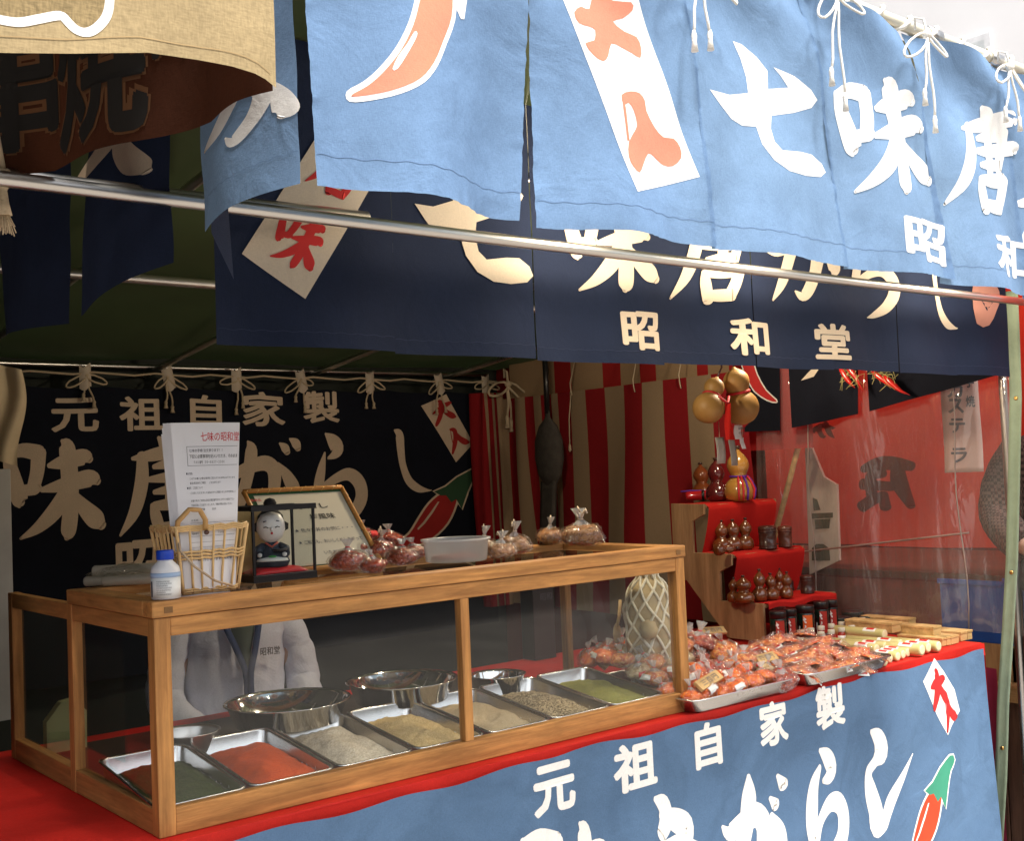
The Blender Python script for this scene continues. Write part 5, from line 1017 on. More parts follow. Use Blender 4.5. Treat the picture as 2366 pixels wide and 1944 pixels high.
# flat red packets in the second tray
pk_ = thing('flat_packet', 'flat clear packet of red and pink sweets with a red-edged card', 'packet', (0, 0, 0), 'flat packets in the second tray')
MB().grid(lambda u, v: Vector((-.05 + .10 * u, -.035 + .07 * v, .004 + .012 * math.sin(u * math.pi) ** .5 * math.sin(v * math.pi) ** .5 + .004 * noise.noise((u * 6, v * 6, 2)))), 14, 12).build('contents', nugget('pink_red_mix', (.55, .03, .01), (.88, .36, .12), 90), pk_, local=True)
MB().grid(lambda u, v: Vector((-.060 + .12 * u, -.042 + .084 * v, .007 + .018 * max(0, math.sin(u * math.pi)) ** .5 * max(0, math.sin(v * math.pi)) ** .5 + .016 * noise.noise((u * 5.3, v * 5.1, 5)) + .006 * noise.noise((u * 17, v * 17, 5)))), 12, 9, False).build('film', M_bag, pk_, local=True)
MB().box((-.024, -.0425, .012), (.024, -.012, .0132), Matrix.Rotation(R(20), 4, 'X')).build('card', M_stickw, pk_, local=True); MB().box((-.016, -.0365, .0137), (.016, -.020, .0142), Matrix.Rotation(R(20), 4, 'X')).build('card_mark', M_stick, pk_, local=True)
x0, x1, y0, y1 = TR[1]; first = True
for row in range(5):
    for c in range(5):
        loc = (x0 + .06 + c * (x1 - x0 - .11) / 4 + rnd.uniform(-.01, .01), y0 + .045 + row * .066, CT + .014 + .013 * row + rnd.uniform(0, .016)); rot = (rnd.uniform(-.3, .7), rnd.uniform(-.45, .45), rnd.uniform(-1.4, 1.4))
        plab = 'flat clear packet of red sweets, ' + ORD[c] + ' from left in packet row ' + ORD[row] + ' from front'
        if first: pk_['label'] = plab; pk_.location = loc; pk_.rotation_euler = rot; first = False
        else: dup(pk_, loc, rot, rnd.uniform(.8, 1.0), plab)
# wooden price tags stuck in the heap
for k, (x, y, w_, lab, tx) in enumerate(((1300, 1405, .13, 'wooden price tag lying far left in the sweets heap', '三百円'), (1470, 1297, .11, 'wooden price tag standing behind the sweets heap beside the stand', '五百円'), (1580, 1352, .09, 'pale wooden price tag in the middle of the sweets heap', '四百円'), (1462, 1398, .12, 'long wooden price tag lying on the bags by the case post', '三百円'), (1255, 1365, .12, 'wooden price tag seen through the case glass at right', '二百円'))):
    q = PD(x, y, 2, CT + .085) if k in (1, 2, 3) else PD(x, y, 0, 1.64); g_ = thing('price_tag', lab, 'price tag', (q.x, q.y, CT + .075)); ORIG[g_.name] = Vector(); g_.rotation_euler = (R(-50), R(8 - 5 * k), R(12 * (k - 2)))
    MB().box((-w_ / 2, -.005, -.016), (w_ / 2, .005, .016)).build('plate', M_boxwood, g_, .001, local=True)
    printed('price_lettering', g_, M_ink, fit([typeset(tx, .01)], -w_ * .36, -.009, w_ * .7, .018), lambda a_, b_, off: Vector((a_, -.0052 - off, b_)), 0, .0004)
# ================================================================== stepped stand with gourds
def ZS(z): return CAM.z + (z - CAM.z) * .957
def YS(y): return CAM.y + (y - CAM.y) * .957
SX0, SX1 = 2.525, 2.975
stand = thing('stepped_stand', 'stepped plywood stand with red cloth shelves on the counter', 'display stand', (SX0, .556, CT))
outl = [(1.131, 1.392), (.955, 1.389), (.956, 1.348), (1.019, 1.319), (1.021, 1.192), (.823, 1.191), (.826, 1.147), (.887, 1.119), (.889, 1.004), (.679, 1.004), (.679, .86), (.86, .86), (1.064, 1.078), (1.131, 1.078)]
outl = [(YS(y), max(ZS(z), CT + .002)) for y, z in outl]
MB().prism(outl, 0, SX0, SX0 + .012).build('side_panel', M_ply, stand, .001); MB().prism(outl, 0, SX1 - .012, SX1).build('side_panel', M_ply, stand, .001)
z_hi, z_mid, z_lo = ZS(1.389), ZS(1.191), ZS(1.004)
for zt, ya, yb in ((z_hi, YS(.955), YS(1.131)), (z_mid, YS(.823), YS(1.03)), (z_lo, YS(.679), YS(.9))):
    box('shelf', (SX0 + .013, ya - .002, zt - .016), (SX1 - .013, yb, zt - .004), M_ply, stand)
def step(ya, zt, yb, zb, k):
    """red cloth: lies on the shelf, turns over its edge and falls to the shelf below"""
    def f(u, v):
        x = SX0 + .016 + (SX1 - SX0 - .032) * u
        if v < .35: return Vector((x, yb - (yb - ya) * v / .35, zt + .0005 + .001 * math.sin(u * 20)))
        t = (v - .35) / .65
        return Vector((x, ya - .012 + .022 * min(1, t * 4) * 0 + (YD[k] - ya) * t ** 1.5 + .006 * math.sin(u * 9 + k) * t, zt - .006 - (zt - zb - .008) * t))
    MB().grid(f, 30, 24).build('shelf_cloth', M_redcloth, stand)
YD = [YS(1.00), YS(.875), YS(.70)]
step(YS(.953), z_hi, YS(1.12), z_mid, 0); step(YS(.821), z_mid, YS(1.0), z_lo, 1)
MB().grid(lambda u, v: Vector((SX0 + .016 + (SX1 - SX0 - .032) * u, YS(.677) - .012 + (.20 * v if v < .999 else .2), z_lo + .0008)) if v > .15 else Vector((SX0 + .016 + (SX1 - SX0 - .032) * u, YS(.677) - .012, z_lo - .022 + .006 * math.sin(u * 12) + .15 * v)), 30, 20).build('shelf_cloth', M_redcloth, stand)
z8 = lambda x, y: (1580 + x / 3.945, 1060 + y / 3.945)
GP = [(0, 0), (.30, .0), (.46, .06), (.50, .18), (.44, .32), (.28, .42), (.22, .46), (.30, .54), (.37, .64), (.34, .75), (.21, .86), (.08, .93), (.055, 1.0), (0, 1.005)]
def gourd(name, label, px, py, hpx, zt, mat, fat=1.0, group=None, cat='gourd'):
    q = P(*z8(px, py), 2, zt); h = 1.1 * hpx / 3.945 * (AX.z * (q.x - CAM.x) + AY.z * (q.y - CAM.y) + AZ.z * (q.z - CAM.z)) / F
    prof = [(r_ * h * fat, z * h) for r_, z in GP]
    y = q.y + .5 * h * fat * .8
    o = thing(name, label, cat, (q.x, y, zt + .002), group); vr = random.Random(int(px * 7 + py)); o.rotation_euler = (vr.uniform(-.05, .05), vr.uniform(-.06, .06), vr.uniform(0, 6)); o.scale = (vr.uniform(.9, 1.1), vr.uniform(.9, 1.1), vr.uniform(.93, 1.06))
    MB().lathe(prof, n=22).build('body', mat, o, local=True); MB().lathe([(.06 * h, -.0), (.065 * h, .05 * h), (.03 * h, .06 * h), (0, .06 * h)], (0, 0, .97 * h), 10).build('stopper', M_darkwood, o, local=True)
    if cat == 'gourd' : MB().lathe([(.232 * h * fat, .445 * h), (.245 * h * fat, .46 * h), (.232 * h * fat, .475 * h)], n=18).build('waist_ring', mat, o, local=True, recalc=False)
    return o, h
def inside(y_lo): return y_lo
M_orangeg = M('orange_varnished_gourd', (.22, .055, .016), .3, var=.2, vs=20, coat=.4); M_darkg = M('dark_red_lacquer', (.10, .012, .012), .18, var=.15, coat=.7, spec=.6); M_goldg = M('golden_varnished_gourd', (.42, .21, .045), .22, var=.2, vs=14, coat=.6)
gourd('bottle_gourd', 'small orange-brown gourd bottle at the left of the top shelf', 235, 375, 285, z_hi, M_orangeg, .62)
gourd('bottle_gourd', 'dark red lacquered gourd bottle in the middle of the top shelf', 375, 395, 360, z_hi, M_darkg, .55)
bg_, hb = gourd('bottle_gourd', 'largest golden gourd bottle with red and purple cord on the top shelf', 595, 390, 440, z_hi, M_goldg, .56)
M_purple = M('purple_cord', (.10, .02, .28), .6); M_redcord = M('red_cord', (.5, .02, .03), .6)
MB().tube([Vector((.155 * hb * math.cos(t), .155 * hb * math.sin(t), .455 * hb)) for t in [2 * math.pi * k / 16 for k in range(17)]], .004, 6).build('cord', M_purple, bg_, local=True)
for k, (an, mt_) in enumerate(((-2.2, M_redcord), (-1.9, M_purple), (-1.3, M_redcord), (-.9, M_purple), (-2.5, M_redcord))):
    MB().tube([Vector((math.cos(an) * r_ * hb, math.sin(an) * r_ * hb, z * hb)) for r_, z in ((.17, .455), (.24, .36), (.30, .22), (.285, .10), (.26, .02))], .0042, 6).build('cord_tail', mt_, bg_, local=True)
bg_.rotation_euler = (0, 0, 0)
q = P(*z8(150, 392), 2, z_hi); rl = thing('lacquer_bottle', 'shiny red lacquered bottle lying on the front of the top shelf', 'bottle', (q.x + .02, q.y + .015, z_hi + .024)); rl.rotation_euler = (0, R(90), R(-50))
MB().lathe([(0, -.062), (.016, -.06), (.019, -.05), (.020, -.01), (.022, .02), (.018, .045), (.008, .055), (.008, .065), (0, .066)], n=20).build('body', M('red_lacquer', (.5, .015, .02), .15, coat=.8), rl, local=True); MB().lathe([(.0222, .005), (.0228, .008), (.0228, .014), (.0222, .017)], n=20).build('band', M_blacklac, rl, local=True, recalc=False)
MB().tube([(-.02, -.015, -.08), (-.022, .0, -.04), (-.02, .012, 0), (-.02, .01, .06)], .0035, 6).build('cord', M_purple, rl, local=True)
gl_ = 'brown gourds on the middle shelf'
gourd('bottle_gourd', 'brown gourd standing behind the three on the middle shelf', 470, 800, 235, z_mid, M_gourd, .55); gourd('bottle_gourd', 'second brown gourd at the back of the middle shelf', 570, 792, 235, z_mid, M_gourd, .55)
for px, lab in ((400, 'left'), (512, 'middle'), (618, 'right')): gourd('bottle_gourd', lab + ' of the three glossy brown gourds on the middle shelf', px, 850 - (px - 400) * .06, 262, z_mid, M_gourd, .6)
q = P(*z8(420, 885), 2, z_mid); lg = thing('bottle_gourd', 'brown gourd lying on its side on the middle shelf', 'gourd', (q.x, q.y + .018, z_mid + .024)); lg.rotation_euler = (0, R(90), R(-12))
MB().lathe([(r_ * .085, (z - .5) * .10) for r_, z in GP], n=20, sx=.55, sy=.55).build('body', M_gourd, lg, local=True)
MB().lathe([(.0, 0), (.006, .001), (.006, .014), (0, .015)], (0, 0, .048), 10).build('stopper', M_darkwood, lg, local=True)
def jar(name, label, px, py, wpx, hpx, zt, mat, cat='jar', rings=3, dy=0):
    q = P(*z8(px, py), 2, zt); d_ = (AX.z * (q.x - CAM.x) + AY.z * (q.y - CAM.y) + AZ.z * (q.z - CAM.z)); r_ = wpx / 3.945 * d_ / F / 2; h = hpx / 3.945 * d_ / F
    o = thing(name, label, cat, (q.x, q.y + r_ * .7 + dy, zt + .002)); prof = [(0, 0), (r_ * .92, 0), (r_, .03 * h)]
    prof += [(r_, .08 * h), (r_ * .95, .10 * h), (r_, .13 * h), (r_, .18 * h), (r_ * .94, .2 * h), (r_ * .96, .66 * h), (r_, .70 * h)]
    MB().lathe(prof + [(r_ * .9, .705 * h), (0, .705 * h)], n=26).build('body', mat, o, local=True)
    MB().lathe([(r_ * 1.02, .715 * h), (r_ * 1.03, .76 * h), (r_ * .97, .78 * h), (r_ * 1.02, .80 * h), (r_ * 1.02, .9 * h), (r_ * .9, .97 * h), (r_ * .5, h), (0, h)], n=26).build('lid', mat, o, local=True)
    return o
M_cherry = M('reddish_lathe_wood', (.11, .035, .02), .3, var=.3, vs=25, coat=.3)
jar('wooden_jar', 'dark ringed wooden jar on the middle shelf', 815, 830, 165, 215, z_mid, M_darkwood); jar('wooden_jar', 'reddish ringed wooden jar at the right end of the middle shelf', 965, 812, 130, 195, z_mid, M_cherry)
for px, py, hp_, fat, lab in ((495, 1318, 212, .56, 'leftmost glossy brown gourd on the lowest shelf'), (615, 1328, 238, .74, 'fattest glossy brown gourd on the lowest shelf'), (740, 1310, 250, .54, 'third glossy brown gourd from the left on the lowest shelf'), (852, 1298, 232, .56, 'fourth glossy brown gourd from the left on the lowest shelf'), (980, 1282, 222, .6, 'rightmost glossy brown gourd on the lowest shelf')): gourd('bottle_gourd', lab, px, py, hp_, z_lo, M_gourd, fat)
q = P(*z8(812, 1240), 2, z_lo); o_, h_ = gourd('bottle_gourd', 'brown gourd half hidden behind the fourth one on the lowest shelf', 808, 1250, 200, z_lo, M_gourd, .55)
gourd('bottle_gourd', 'brown gourd at the back left of the lowest shelf', 560, 1262, 215, z_lo, M_gourd, .52); gourd('bottle_gourd', 'brown gourd at the back right of the lowest shelf', 915, 1240, 205, z_lo, M_gourd, .52); gourd('bottle_gourd', 'brown gourd at the back middle of the lowest shelf', 680, 1256, 210, z_lo, M_gourd, .5)
jar('wooden_jar', 'stubby dark red ringed jar at the right end of the lowest shelf', 1165, 1235, 125, 165, z_lo, M_darkwood); j1 = jar('wooden_jar', 'dark ringed jar at the bottom of the two-jar stack', 1040, 1215, 110, 150, z_lo, M_darkwood, dy=.03)
j2 = jar('wooden_jar', 'dark ringed jar stacked on another jar on the lowest shelf', 1040, 1215, 112, 155, z_lo, M_darkwood, dy=.03); j2.location.z = z_lo + .002 + 150 / 3.945 * 4.1 / F + .001
# tea-canister row in front of the stand
M_can = M('black_green_tin', (.008, .02, .014), .25, var=.2, coat=.4); M_canred = M('tin_red_label', (.38, .03, .02), .4); M_canor = M('tin_orange_label', (.65, .11, .02), .45)
def canister(label, px, wpx, zpx, red=True):
    q = P(*z8(px, 1640), 2, CT + .004); yv = YS(.62); q = P(*z8(px, 1500), 1, yv); d_ = AX.z * (q.x - CAM.x) + AY.z * (q.y - CAM.y) + AZ.z * (q.z - CAM.z); r_ = wpx / 3.945 * d_ / F / 2; zt = P(*z8(px, zpx), 1, yv).z; h = zt - CT - .004
    o = thing('spice_tin', label, 'tin', (q.x, yv, CT + .003)); ORIG[o.name] = Vector()
    MB().lathe([(0, 0), (r_, 0), (r_, h * .78), (r_ * .98, h * .79), (0, h * .79)], n=24).build('body', M_can, o, local=True); MB().lathe([(r_ * 1.02, h * .79), (r_ * 1.03, h * .97), (r_ * .97, h), (0, h)], n=24).build('lid', M_blacklac, o, local=True)
    pf = lambda a_, b_, off: Vector((math.cos(R(-168) + a_ / r_) * (r_ + off), math.sin(R(-168) + a_ / r_) * (r_ + off), b_))
    printed('tin_label', o, M_canor if px == 1110 else M_canred, [poly([(r_ * .15, h * .12), (r_ * 1.25, h * .12), (r_ * 1.25, h * .74), (r_ * .15, h * .74)])], pf, .005, .0005)
    printed('tin_lettering', o, M_stickw, fit(brush('し') , -r_ * .35, h * .12, r_ * .5, h * .3), pf, .005, .0012); printed('tin_lettering', o, M_stickw, fit(brush('ら'), r_ * .2, h * .15, r_ * .5, h * .3) + fit(brush('七'), r_ * .15, h * .5, r_ * .4, h * .2), pf, .005, .0012)
for px, wp, zp, lab in ((860, 150, 1388, 'first dark green tin from the left below the stand'), (972, 118, 1368, 'second dark tin from the left below the stand'), (1110, 165, 1335, 'dark tin with a bright orange label below the stand'), (1258, 130, 1300, 'fourth dark tin below the stand, pink lettering'), (1352, 110, 1285, 'rightmost tall dark tin below the stand')): canister(lab, px, wp, zp)
for k, (px, py, lab) in enumerate(((2000, 1418, 'low black tub with orange label behind the glass shakers'), (2040, 1428, 'flat black lid-like tub right of the orange-labelled one'), (1972, 1432, 'small black tub nearest the tins'))):
    q = P(px, py, 2, CT + .05); o = thing('black_tub', lab, 'tub', (q.x, q.y + .06, CT + .002)); MB().lathe([(0, 0), (.040, 0), (.042, .03), (.042, .05), (.039, .054), (0, .055)], n=22).build('body', M_blacklac, o, local=True); MB().lathe([(.0432, .036), (.0436, .037), (.0436, .050), (.0432, .051)], n=22).build('rim', M_can, o, local=True, recalc=False)
    if k == 0: MB().grid(lambda u, v: Vector((math.cos(R(-70) + .6 * u) * .0428, math.sin(R(-70) + .6 * u) * .0428, .006 + .026 * v)), 6, 1).build('label', M_canor, o, local=True, recalc=False)
# glass shakers with pale caps
M_shk = M('red_spice_jar', (.30, .03, .015), .2, coat=.7, var=.3, vs=60); M_cap = M('pale_metal_cap', (.55, .52, .42), .4, var=.1)
sh = None
for k in range(14):
    row, c = k % 2, k // 2; q = P(*z6(760 + c * 62 + row * 22, 250 - c * 13 - row * 34 + 14), 2, CT + .045)
    loc = (q.x, q.y + row * .015, CT + .003); slab = 'small red spice shaker with pale cap, ' + ORD[c] + ' from left in the ' + ('front', 'back')[row] + ' shaker row'
    if sh is None:
        sh = thing('spice_shaker', slab, 'shaker', loc, 'rows of small spice shakers'); MB().lathe([(0, 0), (.013, 0), (.0135, .003), (.0135, .036), (.011, .042), (.0105, .044)], n=16).build('glass', M_shk, sh, local=True); MB().lathe([(.0125, .043), (.0128, .044), (.0128, .056), (.0115, .058), (0, .058)], n=16).build('cap', M_cap, sh, local=True)
        MB().lathe([(.0138, .012), (.0138, .030)], n=16).build('label', M_stickw, sh, local=True, recalc=False)
    else: dup(sh, loc, label=slab)
# bamboo tubes
M_bamlab = M('red_white_label', (.6, .2, .16), .6)
def bamboo(label, px, py, z, r_, ln, group=None):
    q = P(*z6(px, py), 2, z); o = thing('bamboo_tube', label, 'bamboo tube', (q.x, q.y, z), group); o.rotation_euler = (R(90), 0, R(180 + rnd.uniform(-6, 6)))
    MB().lathe([(r_ * .9, 0), (r_ * .98, .001), (r_, .004), (r_ * .98, ln * .5), (r_, ln), (r_ * .9, ln + .001), (0, ln + .001)], n=20, mat=Matrix.Scale(1, 4)).build('tube', M_bamboo, o, local=True); MB().lathe([(0, -.0015), (r_ * .6, -.0016), (r_ * .9, -.0006), (r_ * .9, .0)], n=20).build('cut_end', M_bamboocut, o, local=True)
    MB().grid(lambda u, v: Vector((math.cos(.5 + 1.9 * u) * r_ * 1.015, -math.sin(.5 + 1.9 * u) * r_ * -1.015, .03 + .05 * v)), 10, 2).build('label', M_stickw, o, local=True, recalc=False); MB().grid(lambda u, v: Vector((math.cos(.9 + .9 * u) * r_ * 1.03, math.sin(.9 + .9 * u) * r_ * 1.03, .038 + .03 * v)), 8, 2).build('label_mark', M_stick, o, local=True, recalc=False)
    return o
names = ['first', 'second', 'third', 'fourth', 'fifth', 'sixth', 'seventh', 'eighth', 'ninth', 'tenth', 'eleventh', 'twelfth', 'thirteenth']
for k, (px, py, z, r_) in enumerate(((1065, 300, .905, .017), (1222, 318, .905, .018), (1275, 305, .905, .019), (1365, 290, .908, .019), (1270, 228, .925, .0185), (1497, 322, .905, .019), (1535, 308, .903, .017), (1597, 300, .903, .018))):
    bamboo(('end tube at the left of the bamboo row', 'second tube of the bamboo row from the left', 'third tube of the bamboo row from the left', 'large labelled bamboo tube in the middle of the row', 'bamboo tube lying on top of the row', 'thick bamboo tube right of the gap in the row', 'slim bamboo tube second from the right in the row', 'bamboo tube at the right end of the row')[k], px, py, z, r_, .20)
for k, (px, py) in enumerate(((1272, 392), (1302, 374), (1350, 362), (1382, 350), (1410, 338))):
    bamboo('short bamboo tube, ' + names[k] + ' from the left of the front cluster at the counter edge', px, py, CT + .016, .0155, .07)
# wooden pencil-type boxes
def wbox(label, px, py, z, w_, h_, ln):
    q = P(*z6(px, py), 2, z); o = thing('wooden_box', label, 'box', (q.x, q.y, z)); o.rotation_euler = (0, 0, R(rnd.uniform(-4, 4)))
    MB().box((-w_ / 2, 0, 0), (w_ / 2, ln, h_ * .72)).build('body', M_boxwood, o, .0015, local=True); MB().box((-w_ / 2 - .002, -.002, h_ * .73), (w_ / 2 + .002, ln + .002, h_)).build('lid', M_boxwood, o, .0015, local=True)
for k, (px, py, z, w_, h_, ln, lab) in enumerate(((1345, 215, .918, .058, .036, .20, 'pale wooden box on top of the pile by the black tubs'), (1440, 180, .905, .05, .032, .2, 'pale wooden box behind the pile, farthest back'), (1590, 235, .910, .052, .034, .20, 'pale wooden box lying across the smaller boxes'), (1635, 298, CT + .002, .034, .030, .17, 'first small wooden box left in the front box row'), (1662, 293, CT + .002, .030, .030, .17, 'second small wooden box in the front box row'), (1688, 288, CT + .002, .030, .030, .17, 'third small wooden box in the front box row'), (1708, 282, CT + .002, .028, .030, .17, 'fourth small wooden box in the front box row'), (1752, 266, CT + .002, .045, .034, .18, 'larger wooden box right of the front box row'), (1788, 258, CT + .002, .030, .034, .18, 'wooden box at the right end of the counter'))): wbox(lab, px, py, z, w_, h_, ln)
# ------------------------------------------------------------------ hanging gourds
YG = .55
def hang(label, top, mid_, rt, rb, waist):
    a_, b_ = PD(*top, 1, YG), PD(*mid_, 1, YG); d_ = AX.z * (b_.x - CAM.x) + AY.z * (b_.y - CAM.y) + AZ.z * (b_.z - CAM.z); sc = K * d_ / F; rt, rb = rt * sc, rb * sc
    o = thing('hanging_gourd', label, 'gourd', (b_.x, YG, b_.z - rb))
    H = (a_.z - b_.z); prof = []
    for k in range(41):
        z = -rb + (H + rb + rt * 1.15) * k / 40; r1 = math.sqrt(max(0, rb * rb - z * z)); r2 = math.sqrt(max(0, rt * rt - (z - H) ** 2)); zz = z / H
        wst = waist * sc if 0 < zz < 1 else 0; prof.append((max(r1, r2, wst, .006 if z > H else 0), z))
    for _ in range(1): prof = [prof[0]] + [((prof[i - 1][0] + 2 * prof[i][0] + prof[i + 1][0]) / 4, prof[i][1]) for i in range(1, 40)] + [prof[-1]]
    tl_ = Matrix.Rotation(math.atan2(a_.x - b_.x, H), 4, 'Y')
    MB().lathe(prof, b_, 28, tl_).build('body', M_rawgourd, o)
    zc = rb * .86; MB().lathe([(waist * sc + .003, zc - .005), (waist * sc + .007, zc), (waist * sc + .003, zc + .005)], b_, 24, tl_).build('red_cord', M_redcord, o, recalc=False)
    MB().tube([b_ + tl_ @ Vector((0, 0, H + rt)), b_ + tl_ @ Vector((.01, 0, H + rt + .05)), Vector((b_.x + .06, YG, 2.35))], .004, 6).build('hanging_string', M_darkwood, o); return o, b_, rb
g1, c1, r1 = hang('left of the two dry gourds hanging by red cord over the stand', (1475, 795), (1462, 842), 21, 33, 17); g2, c2, r2 = hang('right, rounder dry gourd hanging by red cord over the stand', (1519, 787), (1529, 841), 27, 37, 22)
tz = PD(1494, 845, 1, YG - .04); ts = thing('red_tassel', 'red cloth strip hanging between the two dry gourds', 'ribbon', tz)
MB().grid(lambda u, v: tz + Vector((-.012 - .008 * v + (.024 + .020 * v) * u, -.02 + .008 * math.sin(u * 7 + v * 3), .02 - .13 * v)), 10, 12).build('strip', M_redcloth, ts); MB().tube([tz + Vector((-.03, .0, .045)), tz + Vector((0, -.02, .02)), tz + Vector((.03, 0, .045))], .005, 6).build('knot_cord', M_redcord, ts)
for k, (x, y, w_, h_, mt_, lab) in enumerate(((1524, 892, 26, 32, M_paper, 'white price slip with print under the right dry gourd'), (1533, 915, 14, 26, M_paper, 'small white tag hanging lowest right below the dry gourds'), (1512, 930, 22, 70, M('grey_tag', (.30, .28, .25), .6), 'grey plastic tag hanging below the dry gourds'), (1486, 930, 30, 60, M('clear_tag_bag', (.55, .53, .48), .3, trl=.3), 'crumpled clear packet hanging below the dry gourds'))):
    q = PD(x, y, 1, YG + .01 + .012 * k); a_, b_ = w_ * .0016, h_ * .0016; o = thing('hanging_tag', lab, 'tag', q)
    MB().grid(lambda u, v: q + Vector((-a_ / 2 + a_ * u, .006 * math.sin(v * 3 + k), b_ / 2 - b_ * v)), 4, 6).build('card', mt_, o, solid=.0008); MB().tube([q + Vector((0, 0, b_ / 2)), q + Vector((0, 0, b_ / 2 + .06))], .0012, 5).build('string', M_rope2, o)
    if k == 0: printed('print_line', o, M_ink, fit([typeset('福瓢箪', .01)], q.x - a_ * .4, q.z + b_ * .15, a_ * .8, b_ * .2) + fit([typeset('千円', .01)], q.x - a_ * .4, q.z - b_ * .2, a_ * .8, b_ * .2), lambda u, v, off: Vector((u, q.y - .012 - off, v)), 0, .0005)
# dark covered paddle-shaped bundle hanging on the striped curtain
q = PD(1133, 930, 0, 2.86); fb = thing('hanging_bundle', 'dark grey round bundle with long tail hanging in front of the striped curtain', 'bundle', q); M_grey = M('dark_grey_net', (.055, .048, .042), .8, var=.25, vs=30, bump=.3, bs=90)
MB().lathe([(0, -.18), (.05, -.17), (.10, -.12), (.125, -.04), (.12, .05), (.08, .12), (.025, .16), (.018, .2), (0, .2)], q, 22, sx=.4, sy=.75).build('round_body', M_grey, fb); MB().tube([q + Vector((0, 0, .18)), q + Vector((0, 0, .5))], .014, 8).build('neck', M_blacklac, fb)
MB().grid(lambda u, v: q + Vector((-.02, -.05 + .10 * u + .05 * v, -.15 - .5 * v)), 6, 12).build('tail', M_grey, fb, solid=.02)
MB().tube([q + Vector((0, 0, .5)), q + Vector((.05, 0, .75)), q + Vector((.02, .02, .78)), q + Vector((.0, .0, .7))], .004, 6).build('hook', M_steel, fb)
# cream padded bundle behind the right pane with wooden spoon
q = P(1500, 1440, 0, 1.60); pm = thing('padded_bundle', 'cream bundle in pale diamond netting seen through the right end of the case', 'bundle', q)
M_pad = M('cream_quilting', (.46, .35, .19), .7, var=.2, vs=14)
def padr(an, v):
    z = -.17 + .33 * v; w0 = .050 + .016 * math.sin(v * 2.9 + .3) - .034 * max(0, (v - .76) / .2) ** 2 + .030 * max(0, (v - .93) / .07)
    return w0 * (1 + .22 * noise.noise((math.cos(an) * 1.4, math.sin(an) * 1.4, z * 11))), z
def pad(u, v):
    r_, z = padr(u * 6.283, v); return q + Vector((r_ * math.cos(u * 6.283), r_ * math.sin(u * 6.283), z))
MB().grid(pad, 48, 40).build('body', M_pad, pm)
M_net = M('white_foam_net', (.74, .68, .54), .6, var=.06)
for dr in (-1, 1):
    for k in range(9):
        pts = []
        for j in range(37):
            v = j / 36; an = k * 6.283 / 9 + dr * v * 3.4 + .22 * noise.noise((k * 3.1, v * 4, dr)); r_, z = padr(an, v); r_ *= 1.04; pts.append(q + Vector((r_ * math.cos(an), r_ * math.sin(an), z)))
        MB().tube(pts, .0042, 6).build('net_strand', M_net, pm)
MB().lathe([(0, -.03), (.022, -.022), (.028, 0), (.02, .022), (0, .03)], q + Vector((-.05, -.045, -.01)), 14).build('knot', M_pad, pm)
sp_ = P(1425, 1450, 0, 1.57); sp = thing('wooden_spatula', 'small wooden spatula hanging beside the cream netted bundle', 'spatula', sp_); MB().tube([sp_ + Vector((.02, 0, .08)), sp_ + Vector((.012, 0, .03)), sp_], .005, 8).build('handle', M_boxwood, sp); MB().lathe([(0, -.05), (.012, -.045), (.017, -.02), (.014, .0), (.005, .012), (0, .013)], sp_, 14, sy=.3).build('blade', M_boxwood, sp)

# ================================================================== right end: clear sheet, binding, neighbour's stall
YV0 = P(2345, 780, 0, XR).y; 
vin = thing('clear_sheet', 'creased clear vinyl sheet hanging at the right end of the stall', 'vinyl sheet', (XR + .03, .4, .9))
def vy(y, z): return XR + .035 + .018 * math.sin(y * 17 + z * 1.3) + .008 * noise.noise((y * 9, z * 3, 7)) + .004 * noise.noise((y * 30, z * 5, 3)) + .012 * max(0, .12 - abs(noise.noise((y * 7, z * .8, 11)))) / .12
MB().grid(lambda u, v: (lambda y, z: Vector((vy(y, z), y, z)))(YV0 + .02 + (.98 - YV0) * u, .90 + 1.2 * v), 90, 70).build('sheet', M_vinyl, vin, recalc=False)
for y in (.075, .74): MB().tube([Vector((vy(y, z / 10) - .006, y + .01 * math.sin(z), z / 10)) for z in range(9, 22)], .0025, 6).build('welded_seam', M('milky_seam', (.5, .42, .38), .4, trl=.4), vin)
MB().tube([Vector((vy(y / 20, 1.36) - .004, y / 20, P(1900 - 0, 1225, 0, XR).z - .006 * y)) for y in range(1, 19)], .004, 6).build('crease', M('milky_crease', (.45, .30, .26), .4, trl=.4), vin)
M_bind = M('pale_green_binding', (.30, .38, .27), .5, var=.12, vs=20, trl=.2)
bpts = [(2088, 600), (2092, 700), (2096, 820), (2092, 1000), (2088, 1160), (2080, 1300), (2070, 1450), (2066, 1600), (2058, 1736), (2050, 1850)]
bnd = thing('green_binding_strip', 'pale green eyeleted binding strip down the right edge', 'binding', PD(2085, 1200, 0, XR))
bl_ = [PD(x, y, 0, XR - .0) for x, y in bpts]
def bf(u, v):
    k = v * (len(bl_) - 1); i = min(int(k), len(bl_) - 2); q = bl_[i].lerp(bl_[i + 1], k - i); return q + Vector((.004 * math.sin(u * 3), .022 - .044 * u, 0))
MB().grid(bf, 4, 80).build('strip', M_bind, bnd, solid=.002)
for y in (822, 1182, 1545):
    k = [i for i, p_ in enumerate(bpts) if p_[1] <= y][-1]; f_ = (y - bpts[k][1]) / (bpts[k + 1][1] - bpts[k][1]); q = bl_[k].lerp(bl_[k + 1], f_)
    MB().lathe([(.004, -.003), (.0075, -.003), (.0075, 0), (.004, .002)], q, 14, Matrix.Rotation(R(-90), 4, 'Y')).build('eyelet', M('brass', (.6, .36, .12), .3, metal=1), bnd)
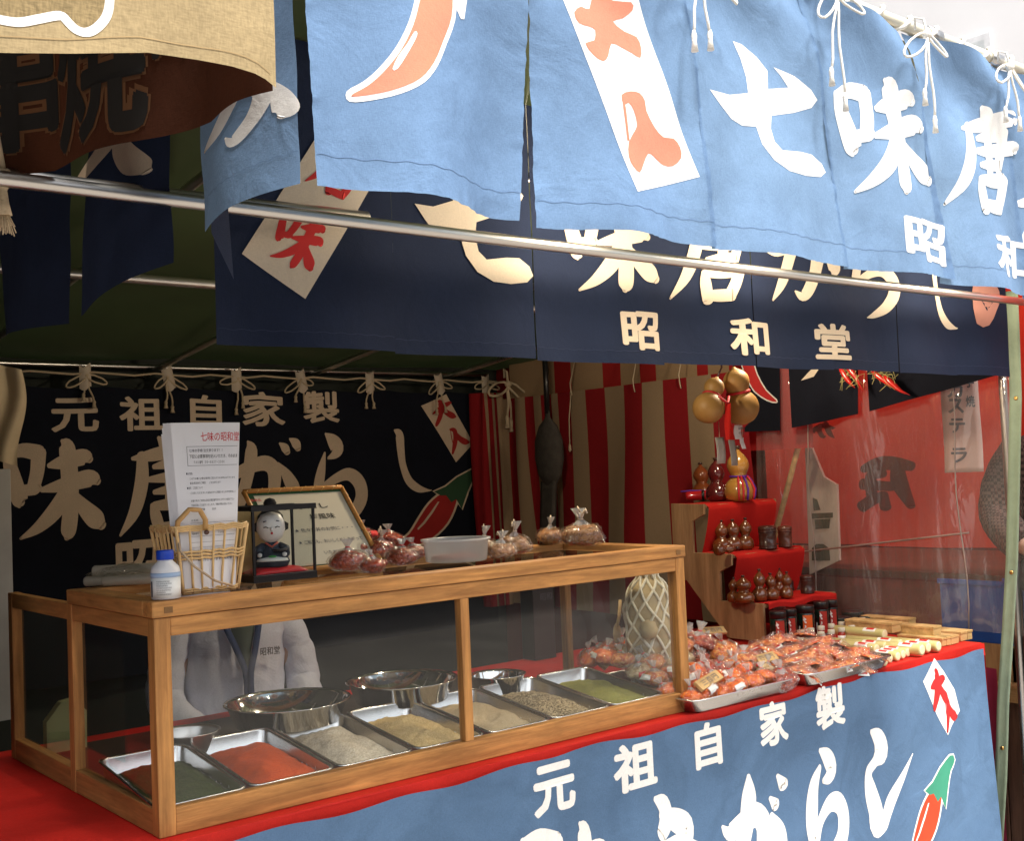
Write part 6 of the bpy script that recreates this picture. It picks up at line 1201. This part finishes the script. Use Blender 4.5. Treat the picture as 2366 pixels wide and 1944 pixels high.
# front right post behind the strip
pipe('metal_pipe', 'upright steel post at the right front corner of the stall', (XR + .07, -.10, 0), (XR + .07, -.10, 2.5), .016)
# string of red chillies with straw
chs = thing('chilli_garland', 'garland of long red chillies and straw under the navy curtain at right', 'garland', P(2010, 870, 0, XR - .06))
for a_, b_, c_ in (((940, 60), (985, 150), (1030, 190)), ((1120, 80), (1180, 150), (1345, 232)), ((960, 40), (1030, 100), (1075, 210)), ((1200, 120), (1260, 190), (1320, 225))):
    p0, p1, p2 = [P(*zk(*t_), 0, XR - .06) for t_ in (a_, b_, c_)]; MB().tube([p0.lerp(p1, k / 5).lerp(p1.lerp(p2, k / 5), k / 5) for k in range(6)], [.006, .011, .012, .010, .006, .001], 8).build('chilli', M('glossy_chilli_red', (.55, .02, .015), .25, coat=.5), chs)
mb = MB(); r2_ = random.Random(3)
for k in range(40):
    s0 = P(*zk(r2_.choice((1000, 1180)) + r2_.uniform(-30, 40), r2_.uniform(70, 130)), 0, XR - .065); mb.tube([s0, s0 + Vector((r2_.uniform(-.02, .02), r2_.uniform(-.04, .04), r2_.uniform(-.03, .02))), s0 + Vector((0, r2_.uniform(-.05, .05), r2_.uniform(-.06, -.01)))], .0012, 4)
mb.build('straw', M('straw', (.45, .40, .16), .7), chs)['kind'] = 'stuff'
# neighbour's red cloth wall with a dark brush mark
XN = 3.75
rw = thing('red_cloth_wall', "next stall's red cloth wall with dark brushed characters behind the clear sheet", 'cloth wall', (XN, .8, 1.2))
def prw(y, z, off): return Vector((XN + .03 * math.sin(y * 7) + .015 * math.sin(y * 19 + z) - off, y, z))
zb_ = P(2050, 1262, 0, XN).z
panel(rw, M_redneigh, prw, lambda u, z: -.9 + 3.6 * u, lambda u: zb_, 2.5, 90, 20)
PAR[0] = rw
def trn(pts): return [(lambda q: (q.y, q.z))(P(*zk(*p), 0, XN)) for p in pts]
M_darkred = M('dark_brush_print', (.20, .022, .015), .9, trl=.3)
trg('鷹', trn([(1390, 560), (1040, 600), (1020, 900), (1390, 930)]), M_darkred, prw); trg('か', trn([(900, 380), (770, 380), (770, 480), (900, 480)]), M_darkred, prw)
# hanging paper sign
sg_ = thing('paper_sign', 'white paper strip with brushed katakana hanging behind the clear sheet', 'paper sign', P(2225, 960, 0, 3.30)); XP = 3.30
quad = [P(*zk(*t_), 0, XP) for t_ in ((1520, 110), (1735, 110), (1768, 670), (1545, 678))]
def psg(a_, b_, off): q = (quad[3] * (1 - a_) + quad[2] * a_) * (1 - b_) + (quad[0] * (1 - a_) + quad[1] * a_) * b_; return q + Vector((-off + .004 * math.sin(b_ * 6), 0, 0))
MB().grid(lambda u, v: psg(u, v, 0), 6, 20).build('paper', M('pinkish_paper', (.72, .55, .50), .8, var=.05, trl=.3), sg_, solid=.0006)
for ch, b_ in (('カ', .76), ('ス', .60), ('テ', .40), ('ラ', .10)): printed('lettering', sg_, M_ink, fit(bolded(ch, .03), .18, b_, .42, .15), psg, .1, .002)
for ch, b_ in (('手', .86), ('焼', .66)): printed('lettering', sg_, M_ink, fit(bolded(ch, .03), .66, b_, .24, .12), psg, .1, .002)
# pale appliance with dark drawing, partly seen (white pillar panel)
wp = thing('display_board', 'white board with dark printed shapes seen through the clear sheet beside the stand', 'board', P(1905, 1180, 0, 3.4))
def pwp(pts): return [(lambda q: (q.y, q.z))(P(*zk(*p), 0, 3.4)) for p in pts]
MB().prism(pwp([(765, 400), (775, 520), (850, 700), (925, 745), (940, 1180), (770, 1260), (745, 560), (740, 410)]), 0, 3.4, 3.415).build('board', M('off_white_board', (.55, .46, .38), .6), wp)
for pts in ([(785, 910), (905, 905), (905, 935), (785, 940)], [(800, 945), (890, 940), (885, 995), (805, 1000)], [(785, 1110), (810, 1085), (850, 1085), (885, 1110), (890, 1180), (785, 1180)], [(790, 820), (815, 830), (835, 890), (795, 895)]): printed('printed_shape', wp, M('dark_olive_print', (.06, .055, .03), .8), [poly(pwp(pts))], lambda a_, b_, off: Vector((3.4 - off, a_, b_)), 0, .002)
# tilted wooden pole
pa, pb_ = P(*zk(735, 410), 0, 3.2), P(*zk(580, 1000), 0, 3.2); pipe('wooden_pole', 'thin tilted wooden pole leaning behind the stand', pb_ + (pb_ - pa) * .8, pa + (pa - pb_) * .6, .012, M_boxwood)
# neighbour's tables, crates
nt_ = thing('side_table', "next stall's dark wooden table with orange edge at the right", 'table', (3.9, .4, 0)); tz_ = P(2330, 1325, 0, 3.6).z
box('table_top', (3.5, -.55, tz_ - .03), (4.6, 1.9, tz_), M('dark_table_wood', (.09, .035, .022), .5, var=.3), nt_); box('orange_edge', (3.493, -.55, tz_ - .028), (3.499, .12, tz_ - .002), M('orange_board', (.62, .14, .03), .5), nt_)
for x, y in ((3.55, -.5), (4.5, -.5), (3.55, 1.8), (4.5, 1.8)): box('leg', (x, y, 0), (x + .05, y + .05, tz_ - .031), M_darkwood, nt_)
MB().grid(lambda u, v: Vector((3.52 + .01 * math.sin(u * 30), -.5 + 2.3 * u, .08 + (tz_ - .12) * v)), 60, 4).build('table_skirt', M('dark_red_brown_skirt', (.24, .07, .05), .8, var=.2), nt_)
M_blue = M('blue_crate_plastic', (.02, .07, .30), .4, var=.1)
for k, (px, py, sx, sz, lab) in enumerate(((2265, 1420, .34, .22, 'blue plastic crate seen through the clear sheet at right'), (2352, 1425, .10, .24, 'blue plastic tub edge at the right border'))):
    q = P(px, py, 0, 3.35); o = thing('plastic_crate', lab, 'crate', (3.42, q.y, q.z - sz / 2)); ya = q.y - sx / 2
    for n_, lo, hi in (('wall', (3.36, ya, 0), (3.375, ya + sx, sz)), ('wall', (3.47, ya, 0), (3.485, ya + sx, sz)), ('wall', (3.3755, ya, 0), (3.4695, ya + .012, sz)), ('wall', (3.3755, ya + sx - .012, 0), (3.4695, ya + sx, sz)), ('rim', (3.352, ya - .006, sz), (3.36, ya + sx + .006, sz + .02)), ('base', (3.3755, ya + .0125, .001), (3.4695, ya + sx - .0125, .012))):
        box(n_, (lo[0], lo[1], lo[2] + q.z - sz / 2), (hi[0], hi[1], hi[2] + q.z - sz / 2), M_blue, o)
    st_ = tag(box('crate_trestle', (3.36, ya + .01, 0.001), (3.48, ya + sx - .01, q.z - sz / 2 - .001), M_ply), ('plywood trestle under the blue crate', 'plywood trestle under the blue tub edge')[k], 'trestle')
ws = thing('wooden_boards', 'weathered plank front behind the green strip at lower right', 'planks', (3.3, .2, 0)); zt_ = P(2330, 1600, 0, 3.3).z
box('top_board', (3.26, -.35, zt_ - .03), (3.34, .6, zt_ + .03), WOOD('pale_plank', (.30, .17, .07), (.46, .28, .13), 'Y', .7), ws)
for k in range(9): box('plank', (3.29 + .003 * (k % 2), -.35 + .105 * k, .02), (3.31 + .003 * (k % 2), -.35 + .105 * k + .100, zt_ - .031), WOOD('dark_plank_%d' % k, (.06 + .01 * (k % 3), .03, .02), (.13, .07, .045), 'Z', .7), ws)
mg = tag(MB().grid(lambda u, v: Vector((3.10 + .012 * math.sin(u * 16), -.02 + .5 * u, .05 + .72 * v)), 24, 6).build('magenta_cloth', M('magenta_cotton', (.35, .03, .08), .9, trl=.1)), 'magenta cloth hanging below the counter end', 'cloth')
# ================================================================== people
def skin_body(name, joints, edges, radii, mat, parent, root=0, sub=2):
    me = bpy.data.meshes.new(name); me.from_pydata([Vector(j) for j in joints], edges, []); o = bpy.data.objects.new(name, me); COL.objects.link(o); o.parent = parent
    md = o.modifiers.new('skin', 'SKIN'); md.use_smooth_shade = True; sb = o.modifiers.new('sub', 'SUBSURF'); sb.levels = sb.render_levels = sub
    for i, r_ in enumerate(radii): o.data.skin_vertices[0].data[i].radius = r_ if hasattr(r_, '__len__') else (r_, r_)
    for i in range(len(joints)): o.data.skin_vertices[0].data[i].use_root = (i == root)
    me.materials.append(mat); return o
def seated(name, label, loc, rz, coat_mat, trim_mat, pants_mat, hair_mat, sc=1.0, coat_text=None, check=False):
    t = thing(name, label, 'person', loc); t.rotation_euler = (0, 0, rz); t.scale = (sc * (1 if check else .86), sc, sc); ORIG[t.name] = Vector()
    J = [(0, 0, .50), (0, 0, .62), (0, -.01, .80), (0, .0, .92), (0, .0, .985), (0, -.015, 1.06), (0, -.02, 1.13), (0, -.015, 1.18),
         (-.17, 0, .90), (-.24, -.03, .68), (-.17, -.22, .58), (-.12, -.29, .575), (.17, 0, .90), (.24, -.03, .68), (.17, -.22, .58), (.12, -.29, .575),
         (-.10, 0, .49), (-.12, -.42, .47), (-.12, -.42, .08), (-.12, -.54, .05), (.10, 0, .49), (.12, -.42, .47), (.12, -.42, .08), (.12, -.54, .05)]
    E_ = [(0, 1), (1, 2), (2, 3), (3, 4), (4, 5), (5, 6), (6, 7), (3, 8), (8, 9), (9, 10), (10, 11), (3, 12), (12, 13), (13, 14), (14, 15), (0, 16), (16, 17), (17, 18), (18, 19), (0, 20), (20, 21), (21, 22), (22, 23)]
    rad = [(.15, .11), (.145, .10), (.15, .105), (.10, .08), (.05, .05), (.075, .085), (.082, .095), (.05, .06)] + [.055, .043, .034, .03] * 2 + [.08, .062, .045, .035] * 2
    skin_body('body', J, E_, rad, M_skin, t)
    # hands
    for sg in (-1, 1):
        hb_ = Vector((sg * .115, -.305, .572)); hj = [hb_, hb_ + Vector((-sg * .01, -.045, -.004))]; he = [(0, 1)]; hr = [.024, .026]
        for f in range(4):
            b_ = hb_ + Vector((sg * (-.026 + .016 * f), -.07, 0)); k = len(hj); ln = (.052, .062, .058, .045)[f]
            hj += [b_, b_ + Vector((0, -ln * .5, -.012)), b_ + Vector((0, -ln * .8, -.036))]; he += [(1, k), (k, k + 1), (k + 1, k + 2)]; hr += [.0095, .0085, .0075]
        k = len(hj); hj += [hb_ + Vector((-sg * .032, -.025, 0)), hb_ + Vector((-sg * .046, -.055, -.01))]; he += [(0, k), (k, k + 1)]; hr += [.0105, .0085]
        skin_body('hand', hj, he, hr, M_skin, t, sub=1)
    # face
    for sg in (-1, 1):
        MB().lathe([(0, -.006), (.007, -.004), (.008, 0), (.007, .004), (0, .006)], (sg * .030, -.112, 1.115), 10, sx=1.3).build('eye', M_black, t, local=True)
        MB().lathe([(0, -.025), (.012, -.02), (.016, 0), (.01, .022), (0, .026)], (sg * .086, -.01, 1.105), 10, sx=.5).build('ear', M_skin, t, local=True)
    MB().tube([(0, -.112, 1.12), (0, -.128, 1.09), (0, -.112, 1.08)], [.007, .012, .008], 8).build('nose', M_skin, t, local=True); MB().tube([(-.022, -.104, 1.05), (0, -.112, 1.048), (.022, -.104, 1.05)], [.003, .006, .003], 6).build('mouth', M_redprint, t, local=True)
    MB().grid(lambda u, v: (lambda th, ph: Vector((.095 * math.cos(th) * math.cos(ph), -.012 + .112 * math.sin(th) * math.cos(ph), 1.115 + .118 * math.sin(ph) + .004 * noise.noise((th * 3, ph * 3, 0)))))(u * 6.283, (.05 - .9 * max(0, math.sin(u * 6.283)) + .5 * max(0, -math.sin(u * 6.283))) + v * (1.57 - (.05 - .9 * max(0, math.sin(u * 6.283)) + .5 * max(0, -math.sin(u * 6.283))))) if True else 0, 30, 12).build('hair', hair_mat, t, local=True)
    # coat: lofted torso with soft folds, open V with trim, sleeves
    sec = [(.44, .205, .16), (.52, .205, .165), (.62, .185, .14), (.74, .185, .135), (.84, .195, .13), (.90, .205, .12), (.945, .185, .105), (.972, .10, .08), (.985, .072, .07)]
    def coat(u, v):
        k = v * (len(sec) - 1); i = min(int(k), len(sec) - 2); f = k - i; z, a_, b_ = [sec[i][c] + (sec[i + 1][c] - sec[i][c]) * f for c in range(3)]; th = u * 6.283
        w_ = 1 if check else 1 + .035 * noise.noise((math.cos(th) * 5, math.sin(th) * 5, z * 5)) - .07 * abs(noise.noise((math.cos(th) * 6 + z * 9, math.sin(th) * 6, z * 7)))
        return Vector((a_ * math.cos(th) * w_, b_ * math.sin(th) * w_, z))
    MB().grid(coat, 72, 48).build('coat', coat_mat, t, local=True)
    for sg in (-1, 1):
        pts = [Vector((sg * .165, 0, .905)), Vector((sg * .225, -.015, .80)), Vector((sg * .245, -.03, .69)), Vector((sg * .22, -.12, .63)), Vector((sg * .175, -.21, .585))]
        c = smooth_stroke([tuple(p) for p in pts], 8); mbs = MB().tube([Vector(p) for p in c], .062, 28)
        for vq in mbs.v[:len(c) * 28]:
            ax_ = min((Vector(p) for p in c), key=lambda p: (p - vq).length_squared); vq += (vq - ax_) * (-(.08 if check else .24) * abs(noise.noise((vq.x * 14 * sg + vq.z * 9, vq.y * 14, vq.z * 22))) + .05)
        mbs.build('sleeve', coat_mat, t, local=True)
        if not check:
            lap = [(sg * .075, -.070, .958), (sg * .060, -.112, .90), (sg * .030, -.150, .82), (sg * .006, -.165, .74), (sg * .012, -.172, .62), (sg * .016, -.19, .48)]
            c = smooth_stroke(lap, 5); mb = MB(); vs_ = []
            for p in c: vs_ += [(p[0] - .011, p[1] - .004, p[2]), (p[0] + .011, p[1] - .004 - .002 * sg, p[2])]
            mb.add(vs_, [(2 * i, 2 * i + 1, 2 * i + 3, 2 * i + 2) for i in range(len(c) - 1)], True); mb.build('collar_band', trim_mat, t, local=True, solid=.004)
    if not check: MB().grid(lambda u, v: Vector(((-.058 + .116 * u) * (1 - v * .85), -.105 - .045 * v - .012 * math.sin(u * 3.14), .945 - .18 * v)), 8, 8).build('undershirt', M('dark_green_undershirt', (.07, .085, .07), .9), t, local=True)
    if coat_text: printed('coat_lettering', t, M_black, fit([typeset(coat_text, .015)], .048, .80, .07, .024), lambda a_, b_, off: Vector((a_, -.150 - off - (.02 if a_ < .06 else 0) * 0, b_)), 0, .004)
    for sg in (-1, 1): MB().tube([Vector((sg * .10, -.02, .49)), Vector((sg * .115, -.2, .485)), Vector((sg * .12, -.42, .47)), Vector((sg * .12, -.43, .28)), Vector((sg * .12, -.42, .09))], [.10, .09, .078, .068, .062], 14).build('trouser_leg', pants_mat, t, local=True)
    for sg in (-1, 1): MB().lathe([(.045, 0), (.05, .012), (.046, .05), (.02, .07), (0, .072)], (sg * .12, -.47, .002), 14, sx=.95, sy=2.0).build('shoe', M_blacklac, t, local=True)
    st_ = thing('stool', 'plain wooden stool under the ' + ('shopkeeper in grey' if not check else 'neighbour in the checked shirt'), 'stool', loc); st_.rotation_euler = (0, 0, rz); st_.scale = (sc,) * 3
    MB().box((-.17, -.16, .375), (.17, .17, .405)).build('seat', M_ply, st_, .004, local=True)
    for x in (-.14, .11):
        for y in (-.13, .11): MB().box((x, y, 0), (x + .03, y + .03, .374)).build('leg', M_ply, st_, local=True)
    return t
M_coat = CLOTH('grey_lilac_cotton', (.68, .69, .79), var=.06, trl=.1, wrinkle=.7); M_trim = M('navy_trim', (.03, .045, .11), .85); M_pants = M('dark_trousers', (.03, .03, .035), .9)
qs = P(575, 1500, 1, 1.22)
seated('person', 'seated person in a pale grey coat with navy edging behind the glass case', (qs.x, 1.34, .16), R(-10), M_coat, M_trim, M_pants, M_black, 1.06, '昭和堂')
box_ = tag(box('floor_platform', (-.4, 1.08, 0.001), (2.6, 2.6, .158), M_ply), 'low plywood platform on the stall floor behind the counter', 'platform')
M_check, tch, outc = nodes('dark_check_shirt')
tcn = tch.nodes.new("ShaderNodeTexCoord"); ck = tch.nodes.new("ShaderNodeTexChecker"); ck.inputs['Scale'].default_value = 90; ck.inputs[1].default_value = (.03, .022, .02, 1); ck.inputs[2].default_value = (.12, .085, .075, 1); L(tch, tcn.outputs['Object'], ck.inputs[0])
pbs = tch.nodes.new("ShaderNodeBsdfPrincipled"); pbs.inputs['Roughness'].default_value = .9; L(tch, ck.outputs[0], pbs.inputs['Base Color']); L(tch, pbs.outputs[0], outc.inputs[0])
qn = P(2450, 1120, 0, 3.62)
seated('person', 'person in a dark checked shirt at the right border behind the clear sheet', (qn.x, qn.y - .05, qn.z - .78 * 1.12), R(-60), M_check, M_trim, M_pants, M_black, 1.12, None, True)
pl_ = tag(box('stool_block', (qn.x - .3, qn.y - .55, .001), (qn.x + .4, qn.y + .3, max(.003, qn.z - .78 * 1.12 - .002)), M_ply), 'plywood block under the neighbour in the checked shirt', 'block')
# ================================================================== left edge odds and ends
q = P(14, 1150, 1, 1.5); tag(MB().box((q.x - .06, 1.47, CT), (P(20, 1200, 1, 1.5).x, 1.53, P(10, 1100, 1, 1.5).z + .02)).build('white_post', M('white_painted_wood', (.36, .36, .35), .6), bevel=.002), 'white square post at the left edge in front of the back banner', 'post')
q = P(15, 960, 1, 1.45); cc = tag(MB().grid(lambda u, v: q + Vector((-.09 + .135 * u + .015 * math.sin(v * 5), .012 * math.sin(u * 12 + v * 3), .145 - .29 * v + .01 * math.sin(u * 4))), 20, 24).build('hanging_cloth', M('cream_cotton_cloth', (.55, .45, .30), .9, trl=.2)), 'cream cloth hanging at the left edge', 'cloth')
dk = thing('dark_box', 'tall black carton with white lettering standing behind the case', 'carton', (P(1235, 1450, 1, 1.02).x, 1.0, CT)); ORIG[dk.name] = Vector()
MB().box((-.045, -.03, .002), (.055, .04, .40)).build('carton', M_blacklac, dk, .003, local=True)
for k in range(3): printed('carton_lettering', dk, M_ink if k == 2 else M('grey_letter_%d' % k, (.4, .4, .4), .7), fit([typeset(('七味', '唐辛子', '昭和')[k], .0)], -.01, .30 - .045 * k, .055, .026), lambda a_, b_, off: Vector((a_, -.03 - off, b_)), 0, .001)
# ================================================================== beyond, upper right
bld = thing('pale_building', 'bleached pale building across the street at the top right', 'building', (16, 4, 0)); M_bw = M('pale_render', (.88, .87, .86), .9, var=.03, vs=.8)
box('wall', (14, 1, 0), (15, 13, 12), M_bw, bld, 0); box('cornice', (13.7, .9, 12.001), (15.2, 13.1, 12.4), M_bw, bld, 0)
for yy in range(6):
    for zz in range(3):
        y_ = 1.6 + yy * 1.9; z_ = 2.6 + zz * 3.1; fr0 = box('window', (13.95, y_, z_), (13.999, y_ + 1.1, z_ + 1.5), M('pale_frame_%d%d' % (yy, zz), (.8, .8, .8), .5), bld, 0); box('pane', (13.94, y_ + .08, z_ + .08), (13.949, y_ + 1.02, z_ + 1.42), M_glass, fr0, 0)
# ================================================================== across the street, behind the viewer
opp = thing('opposite_building', 'long low shaded shop row across the street facing the stall', 'building', (4, -10, 0)); M_ob = M('brown_render', (.22, .19, .16), .9, var=.15, vs=.6)
box('wall', (-16, -11, 0), (26, -10, 3.2), M_ob, opp, 0); box('roof_eave', (-16.5, -11.2, 3.201), (26.5, -9.3, 3.4), M_darkwood, opp, 0)
M_opg = M('dark_shop_glass', (.03, .035, .04), .15)
for k in range(14):
    box('shop_front', (-15 + k * 2.9, -9.999, .3), (-15 + k * 2.9 + 2.3, -9.95, 2.5), M_opg, opp, 0); box('awning', (-15.2 + k * 2.9, -9.94, 2.6), (-15.2 + k * 2.9 + 2.6, -8.9, 2.75), M('shop_awning_%d' % k, ((.3, .06, .05), (.5, .45, .35), (.06, .1, .2))[k % 3], .8), opp, 0)
# ================================================================== lamps in the stall
M_em, te, oe = nodes('lamp_glow'); em = te.nodes.new("ShaderNodeEmission"); em.inputs[0].default_value = (1, .82, .56, 1); em.inputs[1].default_value = 40; L(te, em.outputs[0], oe.inputs[0])
for k, (p, pw_, lab) in enumerate(((Vector((.92, -.46, 2.20)), 4.6, 'bare warm bulb behind the blue curtain at left'), (Vector((1.55, -.46, 2.20)), 5.0, 'bare warm bulb behind the blue curtain at mid stall'), (Vector((2.45, -.46, 2.20)), 4.6, 'bare warm bulb behind the blue curtain at right'), (Vector((1.3, .45, 2.12)), 12, 'bare warm bulb hanging under the roof over the case'), (Vector((2.55, .5, 2.1)), 5, 'bare warm bulb hanging over the stepped stand'))):
    o = thing('light_bulb', lab, 'light bulb', p)
    MB().lathe([(0, -.045), (.02, -.04), (.03, -.02), (.028, 0), (.016, .022), (.014, .03)], p, 18).build('bulb', M_em, o); MB().lathe([(.016, .03), (.017, .06), (.006, .068), (0, .068)], p, 14).build('socket', M_blacklac, o); MB().tube([p + Vector((0, 0, .066)), Vector((p.x, p.y, 2.42))], .004, 6).build('cord', M_blacklac, o)
    if not pw_: continue
    ld = bpy.data.lights.new('bulb_light', 'POINT'); ld.energy = pw_; ld.color = (1, .83, .60); ld.shadow_soft_size = .04; lo = bpy.data.objects.new('bulb_light', ld); COL.objects.link(lo); lo.location = p + Vector((0, 0, -.08))
